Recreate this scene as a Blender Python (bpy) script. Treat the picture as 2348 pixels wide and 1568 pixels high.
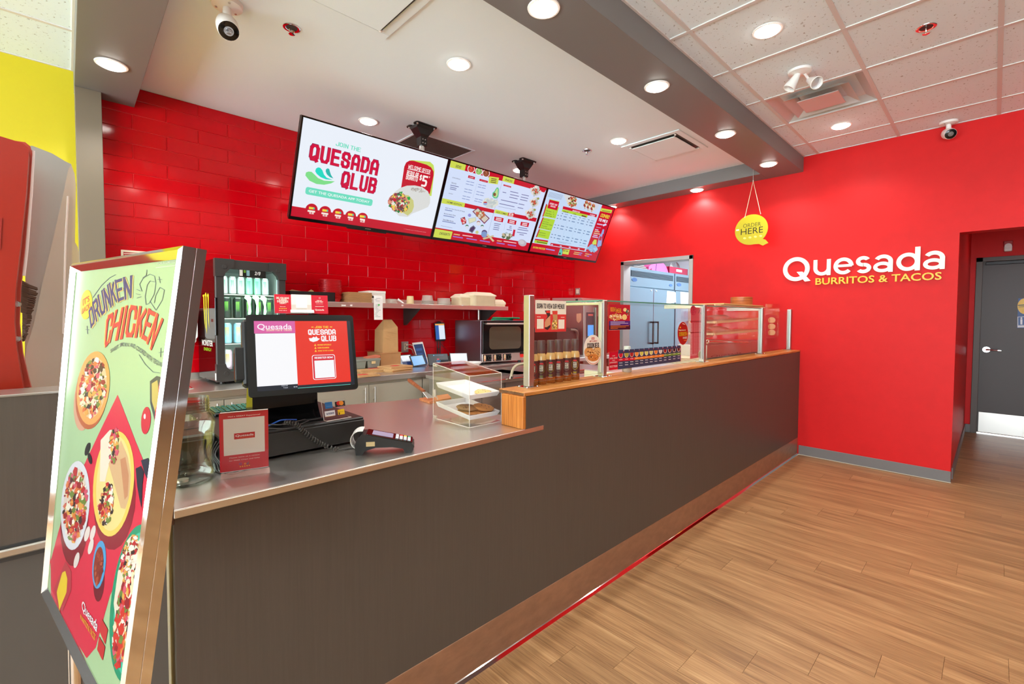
import bpy, math, random
from mathutils import Vector, Matrix, Euler
rnd = random.Random(11)
sc = bpy.context.scene
for o in list(bpy.data.objects):
    bpy.data.objects.remove(o, do_unlink=True)
col = sc.collection
PI = math.pi
sin, cos = math.sin, math.cos

# ------------------------------------------------------------------ camera
CAM = Vector((0, 0, 1.40))
F, YAW, PITCH, ROLL, CX, CY = 1061.57154, 0.805190786, -0.0355120897, -0.0042921467, 1174.0, 766.946
_f = Vector((cos(YAW)*cos(PITCH), sin(YAW)*cos(PITCH), sin(PITCH)))
_r = Vector((sin(YAW), -cos(YAW), 0)); _d = _f.cross(_r)
_r2 = _r*cos(ROLL) + _d*sin(ROLL); _d2 = _d*cos(ROLL) - _r*sin(ROLL)
cd = bpy.data.cameras.new('camera'); cam = bpy.data.objects.new('camera', cd); col.objects.link(cam)
rm = Matrix((_r2, -_d2, -_f)).transposed()
cam.matrix_world = Matrix.Translation(CAM) @ rm.to_4x4()
cd.sensor_width = 36; cd.sensor_fit = 'HORIZONTAL'; cd.lens = F*36/2348; cd.shift_y = (CY-784)/2348
cd.clip_start = 0.05; cd.clip_end = 60
sc.camera = cam

# ------------------------------------------------------------------ world, daylight through the added side opening, exposure
w = bpy.data.worlds.new('world'); sc.world = w; w.use_nodes = True
bg = w.node_tree.nodes['Background']; bg.inputs[0].default_value = (0.83, 0.945, 1.0, 1); bg.inputs[1].default_value = 11.5
sc.view_settings.view_transform = 'Standard'; sc.view_settings.look = 'None'
sc.view_settings.exposure = 0.0; sc.view_settings.gamma = 1.0
sc.view_settings.use_curve_mapping = False
LAMP_W, LAMP_COL = 36.0, (1.0, 0.98, 0.955)          # ceiling downlights
GLOW = 22.0

# ------------------------------------------------------------------ measuring: a pixel of the 2348x1568 photo -> a point on a real plane
def ray(x, y):
    return _r2*((x-CX)/F) + _d2*((y-CY)/F) + _f
def on(x, y, ax, val):
    d = ray(x, y); return CAM + d*((val-CAM[ax])/d[ax])
def onx(x, y, v): return on(x, y, 0, v)
def ony(x, y, v): return on(x, y, 1, v)
def onz(x, y, v): return on(x, y, 2, v)

# ------------------------------------------------------------------ colours and materials
def lin(c):
    out = []
    for v in c[:3]:
        v = v/255.0
        out.append(v/12.92 if v <= 0.04045 else ((v+0.055)/1.055)**2.4)
    return (out[0], out[1], out[2], 1.0)
class NT:
    def __init__(s, name):
        s.m = bpy.data.materials.new(name); s.m.use_nodes = True; s.t = s.m.node_tree
        s.p = s.t.nodes['Principled BSDF']; s.out = s.t.nodes['Material Output']
    def n(s, ty, **kw):
        nd = s.t.nodes.new(ty)
        for k, v in kw.items(): setattr(nd, k, v)
        return nd
    def l(s, a, b): s.t.links.new(a, b)
    def noise(s, scale, vec=None, detail=3, rough=.5):
        nz = s.n('ShaderNodeTexNoise'); nz.inputs['Scale'].default_value = scale; nz.inputs['Detail'].default_value = detail
        nz.inputs['Roughness'].default_value = rough
        if vec is not None: s.l(vec, nz.inputs['Vector'])
        return nz.outputs['Fac']
    def pos(s, sx=1, sy=1, sz=1, add=None):
        g = s.n('ShaderNodeNewGeometry'); mp = s.n('ShaderNodeMapping'); mp.inputs['Scale'].default_value = (sx, sy, sz)
        s.l(g.outputs['Position'], mp.inputs['Vector'])
        if add is not None: s.l(add, mp.inputs['Location'])
        return mp.outputs['Vector']
    def ramp(s, fac, stops):
        r = s.n('ShaderNodeValToRGB'); e = r.color_ramp.elements
        e[0].position, e[0].color = stops[0]; e[1].position, e[1].color = stops[-1]
        for p, c in stops[1:-1]:
            x = e.new(p); x.color = c
        s.l(fac, r.inputs['Fac']); return r.outputs['Color']
    def bump(s, h, strength=.2, dist=.002):
        b = s.n('ShaderNodeBump'); b.inputs['Strength'].default_value = strength; b.inputs['Distance'].default_value = dist
        s.l(h, b.inputs['Height']); s.l(b.outputs['Normal'], s.p.inputs['Normal'])
MATS = {}
def mat(name, c, rough=.5, metal=0., spec=.5, coat=0., bump=None, vary=0., emit=0.):
    """plain procedural material: c is sRGB 0-255; a noise varies colour a little; bump = (scale, strength)"""
    if name in MATS: return MATS[name]
    k = NT(name); p = k.p; b = lin(c)
    p.inputs['Roughness'].default_value = rough; p.inputs['Metallic'].default_value = metal
    p.inputs['Specular IOR Level'].default_value = spec; p.inputs['Coat Weight'].default_value = coat
    p.inputs['Base Color'].default_value = b
    if vary > 0:
        f = k.noise(9, k.pos(), 4); lo = [v*(1-vary) for v in b[:3]]+[1]; hi = [min(1, v*(1+vary)) for v in b[:3]]+[1]
        k.l(k.ramp(f, [(.3, lo), (.7, hi)]), p.inputs['Base Color'])
    if bump: k.bump(k.noise(bump[0], k.pos(), 2), bump[1])
    if emit > 0:
        p.inputs['Emission Color'].default_value = b; p.inputs['Emission Strength'].default_value = emit
    MATS[name] = k.m; return k.m
def steel(name, c, rough=.3, stretch=(4, 4, 220), bump=.05):
    k = NT(name); b = lin(c); k.p.inputs['Metallic'].default_value = 1; k.p.inputs['Base Color'].default_value = b
    f = k.noise(1.0, k.pos(*stretch), 3, .6)
    r = k.n('ShaderNodeMapRange'); r.inputs['To Min'].default_value = rough*.9; r.inputs['To Max'].default_value = rough*1.12
    k.l(f, r.inputs['Value']); k.l(r.outputs['Result'], k.p.inputs['Roughness'])
    k.bump(f, bump, .001); MATS[name] = k.m; return k.m
def glassy(name, tint=(255, 255, 255), ior=1.45, rough=0.0, body=0.0, bodycol=(255, 255, 255), refl=1.0):
    """a thin clear sheet: Fresnel mix of clear transmission and mirror, plus a little milky body"""
    k = NT(name); t = k.n('ShaderNodeBsdfTransparent'); t.inputs[0].default_value = lin(tint)
    g = k.n('ShaderNodeBsdfGlossy'); g.inputs['Roughness'].default_value = rough; g.inputs[0].default_value = (refl, refl, refl, 1)
    fr = k.n('ShaderNodeFresnel'); ge = k.n('ShaderNodeNewGeometry'); mi = k.n('ShaderNodeMix', data_type='FLOAT')
    mi.inputs[2].default_value = ior; mi.inputs[3].default_value = 1/ior
    k.l(ge.outputs['Backfacing'], mi.inputs[0]); k.l(mi.outputs[0], fr.inputs[0])
    mx = k.n('ShaderNodeMixShader'); k.l(fr.outputs[0], mx.inputs[0]); k.l(t.outputs[0], mx.inputs[1]); k.l(g.outputs[0], mx.inputs[2])
    res = mx.outputs[0]
    if body > 0:
        k.p.inputs['Base Color'].default_value = lin(bodycol); k.p.inputs['Roughness'].default_value = .35
        m2 = k.n('ShaderNodeMixShader'); m2.inputs[0].default_value = body
        k.l(res, m2.inputs[1]); k.l(k.p.outputs[0], m2.inputs[2]); res = m2.outputs[0]
    k.l(res, k.out.inputs['Surface']); MATS[name] = k.m; return k.m
def attr_mat(name, rough=.5, emit=0., coat=0., spec=.4):
    """flat print: the colour of each printed patch is stored on the mesh"""
    k = NT(name); a = k.n('ShaderNodeVertexColor'); a.layer_name = 'Col'
    k.p.inputs['Roughness'].default_value = rough; k.p.inputs['Coat Weight'].default_value = coat; k.p.inputs['Specular IOR Level'].default_value = spec
    if emit > 0:
        k.p.inputs['Base Color'].default_value = (.01, .01, .01, 1)
        k.l(a.outputs['Color'], k.p.inputs['Emission Color']); k.p.inputs['Emission Strength'].default_value = emit
    else: k.l(a.outputs['Color'], k.p.inputs['Base Color'])
    MATS[name] = k.m; return k.m

# ------------------------------------------------------------------ mesh builder
class MB:
    def __init__(s, m=None): s.v, s.f, s.i, s.sm, s.mi, s.m = [], [], [], [], 0, m
    def add(s, vs, fs, smooth=False):
        b = len(s.v)
        for p in vs:
            p = Vector(p); s.v.append(s.m @ p if s.m is not None else p)
        for f in fs:
            s.f.append([b+i for i in f]); s.i.append(s.mi); s.sm.append(smooth)
        return s
    def box(s, x0, x1, y0, y1, z0, z1, c=0.):
        if x0 > x1: x0, x1 = x1, x0
        if y0 > y1: y0, y1 = y1, y0
        if z0 > z1: z0, z1 = z1, z0
        c = min(c, (x1-x0)*.49, (y1-y0)*.49, (z1-z0)*.49)
        X, Y, Z = (x0, x1), (y0, y1), (z0, z1)
        if c <= 0:
            vs = [(X[i], Y[j], Z[k]) for i in (0, 1) for j in (0, 1) for k in (0, 1)]
            return s.add(vs, [(0, 1, 3, 2), (4, 6, 7, 5), (0, 4, 5, 1), (2, 3, 7, 6), (0, 2, 6, 4), (1, 5, 7, 3)])
        vs = []; ix = {}
        for i in (0, 1):
            for j in (0, 1):
                for k in (0, 1):
                    sx, sy, sz = (c, -c)[i], (c, -c)[j], (c, -c)[k]
                    ix[i, j, k] = len(vs)
                    vs += [(X[i], Y[j]+sy, Z[k]+sz), (X[i]+sx, Y[j], Z[k]+sz), (X[i]+sx, Y[j]+sy, Z[k])]
        fs = []
        for i in (0, 1):
            q = [ix[i, a, b]+0 for a, b in ((0, 0), (0, 1), (1, 1), (1, 0))]; fs.append(q if i == 0 else q[::-1])
        for j in (0, 1):
            q = [ix[a, j, b]+1 for a, b in ((0, 0), (1, 0), (1, 1), (0, 1))]; fs.append(q if j == 0 else q[::-1])
        for k in (0, 1):
            q = [ix[a, b, k]+2 for a, b in ((0, 0), (0, 1), (1, 1), (1, 0))]; fs.append(q if k == 0 else q[::-1])
        def oq(q, par): fs.append(q if par else q[::-1])
        for i in (0, 1):
            for j in (0, 1): oq([ix[i, j, 0], ix[i, j, 1], ix[i, j, 1]+1, ix[i, j, 0]+1], (i+j) % 2 == 1)
            for k in (0, 1): oq([ix[i, 0, k], ix[i, 1, k], ix[i, 1, k]+2, ix[i, 0, k]+2], (i+k) % 2 == 0)
        for j in (0, 1):
            for k in (0, 1): oq([ix[0, j, k]+1, ix[1, j, k]+1, ix[1, j, k]+2, ix[0, j, k]+2], (j+k) % 2 == 1)
        for (i, j, k), b in ix.items(): oq([b, b+1, b+2], (i+j+k) % 2 == 0)
        return s.add(vs, fs)
    def prism(s, pts, ax, a, b, smooth=False):
        """polygon extruded along axis ax ('x','y','z') from a to b; pts give the other two coordinates in order"""
        def P(p, t): return {'x': (t, p[0], p[1]), 'y': (p[0], t, p[1]), 'z': (p[0], p[1], t)}[ax]
        n = len(pts); vs = [P(p, a) for p in pts]+[P(p, b) for p in pts]
        fs = [list(range(n))[::-1], list(range(n, 2*n))]+[(i, (i+1) % n, n+(i+1) % n, n+i) for i in range(n)]
        ar = sum(pts[i][0]*pts[(i+1) % n][1]-pts[(i+1) % n][0]*pts[i][1] for i in range(n))
        flip = (ar < 0) ^ (b < a) ^ (ax == 'y')
        if flip: fs = [f[::-1] for f in fs]
        return s.add(vs, fs, smooth)
    def cyl(s, p0, p1, r0, r1=None, n=20, cap=True, smooth=True):
        r1 = r0 if r1 is None else r1; p0, p1 = Vector(p0), Vector(p1); a = (p1-p0).normalized()
        u = a.orthogonal().normalized(); v = a.cross(u); vs = []
        for p, r in ((p0, r0), (p1, r1)):
            vs += [p+u*(r*cos(2*PI*i/n))+v*(r*sin(2*PI*i/n)) for i in range(n)]
        fs = [(i, (i+1) % n, n+(i+1) % n, n+i) for i in range(n)]
        s.add(vs, fs, smooth)
        if cap: s.add(vs, [list(range(n))[::-1], list(range(n, 2*n))])
        return s
    def tube(s, path, r, n=8, smooth=True):
        path = [Vector(p) for p in path]; vs = []; k = len(path); u = None
        for i, p in enumerate(path):
            t = (path[min(i+1, k-1)]-path[max(i-1, 0)]).normalized()
            if u is None: u = t.orthogonal().normalized()
            u = (u-t*u.dot(t)).normalized(); v = t.cross(u); rr = r[i] if isinstance(r, (list, tuple)) else r
            vs += [p+u*(rr*cos(2*PI*j/n))+v*(rr*sin(2*PI*j/n)) for j in range(n)]
        fs = [(i*n+j, i*n+(j+1) % n, (i+1)*n+(j+1) % n, (i+1)*n+j) for i in range(k-1) for j in range(n)]
        fs += [list(range(n))[::-1], list(range((k-1)*n, k*n))]
        return s.add(vs, fs, smooth)
    def lathe(s, prof, c=(0, 0, 0), n=28, smooth=True, sq=0., axis=None):
        """profile (r, h) spun about the vertical; sq > 0 squares the section"""
        c = Vector(c); vs = []
        ax = Matrix.Identity(3) if axis is None else Vector((0, 0, 1)).rotation_difference(Vector(axis)).to_matrix()
        for r, h in prof:
            for i in range(n):
                t = 2*PI*i/n; k = 1.0
                if sq > 0:
                    e = 2+sq*6; k = (abs(cos(t))**e+abs(sin(t))**e)**(-1/e)
                vs.append(c+ax @ Vector((r*k*cos(t), r*k*sin(t), h)))
        m = len(prof)
        fs = [(a*n+i, a*n+(i+1) % n, (a+1)*n+(i+1) % n, (a+1)*n+i) for a in range(m-1) for i in range(n)]
        s.add(vs, fs, smooth)
        if prof[0][0] > 1e-6:
            s.f.append([len(s.v)-len(vs)+i for i in range(n)][::-1]); s.i.append(s.mi); s.sm.append(False)
        if prof[-1][0] > 1e-6:
            s.f.append([len(s.v)-n+i for i in range(n)]); s.i.append(s.mi); s.sm.append(False)
        return s
    def ell(s, c, rx, ry, rz, nu=16, nv=10):
        c = Vector(c); vs = []
        for a in range(nv+1):
            p = PI*a/nv
            vs += [c+Vector((rx*sin(p)*cos(2*PI*i/nu), ry*sin(p)*sin(2*PI*i/nu), -rz*cos(p))) for i in range(nu)]
        return s.add(vs, [(a*nu+i, a*nu+(i+1) % nu, (a+1)*nu+(i+1) % nu, (a+1)*nu+i) for a in range(nv) for i in range(nu)], True)
    def quad(s, a, b, c, d): return s.add([a, b, c, d], [(0, 1, 2, 3)])
def rrect(x0, x1, y0, y1, r, n=5):
    out = []
    for cx, cy, a in ((x1-r, y1-r, 0), (x0+r, y1-r, 90), (x0+r, y0+r, 180), (x1-r, y0+r, 270)):
        for i in range(n+1):
            t = math.radians(a+90*i/n); out.append((cx+r*cos(t), cy+r*sin(t)))
    return out
WM = {}
def mesh_of(mb, mats, base=None, cols=None):
    me = bpy.data.meshes.new('mesh'); inv = base.inverted() if base is not None else None
    vs = [tuple(inv @ p) if inv is not None else tuple(p) for p in mb.v]
    me.from_pydata(vs, [], mb.f)
    for m in (mats if isinstance(mats, (list, tuple)) else [mats]): me.materials.append(m)
    me.polygons.foreach_set('material_index', mb.i); me.polygons.foreach_set('use_smooth', mb.sm)
    if cols is not None:
        at = me.color_attributes.new('Col', 'FLOAT_COLOR', 'CORNER'); buf = []
        for f, c in zip(mb.f, cols): buf += list(c)*len(f)
        at.data.foreach_set('color', buf)
    if any(mb.sm): me.set_sharp_from_angle(angle=math.radians(42))
    me.update(); return me
def meta(o, label=None, cat=None, group=None, kind=None):
    if label: o['label'] = label
    if cat: o['category'] = cat
    if group: o['group'] = group
    if kind: o['kind'] = kind
    return o
def thing(name, label, cat, loc=(0, 0, 0), rz=0., group=None, rot=None):
    o = bpy.data.objects.new(name, None); col.objects.link(o); o.empty_display_size = .05
    o.location = loc; o.rotation_euler = rot or (0, 0, rz)
    WM[o.name] = Matrix.Translation(Vector(loc)) @ Euler(rot or (0, 0, rz)).to_matrix().to_4x4()
    return meta(o, label, cat, group)
def part(name, mb, mats, parent, label=None, kind=None, local=False, cols=None):
    """one mesh under its thing or part; the builder's points are world points unless local=True"""
    M = WM[parent.name]; o = bpy.data.objects.new(name, mesh_of(mb, mats, None if local else M, cols))
    col.objects.link(o); o.parent = parent; WM[o.name] = M
    return meta(o, label, None, None, kind)
def solo(name, mb, mats, label, cat, group=None, kind=None, cols=None):
    """a thing that is one mesh; its origin sits under its middle"""
    xs, ys, zs = [p.x for p in mb.v], [p.y for p in mb.v], [p.z for p in mb.v]
    B = Matrix.Translation(((min(xs)+max(xs))/2, (min(ys)+max(ys))/2, min(zs)))
    o = bpy.data.objects.new(name, mesh_of(mb, mats, B, cols)); col.objects.link(o); o.location = B.translation; WM[o.name] = B
    return meta(o, label, cat, group, kind)
def struct(name, mb, mats, label=None):
    o = bpy.data.objects.new(name, mesh_of(mb, mats)); col.objects.link(o); WM[o.name] = Matrix.Identity(4)
    return meta(o, label, None, None, 'structure')
ORDN = 'bottom second third fourth fifth sixth seventh eighth ninth tenth eleventh twelfth thirteenth fourteenth fifteenth sixteenth'.split()
def dup(root, loc, rz=None, label=None, group=None):
    r = root.copy(); col.objects.link(r); r.location = loc
    if rz is not None: r.rotation_euler = (0, 0, rz)
    WM[r.name] = Matrix.Translation(Vector(loc)) @ r.rotation_euler.to_matrix().to_4x4()
    if label: r['label'] = label
    if group: r['group'] = group
    for ch in list(root.children):
        c = ch.copy(); col.objects.link(c); c.parent = r
        for g in list(ch.children):
            d = g.copy(); col.objects.link(d); d.parent = c
    return r

# ------------------------------------------------------------------ flat print (signs, screens, labels)
tsc = bpy.data.scenes.new('lettering'); TC = {}
_R = [(0, .2), (0, .8), (.22, 1), (.78, 1), (1, .8), (1, .2), (.78, 0), (.22, 0), (0, .2)]
BLK = {'A': [[(0, 0), (0, .74), (.25, 1), (.75, 1), (1, .74), (1, 0)], [(0, .38), (1, .38)]], 'B': [[(0, 0), (0, 1), (.78, 1), (1, .86), (1, .66), (.78, .53), (0, .53)], [(.78, .53), (1, .38), (1, .15), (.78, 0), (0, 0)]],
 'C': [[(1, .68), (1, .84), (.78, 1), (.22, 1), (0, .84), (0, .16), (.22, 0), (.78, 0), (1, .16), (1, .32)]], 'D': [[(0, 0), (0, 1), (.7, 1), (1, .8), (1, .2), (.7, 0), (0, 0)]], 'E': [[(1, 1), (0, 1), (0, 0), (1, 0)], [(0, .52), (.86, .52)]],
 'F': [[(1, 1), (0, 1), (0, 0)], [(0, .5), (.86, .5)]], 'G': [[(1, .70), (1, .84), (.78, 1), (.22, 1), (0, .84), (0, .16), (.22, 0), (.78, 0), (1, .16), (1, .46), (.55, .46)]], 'H': [[(0, 0), (0, 1)], [(1, 0), (1, 1)], [(0, .52), (1, .52)]], 'I': [[(.5, 0), (.5, 1)]],
 'J': [[(1, 1), (1, .18), (.78, 0), (.22, 0), (0, .18), (0, .32)]], 'K': [[(0, 0), (0, 1)], [(1, 1), (.1, .45)], [(.35, .6), (1, 0)]], 'L': [[(0, 1), (0, 0), (1, 0)]], 'M': [[(0, 0), (0, 1), (.5, .35), (1, 1), (1, 0)]], 'N': [[(0, 0), (0, 1), (1, 0), (1, 1)]], 'O': [_R],
 'P': [[(0, 0), (0, 1), (.78, 1), (1, .84), (1, .6), (.78, .45), (0, .45)]], 'Q': [_R, [(.55, .25), (1.02, -.12)]], 'R': [[(0, 0), (0, 1), (.78, 1), (1, .85), (1, .62), (.78, .48), (0, .48)], [(.6, .48), (1, 0)]],
 'S': [[(1, .70), (1, .84), (.78, 1), (.22, 1), (0, .84), (0, .66), (.2, .54), (.8, .46), (1, .34), (1, .16), (.78, 0), (.22, 0), (0, .16), (0, .30)]], 'T': [[(0, 1), (1, 1)], [(.5, 1), (.5, 0)]], 'U': [[(0, 1), (0, .2), (.22, 0), (.78, 0), (1, .2), (1, 1)]],
 'V': [[(0, 1), (.5, 0), (1, 1)]], 'W': [[(0, 1), (.22, 0), (.5, .7), (.78, 0), (1, 1)]], 'X': [[(0, 0), (1, 1)], [(0, 1), (1, 0)]], 'Y': [[(0, 1), (.5, .5), (1, 1)], [(.5, .5), (.5, 0)]], 'Z': [[(0, 1), (1, 1), (0, 0), (1, 0)]],
 '0': [_R], '2': [[(0, .78), (.22, 1), (.78, 1), (1, .8), (1, .6), (0, 0), (1, 0)]], '3': [[(0, 1), (1, 1), (1, .54), (.3, .54)], [(1, .54), (1, 0), (0, 0)]], '5': [[(1, 1), (0, 1), (0, .56), (.78, .56), (1, .42), (1, .16), (.78, 0), (0, 0)]], '8': [_R, [(0, .52), (1, .52)]], '9': [[(1, .5), (0, .5), (0, 1), (1, 1), (1, 0), (0, 0)]],
 '$': [[(1, .78), (.78, .88), (.22, .88), (0, .74), (0, .62), (.2, .54), (.8, .46), (1, .36), (1, .26), (.78, .12), (.22, .12), (0, .22)], [(.5, 1), (.5, 0)]], '/': [[(.1, 0), (.9, 1)]], '!': [[(.5, 1), (.5, .34)], [(.5, .08), (.5, 0)]], '?': [[(0, .8), (.22, 1), (.78, 1), (1, .8), (.5, .45), (.5, .32)], [(.5, .06), (.5, 0)]], "'": [[(.5, 1), (.5, .75)]], '.': [[(.5, .06), (.5, 0)]], '*': [[(.2, .8), (.8, .8)], [(.5, .98), (.5, .6)]], '&': [[(1, 0), (.2, .7), (.2, .9), (.5, 1), (.75, .85), (0, .3), (0, .1), (.3, 0), (1, .35)]], '-': [[(.2, .5), (.8, .5)]], '(': [[(.6, 1), (.4, .5), (.6, 0)]], ')': [[(.4, 1), (.6, .5), (.4, 0)]]}
def block(s, t=.21):
    """heavy condensed capitals made of straight strokes"""
    vs, fs, x = [], [], 0.; W = .60
    for ch in s:
        if ch == ' ': x += .30; continue
        w_ = .24 if ch in "I!.'" else (.78 if ch in 'MW' else W); ix = w_-t
        for pl in BLK.get(ch, [_R]):
            P = [(x+t/2+p[0]*ix, .09+p[1]*.82) if w_ > .3 else (x+w_/2, .09+p[1]*.82) for p in pl]
            for k, (a, b) in enumerate(zip(P, P[1:])):
                dx, dy = b[0]-a[0], b[1]-a[1]; l = math.hypot(dx, dy) or 1e-6; dx, dy = dx/l, dy/l
                tt = t*(.86 if abs(dx) > .8 else 1.0); e = .088 if (abs(dx) < .05 or abs(dy) < .05) else .03
                a2, b2 = (a[0]-dx*e, a[1]-dy*e), (b[0]+dx*e, b[1]+dy*e); nx, ny = -dy*tt/2, dx*tt/2; i = len(vs)
                vs += [(a2[0]-nx, a2[1]-ny), (b2[0]-nx, b2[1]-ny), (b2[0]+nx, b2[1]+ny), (a2[0]+nx, a2[1]+ny)]; fs.append([i, i+1, i+2, i+3])
        x += w_+.07
    return vs, fs
def glyphs(s, bold=0., shear=0.):
    if bold >= .03 and not any(c.islower() for c in s):
        vs, fs = block(s, .125+bold*1.0); return [(a+shear*b*.9, b) for a, b in vs], fs
    bold = min(bold, .016)
    key = (s, bold, shear)
    if key not in TC:
        cu = bpy.data.curves.new('t', 'FONT'); cu.body = s; cu.size = 1; cu.offset = bold; cu.shear = shear; cu.resolution_u = 3
        ob = bpy.data.objects.new('t', cu); tsc.collection.objects.link(ob)
        vl = tsc.view_layers[0]; vl.update(); e = ob.evaluated_get(vl.depsgraph); me = e.to_mesh()
        vs = [(v.co.x, v.co.y) for v in me.vertices]; fs = [list(p.vertices) for p in me.polygons]
        e.to_mesh_clear(); bpy.data.objects.remove(ob); bpy.data.curves.remove(cu)
        TC[key] = (vs, fs)
    return TC[key]
def clip01(pts, lo, hi):
    for k in (0, 1):
        for sgn, lim in ((1, hi[k]), (-1, -lo[k])):
            out = []
            for i, p in enumerate(pts):
                q = pts[i-1]; a, b = sgn*q[k]-lim, sgn*p[k]-lim
                if (a <= 0) != (b <= 0):
                    t = a/(a-b); out.append((q[0]+(p[0]-q[0])*t, q[1]+(p[1]-q[1])*t))
                if b <= 0: out.append(p)
            pts = out
            if len(pts) < 3: return []
    return pts
class Print:
    """patches and letters on the plane O + u*U + v*V; photo pixels are carried onto that plane"""
    def __init__(s, O, U, V, eps=.0004, lo=None, hi=None, zoom=(0, 0, 1), to3=None, to2=None):
        s.O, s.U, s.V = Vector(O), Vector(U).normalized(), Vector(V).normalized(); s.N = s.U.cross(s.V)
        if s.N.dot(CAM-s.O) < 0: s.N = -s.N
        s.eps, s.mb, s.c, s.lo, s.hi, s.z, s.t3, s.t2 = eps, MB(), [], lo, hi, zoom, to3, to2
    def uv(s, p):
        x, y = s.z[0]+p[0]/s.z[2], s.z[1]+p[1]/s.z[2]
        if s.t2: return s.t2(x, y)
        d = ray(x, y); q = CAM+d*((s.O-CAM).dot(s.N)/d.dot(s.N))-s.O
        return (q.dot(s.U), q.dot(s.V))
    def p3(s, q, L):
        if s.t3: return s.t3(q[0], q[1])+s.N*(s.eps*L)
        return s.O+s.U*q[0]+s.V*q[1]+s.N*(s.eps*L)
    def raw(s, pts, c, L, clip=True):
        if s.lo and clip: pts = clip01(pts, s.lo, s.hi)
        if len(pts) < 3: return
        if s.t3:                                             # follow the slightly twisted panel: cut into cells
            n = s.cells; ua, ub = min(p[0] for p in pts), max(p[0] for p in pts); va, vb = min(p[1] for p in pts), max(p[1] for p in pts)
            for i in range(int(ua*n), min(n-1, int(ub*n))+1):
                for j in range(int(va*n), min(n-1, int(vb*n))+1):
                    q = clip01(pts, (i/n, j/n), ((i+1)/n, (j+1)/n))
                    if len(q) > 2: s._put(q, c, L)
            return
        s._put(pts, c, L)
    cells, dim = 14, 1.0
    def _put(s, pts, c, L):
        ar = sum(pts[i-1][0]*pts[i][1]-pts[i][0]*pts[i-1][1] for i in range(len(pts)))
        if (ar < 0) ^ (s.U.cross(s.V).dot(s.N) < 0): pts = pts[::-1]
        s.mb.add([s.p3(p, L) for p in pts], [list(range(len(pts)))]); k = s.dim; q = lin(c); s.c.append((q[0]*k, q[1]*k, q[2]*k, 1))
    def poly(s, pts, c, L=1): s.raw([s.uv(p) for p in pts], c, L)
    def rect(s, a, b, c, L=1, r=0.):
        (x0, y0), (x1, y1) = s.uv(a), s.uv(b); x0, x1 = min(x0, x1), max(x0, x1); y0, y1 = min(y0, y1), max(y0, y1)
        s.raw(rrect(x0, x1, y0, y1, r*min(x1-x0, y1-y0)) if r else [(x0, y0), (x1, y0), (x1, y1), (x0, y1)], c, L)
    def ell(s, ctr, rx, ry, c, L=1, n=20, rot=0.):
        """ellipse whose radii are in photo pixels"""
        a = math.radians(rot)
        s.poly([(ctr[0]+rx*cos(2*PI*i/n)*cos(a)-ry*sin(2*PI*i/n)*sin(a), ctr[1]+rx*cos(2*PI*i/n)*sin(a)+ry*sin(2*PI*i/n)*cos(a)) for i in range(n)], c, L)
    def line(s, pts, wd, c, L=1):
        for a, b in zip(pts, pts[1:]):
            dx, dy = b[0]-a[0], b[1]-a[1]; k = wd/2/max(1e-6, math.hypot(dx, dy)); nx, ny = -dy*k, dx*k
            s.poly([(a[0]+nx, a[1]+ny), (b[0]+nx, b[1]+ny), (b[0]-nx, b[1]-ny), (a[0]-nx, a[1]-ny)], c, L)
    def text(s, t, a, b, c, L=2, bold=.0, shear=0.):
        """letters filling the box from its lower left pixel a to its upper right pixel b"""
        vs, fs = glyphs(t, bold, shear)
        if not vs: return
        x0, x1 = min(v[0] for v in vs), max(v[0] for v in vs); y0, y1 = min(v[1] for v in vs), max(v[1] for v in vs)
        (u0, v0), (u1, v1) = s.uv(a), s.uv(b)
        s._g([(u0+(u1-u0)*(v[0]-x0)/(x1-x0), v0+(v1-v0)*(v[1]-y0)/(y1-y0)) for v in vs], fs, c, L)
    def warp(s, t, base, top, c, L=2, bold=.0, off=(0, 0)):
        """letters between two pixel polylines"""
        vs, fs = glyphs(t, bold)
        x0, x1 = min(v[0] for v in vs), max(v[0] for v in vs); y0, y1 = min(v[1] for v in vs), max(v[1] for v in vs)
        def at(pl, q):
            q = q*(len(pl)-1); i = min(int(q), len(pl)-2); k = q-i
            return (pl[i][0]*(1-k)+pl[i+1][0]*k, pl[i][1]*(1-k)+pl[i+1][1]*k)
        out = []
        for v in vs:
            q, h = (v[0]-x0)/(x1-x0), (v[1]-y0)/(y1-y0); A, B = at(base, q), at(top, q)
            out.append(s.uv((A[0]*(1-h)+B[0]*h+off[0], A[1]*(1-h)+B[1]*h+off[1])))
        s._g(out, fs, c, L)
    def _g(s, pts, fs, c, L):
        ok = all(s.lo[0] <= p[0] <= s.hi[0] and s.lo[1] <= p[1] <= s.hi[1] for p in pts) if s.lo else True
        for f in fs: s.raw([pts[i] for i in f], c, L, clip=not ok)
    def bits(s, ctr, rx, ry, n, size, cols, L=3, rot=0., seed=1):
        """chopped food: many small patches inside an ellipse"""
        g = random.Random(seed); a = math.radians(rot)
        for _ in range(n):
            t, q = g.random()*2*PI, math.sqrt(g.random()); ex, ey = rx*q*cos(t), ry*q*sin(t)
            cx, cy = ctr[0]+ex*cos(a)-ey*sin(a), ctr[1]+ex*sin(a)+ey*cos(a); k = g.random()*PI; z = size*(.5+g.random())
            m = g.choice((4, 5)); e = .5+.5*g.random()
            s.poly([(cx+z*cos(2*PI*i/m)*cos(k)-z*e*sin(2*PI*i/m)*sin(k), cy+(z*cos(2*PI*i/m)*sin(k)+z*e*sin(2*PI*i/m)*cos(k))*(ry/rx if ry > rx else 1)**.5) for i in range(m)], g.choice(cols), L+g.random())
    def done(s, name, m, parent): return part(name, s.mb, m, parent, cols=s.c)
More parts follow.
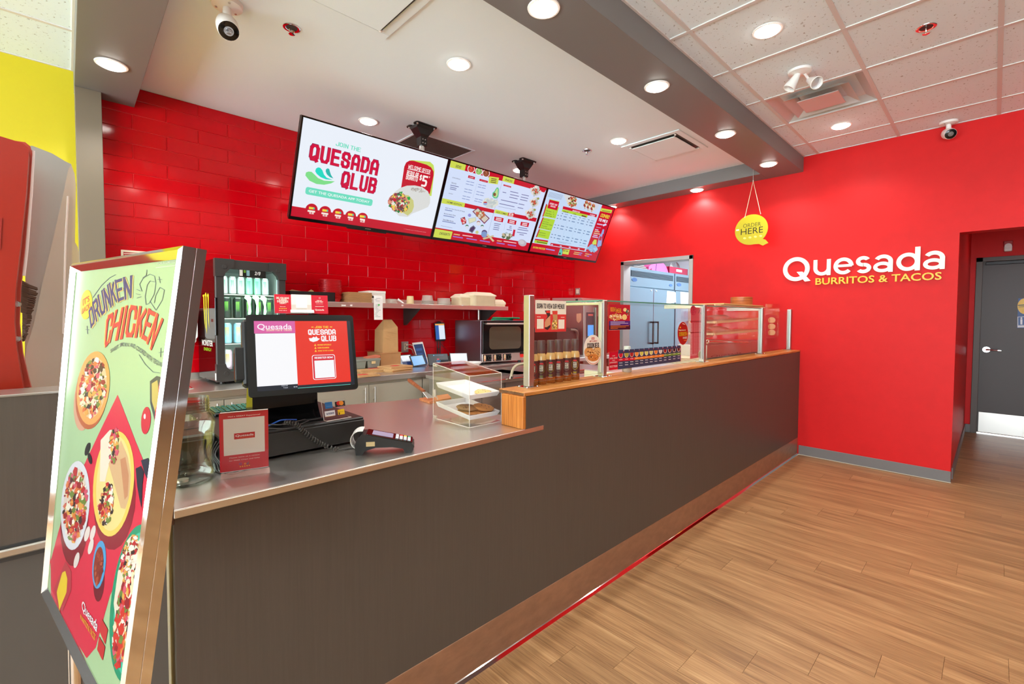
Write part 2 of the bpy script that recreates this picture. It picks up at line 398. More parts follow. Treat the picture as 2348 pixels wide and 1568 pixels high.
# ================================================================== materials
def floor_mat():
    k = NT('oak_plank'); oi = k.n('ShaderNodeObjectInfo')
    cm = k.n('ShaderNodeCombineXYZ'); mu = k.n('ShaderNodeMath', operation='MULTIPLY'); mu.inputs[1].default_value = 37.0
    k.l(oi.outputs['Random'], mu.inputs[0]); k.l(mu.outputs[0], cm.inputs[0]); k.l(mu.outputs[0], cm.inputs[1])
    v = k.pos(13, .85, 1, cm.outputs[0]); n1 = k.noise(1.5, v, 6, .62)
    v2 = k.pos(95, 2.6, 1, cm.outputs[0]); n2 = k.noise(1.6, v2, 3, .6)
    mx = k.n('ShaderNodeMix', data_type='FLOAT'); mx.inputs[0].default_value = .42; k.l(n1, mx.inputs[2]); k.l(n2, mx.inputs[3])
    c = k.ramp(mx.outputs[0], [(.30, lin((112, 80, 52))), (.43, lin((152, 112, 74))), (.55, lin((178, 136, 92))), (.70, lin((206, 166, 118)))])
    hs = k.n('ShaderNodeHueSaturation'); mr = k.n('ShaderNodeMapRange'); mr.inputs['To Min'].default_value = .90; mr.inputs['To Max'].default_value = 1.08
    k.l(oi.outputs['Random'], mr.inputs['Value']); k.l(mr.outputs[0], hs.inputs['Value']); k.l(c, hs.inputs['Color'])
    k.l(hs.outputs[0], k.p.inputs['Base Color']); k.p.inputs['Roughness'].default_value = .42; k.p.inputs['Specular IOR Level'].default_value = .35
    k.bump(n2, .12, .001); return k.m
def wood(name, dark, mid, light, sx, sy, sz, rough=.4):
    k = NT(name); n1 = k.noise(1.4, k.pos(sx, sy, sz), 5, .62)
    k.l(k.ramp(n1, [(.3, lin(dark)), (.5, lin(mid)), (.7, lin(light))]), k.p.inputs['Base Color'])
    k.p.inputs['Roughness'].default_value = rough; k.bump(n1, .15, .001); MATS[name] = k.m; return k.m
def grain_paint(name, c, rough, scale, strength, vary=.06, spec=.4):
    k = NT(name); b = lin(c); n1 = k.noise(1.0, k.pos(*scale), 3, .6)
    k.l(k.ramp(n1, [(.3, [v*(1-vary) for v in b[:3]]+[1]), (.7, [v*(1+vary) for v in b[:3]]+[1])]), k.p.inputs['Base Color'])
    k.p.inputs['Roughness'].default_value = rough; k.p.inputs['Specular IOR Level'].default_value = spec; k.bump(n1, strength, .001); MATS[name] = k.m; return k.m
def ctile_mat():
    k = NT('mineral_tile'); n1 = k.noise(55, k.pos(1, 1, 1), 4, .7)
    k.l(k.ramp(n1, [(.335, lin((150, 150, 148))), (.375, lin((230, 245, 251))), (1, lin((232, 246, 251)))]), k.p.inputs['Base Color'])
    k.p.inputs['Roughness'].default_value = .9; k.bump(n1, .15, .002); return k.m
m_oak = floor_mat()
m_red = mat('wall_red_paint', (210, 20, 21), .5, spec=.25, vary=.03, bump=(160, .04))
m_olive = mat('olive_paint', (214, 198, 24), .5, bump=(160, .04))
m_taupe = mat('taupe_paint', (118, 106, 88), .5, bump=(120, .03))
m_tile = mat('red_glazed_tile', (198, 2, 16), .10, spec=.35, vary=.05)
m_grout = mat('red_grout', (228, 46, 44), .7)
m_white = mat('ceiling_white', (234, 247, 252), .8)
m_ctile = ctile_mat()
m_tee = mat('ceiling_tee', (216, 214, 212), .5)
m_beam = mat('bulkhead_grey', (122, 120, 119), .45, bump=(140, .03))
m_base = mat('grey_vinyl', (112, 108, 106), .45)
m_brown = grain_paint('brown_laminate', (82, 72, 63), .45, (160, 160, 5), .22)
m_lower = mat('grey_laminate', (84, 78, 72), .5, bump=(200, .05))
m_kick = grain_paint('bronze_kick', (164, 126, 100), .3, (14, 14, 30), .08, .12, .6); m_kick.node_tree.nodes['Principled BSDF'].inputs['Metallic'].default_value = .55
m_steel = steel('brushed_steel', (226, 222, 216), .34, (3, 240, 240), .008)
m_steel_v = steel('brushed_steel_upright', (188, 184, 178), .42, (240, 240, 3), .01)
m_steel_k = steel('kitchen_steel', (186, 196, 204), .3, (4, 4, 160), .03)
m_chrome = mat('chrome', (226, 224, 222), .06, 1.0)
m_alu = mat('satin_aluminium', (204, 200, 194), .34, 1.0)
m_capwood = wood('oak_cap', (142, 84, 34), (192, 124, 58), (222, 160, 92), 3, 60, 60, .35)
m_endwood = wood('oak_upright', (150, 84, 30), (196, 116, 44), (214, 140, 66), 90, 90, 3, .4)
m_darkwood = wood('end_grain', (84, 54, 30), (108, 72, 42), (128, 88, 54), 60, 60, 60, .5)
m_black = mat('black_plastic', (26, 25, 25), .38)
m_blackgl = mat('black_gloss', (12, 12, 13), .12)
m_char = mat('charcoal_plastic', (52, 50, 48), .45)
m_whitep = mat('white_plastic', (238, 236, 232), .35)
m_cab = mat('grey_cabinet', (160, 152, 136), .45)
m_glass = glassy('sheet_glass', (250, 254, 252))
m_edge = mat('glass_edge', (92, 150, 128), .15)
m_acry = glassy('clear_acrylic', (252, 252, 253), 1.38)
m_acedge = mat('acrylic_edge', (236, 228, 218), .2, emit=0)
m_frost = glassy('frosted_plastic', (240, 236, 228), 1.4, .2, .55, (226, 214, 198))
m_kraft = mat('kraft_paper', (190, 148, 98), .8, vary=.08, bump=(60, .1))
m_card = mat('corrugated_card', (178, 130, 84), .8, vary=.08)
m_pulp = mat('moulded_pulp', (226, 206, 170), .8, vary=.05, bump=(200, .08))
m_print = attr_mat('printed_sheet', .35)
m_printm = attr_mat('printed_paper', .6)
m_screen = attr_mat('lit_screen', .2, .95)
m_lens = mat('lamp_lens', (255, 250, 240), .4, emit=GLOW)
m_mint = mat('green_silicone', (0, 132, 88), .5)

# ================================================================== the setting
XR, YC, YT, ZS, ZW = 5.449, 1.378, 4.333, .927, 1.083
# ---- floor: sub-floor and each plank
fl = struct('floor', MB().box(-4.6, 8.4, -5.2, 6.4, -.12, -.004), m_oak)
PW, PL, SH = .1765, 1.10, .183
def plank(x0, x1, y0, y1):
    part('plank', MB().box(x0+.0006, x1-.0006, y0+.0006, y1-.0006, -.004, 0), m_oak, fl)
i = -4
while True:
    x0 = 1.544+(i-1)*PW; x1 = x0+PW; i += 1
    if x0 > 8.0: break
    if x1 < .75: continue
    ymax = YC-.004 if x1 < XR+.05 else .218; off = (1.017-(i-2)*SH) % PL
    j = -3
    while j < 4:
        y0, y1 = off+j*PL, off+(j+1)*PL; j += 1
        y0, y1 = max(y0, -1.15), min(y1, ymax)
        if y1-y0 > .02: plank(x0, x1, y0, y1)
# ---- back wall and its tiles
wb = struct('wall_back', MB().box(.2, XR+.15, YT+.0065, 4.5, 0, 3.06), m_grout)
TH, TWD = .1048, .40; full = None
z = 2.745-18*TH; k = 0
while z < 3.045:
    z1 = min(z+TH, 3.045); xs = []; x = .369-TWD-(.2 if k % 2 else 0)
    while x < XR:
        a, b = max(x, .2), min(x+TWD, XR)
        if b-a > .02:
            ismain = abs(b-a-TWD) < 1e-4 and abs(z1-z-TH) < 1e-4
            if ismain and full is not None:
                o = bpy.data.objects.new('tile', full); col.objects.link(o); o.parent = wb; o.location = (a, YT, z)
            else:
                mb = MB(); g = .0019; mb.box(g, b-a-g, 0, .009, g, z1-z-g, .0022)
                me = mesh_of(mb, m_tile); o = bpy.data.objects.new('tile', me); col.objects.link(o); o.parent = wb; o.location = (a, YT, z)
                if ismain: full = me
            o.rotation_euler = (rnd.uniform(-.004, .004), 0, rnd.uniform(-.0015, .0015))
        x += TWD
    z += TH; k += 1
struct('wall_left', MB().box(-4.7, .068, 4.36, 4.5, 0, 3.06), m_olive)
ws = MB().box(-4.75, -4.6, -5.2, 4.5, 0, .25).box(-4.75, -4.6, -5.2, 4.5, 2.8, 3.2)  # unseen side left open between mullions, added to bring daylight from the left
for y in (-5.2, -3.3, -1.4, .5, 2.4, 4.3): ws.box(-4.75, -4.6, y, y+.1, .25, 2.8)
struct('wall_side', ws, m_alu)
struct('trim_1', MB().box(.068, .2, 4.2, 4.5, 0, 2.904, .002), m_taupe)              # column at the end of the tiled wall
# ---- right wall with the kitchen doorway and the corridor opening
wr = MB()
for y0, y1, z0, z1 in ((3.529, 4.5, 0, 3.2), (2.532, 3.529, 2.165, 3.2), (.222, 2.532, 0, 3.2), (-1.05, .222, 2.138, 3.2), (-5.2, -1.05, 0, 3.2)):
    wr.box(XR, XR+.14, y0, y1, z0, z1)
struct('wall_right', wr, m_red)
hall = MB().box(XR+.14, 8.3, .222, .34, 0, 3.0).box(8.11, 8.3, -1.05, -.78, 0, 3.0).box(8.11, 8.3, -.78, .17, 2.165, 3.0).box(8.11, 8.3, .17, .222, 0, 3.0).box(XR+.14, 8.3, -1.17, -1.05, 0, 3.0)
struct('wall_corridor', hall, m_red)
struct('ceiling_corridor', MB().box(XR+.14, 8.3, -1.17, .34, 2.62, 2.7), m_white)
struct('wall_kitchen', MB().box(XR+.14, 8.3, 5.9, 6.0, 0, 3).box(8.2, 8.3, .34, 6.0, 0, 3).box(XR+.14, XR+.16, 4.5, 6, 0, 3), mat('kitchen_wall', (225, 232, 236), .6))
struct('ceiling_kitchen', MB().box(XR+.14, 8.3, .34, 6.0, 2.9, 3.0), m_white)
# ---- daylight opening added on the unseen left side, plain wall behind the camera
struct('wall_front', MB().box(-4.75, XR+.14, -5.3, -5.2, 0, 3.2), mat('front_wall_grey', (120, 116, 110), .6))
# ---- baseboards
bb = struct('baseboard_right', MB().box(XR-.008, XR+.002, .218, YC-.01, 0, .098, .003), m_base)
bt = MB().box(XR-.012, XR-.006, .216, YC-.01, 0, .005)
part('bead', bt, mat('caulk', (206, 192, 170), .6), bb, 'pale caulk line')
struct('baseboard_corridor', MB().box(8.095, 8.11, .17, .222, 0, .1).box(XR+.14, 8.11, .212, .222, 0, .1), m_base)
# ---- ceilings
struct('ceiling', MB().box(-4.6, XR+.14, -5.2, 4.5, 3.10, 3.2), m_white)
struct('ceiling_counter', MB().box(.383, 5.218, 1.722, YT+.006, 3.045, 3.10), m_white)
def tiled_ceiling(name, xe, ye):
    gr = MB()
    x0, x1, y0, y1 = xe[0], xe[-1], ye[0], ye[-1]; h = .012
    for x in xe: gr.box(max(x-h, x0), min(x+h, x1), y0, y1, 3.052, 3.064)
    for y in ye: gr.box(x0, x1, max(y-h, y0), min(y+h, y1), 3.0525, 3.0635)
    s = struct(name, gr, m_tee)
    for a, b in zip(xe, xe[1:]):
        for c, d in zip(ye, ye[1:]):
            if name == 'ceiling_grid' and 3.8 < a < 3.9 and .6 < c < .7: continue       # the diffuser sits here
            t = rnd.uniform(0, .0015)
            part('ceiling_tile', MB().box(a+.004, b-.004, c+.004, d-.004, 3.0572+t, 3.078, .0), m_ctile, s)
gx = [.185+.6095*i for i in range(9)]; gx = [v for v in gx if v < XR-.05]+[XR]
tiled_ceiling('ceiling_grid', gx, [-1.84, -1.22, -.60, .02, .642, 1.262, 1.39])
tiled_ceiling('ceiling_grid_left', [-1.77, -1.16, -.55, .068], [1.92, 2.53, 3.14, 3.755, 4.36])
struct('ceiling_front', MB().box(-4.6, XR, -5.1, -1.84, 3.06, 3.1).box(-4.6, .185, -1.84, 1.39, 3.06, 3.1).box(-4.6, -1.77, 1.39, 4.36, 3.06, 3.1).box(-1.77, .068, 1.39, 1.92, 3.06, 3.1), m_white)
# ---- grey bulkheads
struct('trim_2', MB().box(.067, XR, 1.39, 1.722, 2.904, 3.10, .002), m_beam)
struct('trim_3', MB().box(5.218, XR, 1.722, YT+.006, 2.904, 3.10, .002), m_beam)
struct('trim_4', MB().box(.067, .383, 1.722, 4.36, 2.904, 3.10, .002), m_beam)
# thin bright bead where bulkhead meets white ceiling
# ---- kitchen doorway frame
fr = MB()
for y0, y1, z0, z1 in ((3.485, 3.535, 0, 2.17), (2.526, 2.576, 0, 2.17), (2.526, 3.535, 2.12, 2.17)):
    fr.box(XR-.012, XR+.155, y0, y1, z0, z1, .003)
struct('door_1', fr, m_steel_v, 'stainless frame round the kitchen doorway')
# ---- corridor door
XD = 8.11
d2 = struct('door_2', MB().box(XD+.02, XD+.065, -.72, .118, .012, 2.115, .003), mat('door_grey', (80, 74, 72), .45, bump=(90, .03)), 'dark grey corridor door')
fm = MB()
for y0, y1, z0, z1 in ((.112, .172, 0, 2.165), (-.785, -.725, 0, 2.165), (-.785, .172, 2.112, 2.165)): fm.box(XD-.015, XD+.1, y0, y1, z0, z1, .003)
part('door_frame', fm, mat('frame_grey', (92, 84, 78), .45), d2)
part('kick_plate', MB().box(XD+.016, XD+.0215, -.70, .10, .02, .265, .001), m_steel, d2, 'brushed steel kick plate')
part('closer_bar', MB().box(XD-.012, XD+.02, -.7, .09, 2.07, 2.108, .004), m_black, d2)
hd = MB().cyl((XD+.02, .055, 1.04), (XD-.012, .055, 1.04), .034, n=24).tube([(XD-.012, .055, 1.04), (XD-.045, .055, 1.04), (XD-.05, .04, 1.04), (XD-.05, -.07, 1.035)], .0095)
part('door_handle', hd, m_chrome, d2)
# ================================================================== service counter
ct = thing('service_counter', 'long brown laminate service counter with a steel till top and raised oak ledge', 'counter', (2.8, 1.9, 0))
mb = MB().box(.178, 1.398, YC, YC+.02, .176, .905).box(1.398, XR-.002, YC, YC+.02, .176, 1.064)
part('front_panel', mb, m_brown, ct)
part('half_wall', MB().box(1.404, XR-.002, YC+.02, 1.512, .3, 1.064), m_brown, ct)
part('carcass', MB().box(.178, 1.40, YC+.02, 2.25, .1, .902), m_cab, ct)
part('kick_plate', MB().box(-.9, XR-.01, YC-.002, YC+.01, .012, .1755, .0008), m_kick, ct, 'bronze coloured kick plate, scuffed')
part('floor_strip', MB().prism([(YC-.013, 0), (YC-.002, 0), (YC-.002, .016), (YC-.006, .014)], 'x', -.9, XR-.012), m_chrome, ct, 'bright metal strip along the floor')
st = MB().prism([(.178, 1.372), (1.384, 1.372), (1.384, 1.505), (1.52, 1.505), (1.52, 2.31), (.95, 2.44), (.178, 2.44)], 'z', ZS-.003, ZS)
st.box(.178, 1.398, 1.371, 1.376, ZS-.02, ZS-.001, .001).tube([(.178, 1.3745, ZS-.0025), (1.392, 1.3745, ZS-.0025)], .003, 8)
part('steel_top', st, m_steel, ct, 'brushed stainless top')
part('top_edge', MB().box(.178, 1.52, 1.376, 2.3, ZS-.022, ZS-.003), m_steel, ct)
part('oak_ledge', MB().box(1.396, XR-.002, 1.376, 1.536, 1.066, ZW, .0025), m_capwood, ct, 'oiled oak ledge')
part('ledge_end', MB().box(1.3955, 1.3962, 1.379, 1.533, 1.0685, ZW-.0025), m_darkwood, ct)
part('oak_end_board', MB().box(1.384, 1.404, 1.3715, 1.506, ZS, 1.066, .002), m_endwood, ct, 'upright oak board at the step in the counter')

# ================================================================== beverage counter at the left
bc = thing('beverage_counter', 'taupe panelled beverage counter left of the till with a steel rail', 'counter', (-.4, 1.43, 0))
part('upper_panel', MB().box(-1.6, .163, YC, YC+.10, .934, 1.236), m_brown, bc)
part('rail', MB().box(-1.6, .163, YC-.012, YC+.002, .912, .929, .003), m_alu, bc, 'pale steel rail')
part('shadow_gap', MB().box(-1.6, .163, YC+.001, YC+.02, .90, .935), m_char, bc)
part('lower_panel', MB().box(-1.6, .163, YC+.012, YC+.10, .012, .905), m_lower, bc)
part('top', MB().box(-1.6, .165, YC-.003, YC+.103, 1.236, 1.241, .001), m_alu, bc)
part('end_strip', MB().box(.164, .1785, YC-.006, YC+.10, .892, 1.241, .001), mat('dark_steel', (92, 78, 76), .25, .9), bc, 'dark steel corner strip')

# ================================================================== drink dispenser behind it
dm = thing('drink_dispenser', 'orange red and stainless drink dispenser with frosted chute left of the column', 'dispenser', (-.2, 1.9, ZS))
def pxy(pts, y): return [(ony(a, b, y).x, ony(a, b, y).z) for a, b in pts]
m_or = mat('orange_red_enamel', (160, 36, 16), .32, coat=.3); m_or2 = mat('salmon_enamel', (184, 70, 54), .35)
y = 1.60
part('side_panel', MB().prism(pxy([(-260, 268), (0, 312), (52, 328), (64, 338), (66, 350), (60, 440), (46, 570), (36, 660), (33, 740), (38, 800), (50, 870), (60, 930), (-260, 930)], y), 'y', y, y+.05), m_or, dm, 'orange red enamel panel')
y = 1.652
part('panel_rim', MB().prism(pxy([(30, 322), (58, 326), (70, 336), (74, 352), (68, 440), (57, 570), (47, 660), (44, 740), (52, 810), (66, 870), (84, 935), (30, 935)], y), 'y', y, y+.03), m_or2, dm, 'salmon red rim with rivets')
part('bright_trim', MB().tube([ony(*p, 1.665) for p in ((75, 345), (70, 440), (60, 570), (53, 632))], .0042, 8), m_whitep, dm, 'white trim line')
rv = MB()
for p in ((38, 697), (38, 777), (63, 894)):
    q = ony(*p, 1.65); rv.cyl(q+Vector((0, .002, 0)), q-Vector((0, .006, 0)), .0085, .007, 12)
part('rivets', rv, m_chrome, dm, None, 'stuff')
part('recess', MB().prism(pxy([(-40, 498), (5, 500), (1, 572), (-40, 574)], 1.598), 'y', 1.598, 1.61), mat('deep_red', (150, 28, 14), .5), dm)
y = 1.80
part('steel_hood', MB().prism(pxy([(60, 336), (74, 334), (92, 341), (120, 352), (150, 370), (163, 376), (168, 390), (166, 560), (160, 760), (150, 945), (56, 945)], y), 'y', y, y+.42), m_steel_v, dm, 'brushed stainless hood')
y = 1.74
part('chute', MB().prism(pxy([(157, 385), (164, 380), (171, 398), (174, 424), (172, 555), (178, 566), (182, 585), (181, 640), (150, 945), (66, 945), (54, 860), (60, 800), (78, 740), (97, 650), (120, 555), (142, 460)], y), 'y', y, y+.03), m_frost, dm, 'frosted plastic chute')
part('chute_seam', MB().tube([ony(*p, 1.737) for p in ((156, 450), (150, 560), (147, 690), (145, 765))], .0022, 6), m_acedge, dm)
bz = MB(); g = random.Random(3)
for i in range(46):
    t = i/46; a = ony(49+4*(t > .5), 644+t*140, 1.72); b = ony(86-30*t+g.uniform(-3, 3), 660+t*118+g.uniform(-2, 3), 1.725)
    bz.tube([a, a.lerp(b, .5)+Vector((0, -.006, -.002)), b], .0028, 5)
part('brush', bz, mat('brown_bristle', (84, 62, 44), .7), dm, 'dark brown bristle brush')

# ================================================================== poster stand
TWF = 1.107
PC = [CAM+ray(*p)*(d*TWF) for p, d in (((166, 604.7), .84), ((420, 563), .5744), ((99, 1363.4), .8246), ((268.03, 1711.33), .5389))]
def patch(u, v): return (PC[0]*(1-u)+PC[1]*u)*(1-v)+(PC[2]*(1-u)+PC[3]*u)*v
def hom(src, dst):
    A = []; B = []
    for (x, y), (u, v) in zip(src, dst):
        A.append([x, y, 1, 0, 0, 0, -u*x, -u*y]); B.append(u); A.append([0, 0, 0, x, y, 1, -v*x, -v*y]); B.append(v)
    n = 8
    for i in range(n):
        p = max(range(i, n), key=lambda r: abs(A[r][i])); A[i], A[p] = A[p], A[i]; B[i], B[p] = B[p], B[i]
        for r in range(n):
            if r != i:
                k = A[r][i]/A[i][i]; A[r] = [a-k*b for a, b in zip(A[r], A[i])]; B[r] -= k*B[i]
    return [B[i]/A[i][i] for i in range(n)]
HM = hom([(166, 604.7), (420, 563), (99, 1363.4), (268.03, 1711.33)], [(0, 0), (1, 0), (0, 1), (1, 1)])
def to_uv(x, y):
    k = HM[6]*x+HM[7]*y+1; return ((HM[0]*x+HM[1]*y+HM[2])/k, (HM[3]*x+HM[4]*y+HM[5])/k)
PU = (PC[1]-PC[0]).normalized(); PV = (PC[0]-PC[2]).normalized(); PN = PU.cross(PV).normalized()
if PN.dot(CAM-PC[0]) < 0: PN = -PN
foot = (PC[2]+PC[3])/2; BX, BY = foot.x, foot.y+.1
ps = thing('poster_stand', 'chrome framed poster stand with a green and red food poster in front of the counter', 'sign', (BX, BY, 0))
TH_ = .034                                                        # two snap frames back to back
def pp(u, v, d): return patch(u, v)+PN*d
def frame(mbx, d0, d1, wu, wv):
    """a ring with a sloped face: outer edge at d1, inner edge at d0"""
    o = [(0, 0), (1, 0), (1, 1), (0, 1)]; i2 = [(wu*.35, wv*.35), (1-wu*.35, wv*.35), (1-wu*.35, 1-wv*.35), (wu*.35, 1-wv*.35)]; n = [(wu, wv), (1-wu, wv), (1-wu, 1-wv), (wu, 1-wv)]
    for k in range(4):
        a, b = k, (k+1) % 4
        rings = [(o, d0-.013), (o, d1-.004), (i2, d1), (n, d0)]
        for (r0, e0), (r1, e1) in zip(rings, rings[1:]):
            mbx.quad(pp(*r0[a], e0), pp(*r0[b], e0), pp(*r1[b], e1), pp(*r1[a], e1))
        mbx.quad(pp(*n[a], d0), pp(*n[b], d0), pp(*n[b], d0-.013), pp(*n[a], d0-.013))
        mbx.quad(pp(*n[a], d0-.013), pp(*n[b], d0-.013), pp(*o[b], d0-.013), pp(*o[a], d0-.013))
fb = MB(); frame(fb, -.003, .004, .026, .026); part('snap_frame', fb, m_chrome, ps)
fb = MB(); frame(fb, -.0165, -.013, .024, .024); part('snap_frame', fb, m_chrome, ps)
part('backing', MB().add([pp(.02, .02, -.0145), pp(.98, .02, -.0145), pp(.98, .98, -.0145), pp(.02, .98, -.0145), pp(.02, .02, -.0075), pp(.98, .02, -.0075), pp(.98, .98, -.0075), pp(.02, .98, -.0075)], [(0, 1, 2, 3), (7, 6, 5, 4), (0, 4, 5, 1), (1, 5, 6, 2), (2, 6, 7, 3), (3, 7, 4, 0)]), m_black, ps)
pole = MB()
for s_ in (-.0, .019):
    b0 = patch(.24+s_*2.2, 1.0)-PN*.022; pole.tube([b0+Vector((0, 0, .06)), Vector((b0.x-.004, b0.y, .02))], .0085, 14)
part('pole', pole, m_chrome, ps, 'pair of chrome tubes')
part('base', MB().lathe([(.001, 0), (.19, 0), (.19, .012), (.17, .018), (.001, .02)], (foot.x-.005, foot.y+.10, 0), 40), m_chrome, ps)
# the poster itself
P = Print(PC[0], PU, PV, .00025, (.012, .012), (.988, .988), to3=lambda u, v: patch(u, v)-PN*.0045, to2=to_uv)
P.N = PN; P.dim = .52
P.raw([(.012, .012), (.988, .012), (.988, .988), (.012, .988)], (176, 204, 152), 0)
def D(*pts): return [(80+a/2.85, 550+b/2.85) for a, b in pts]
def E(*pts): return [(80+a/3.0275, 1050+b/3.0275) for a, b in pts]
RED, NAVY, SH1 = (222, 44, 70), (44, 46, 118), (242, 200, 110)
P.poly([(252, 957), (290, 1075), (328, 1186), (318, 1262), (280, 1330), (237, 1413), (209, 1506), (190, 1520), (110, 1380), (108, 1300), (140, 1190), (192, 1083)], (226, 46, 72), 1)
b_, t_ = D((330, 652), (375, 592), (420, 545), (470, 492), (520, 462), (588, 443)), D((318, 522), (350, 440), (400, 370), (450, 312), (500, 285), (597, 262))
P.warp('DRUNKEN', b_, t_, (232, 200, 120), 2, .03, (2.5, 1.5)); P.warp('DRUNKEN', b_, t_, NAVY, 3, .03)
b_, t_ = D((412, 818), (450, 772), (545, 752), (625, 762), (668, 782), (712, 872)), D((430, 565), (500, 525), (580, 495), (660, 520), (735, 556), (798, 640))
P.warp('CHICKEN', b_, t_, (250, 190, 90), 2, .04, (-2, -1)); P.warp('CHICKEN', b_, t_, (214, 40, 60), 3, .035)
P.warp("SWEET, SMOKIN' AND COOKED WITH TEQUILA", D((450, 855), (520, 815), (585, 832), (650, 895), (710, 965), (795, 1020)), D((450, 822), (520, 780), (590, 795), (660, 855), (720, 925), (797, 985)), (74, 92, 110), 3, .01)
P.ell(D((305, 470))[0], 12.4, 39, (250, 212, 40), 2, 28, 4); P.warp("IT'S", D((285, 478), (325, 445)), D((285, 428), (325, 400)), (214, 90, 40), 3, .02); P.warp("BACK!", D((277, 540), (330, 500)), D((280, 500), (330, 455)), (214, 90, 40), 3, .02)
INK = (76, 104, 118)
for pl in (((345, 420), (400, 330), (450, 275), (488, 252)), ((630, 890), (670, 970), (720, 1035), (765, 1050)), ((655, 400), (640, 340), (665, 290), (710, 262), (740, 280), (748, 340), (735, 430), (700, 500), (680, 508), (675, 440), (690, 350), (710, 318), (742, 330)), ((705, 480), (745, 560), (790, 480), (805, 400), (775, 375), (745, 440), (735, 500)), ((620, 380), (645, 395)), ((615, 415), (645, 425)), ((620, 450), (650, 440)), ((660, 290), (685, 270), (690, 225)), ((770, 285), (778, 340)), ((760, 310), (792, 312)), ((307, 630), (310, 690)), ((298, 655), (320, 660)), ((775, 860), (772, 930)), ((760, 895), (790, 892))):
    P.line(D(*pl), 1.3, INK, 2)
P.warp('FOR A LIMITED TIME', D((760, 190), (932, 172)), D((760, 165), (932, 148)), (214, 226, 200), 2, .01); P.line(D((750, 212), (935, 196)), 1.5, (226, 234, 214), 2)
FOOD = [(200, 40, 44), (232, 120, 60), (246, 226, 190), (160, 30, 40), (250, 240, 220), (120, 140, 60), (222, 90, 110), (236, 170, 80), (60, 40, 40)]
def dish(c, rx, ry, rim, inner, n, size, rot=0, seed=1, k=.82, side=None):
    if side: P.ell((c[0]-3, c[1]+10), rx, ry, side, 2, 30, rot)
    P.ell(c, rx, ry, rim, 2.4, 30, rot); P.ell(c, rx*k, ry*k, inner, 2.7, 30, rot); P.bits(c, rx*k*.96, ry*k*.96, n, size, FOOD, 3, rot, seed)
P.ell(D((285, 1160))[0], 22, 72, (220, 160, 128), 1.5, 30, 4)
dish(D((342, 1080))[0], 35, 90, (240, 166, 88), (238, 200, 150), 260, 4.2, 4, 5, side=(196, 100, 56))
P.ell(E((240, 560))[0], 30, 90, (140, 24, 40), 1.6); dish(E((246, 435))[0], 31, 97, (226, 222, 226), (232, 210, 196), 260, 4.2, 2, 6)
P.ell(E((505, 470))[0], 46, 112, (150, 26, 44), 1.6)
P.ell(E((497, 350))[0], 45, 120, (248, 206, 96), 2.2, 36, 2); P.ell(E((497, 350))[0], 38, 108, (246, 218, 140), 2.4, 36, 2)
P.poly(E((410, 30), (440, 0), (470, -30), (530, -20), (470, 190), (440, 330), (405, 320)), (242, 224, 200), 2.6)
P.poly(E((462, 210), (510, 130), (545, 60), (590, 190), (612, 330), (600, 480), (575, 556), (545, 540), (510, 400)), (222, 178, 130), 2.7); P.poly(E((540, 200), (575, 190), (598, 330), (592, 470), (570, 490)), (204, 140, 100), 2.9)
P.bits(E((497, 90))[0], 10, 40, 90, 3.6, FOOD, 3.2, 3, 8); P.bits(E((450, 490))[0], 15, 48, 130, 3.8, FOOD, 3.2, 4, 9)
P.ell(D((305, 1495))[0], 5, 15, (30, 24, 28), 3, 14, 14); P.ell(E((340, 145))[0], 4, 14, (28, 20, 24), 3, 14, -12)
P.poly(E((645, 290), (680, 280), (700, 330), (690, 420), (685, 580), (672, 520), (655, 420)), (40, 38, 54), 3); P.poly(E((680, 240), (730, 235), (738, 290), (722, 385), (705, 340)), (44, 44, 62), 3)
P.ell(D((672, 1380))[0], 11, 34, (214, 36, 60), 2.2, 22, 3); P.ell(D((665, 1350))[0], 2.6, 7, (250, 214, 214), 2.6, 10)
P.poly(D((700, 1100), (745, 1068), (775, 1085), (760, 1300), (790, 1470), (740, 1440), (700, 1260)), (58, 66, 74), 2.2); P.poly(D((712, 1120), (750, 1100), (760, 1200), (745, 1380), (712, 1250)), (206, 180, 96), 2.4)
P.ell(D((790, 1180))[0], 12, 40, (222, 50, 84), 2.6, 22, 4); P.ell(D((765, 1360))[0], 12, 38, (220, 40, 66), 2.7, 22, 4)
P.poly(E((112, 930), (185, 785), (225, 860), (225, 980), (170, 1090), (135, 1060)), (196, 60, 70), 2.2); P.poly(E((130, 960), (165, 850), (185, 845), (200, 900), (195, 980), (150, 1075)), (246, 206, 50), 2.6)
for c_ in ((325, 650), (362, 655), (350, 740), (258, 800)): P.ell(E(c_)[0], 5.6, 16, (234, 216, 206), 2.6, 14, 12)
P.ell(E((405, 980))[0], 12, 42, (120, 20, 36), 1.7); P.ell(E((406, 872))[0], 14.5, 50, (80, 160, 210), 2.4, 26, 3); P.ell(E((402, 880))[0], 10.5, 40, (150, 52, 36), 2.7, 26, 3); P.bits(E((402, 885))[0], 9, 36, 40, 3, [(170, 66, 44), (130, 40, 30), (190, 90, 60)], 3, 3, 12)
P.ell(E((640, 1180))[0], 52, 162, (36, 150, 108), 2.2, 40, 4); P.ell(E((645, 1190))[0], 45, 148, (70, 196, 160), 2.4, 40, 4)
P.poly(E((530, 960), (580, 780), (625, 742), (690, 830), (700, 960), (690, 1400), (560, 1510), (530, 1330), (505, 1150)), (236, 222, 196), 2.6)
P.bits(E((615, 900))[0], 22, 46, 150, 4.4, FOOD, 3, 4, 14); P.bits(E((570, 1270))[0], 17, 90, 190, 4.6, FOOD+[(220, 56, 44)]*5, 3.2, 6, 15); P.bits(E((645, 1230))[0], 15, 110, 220, 4.4, FOOD+[(236, 226, 180)]*3, 3.1, 6, 16)
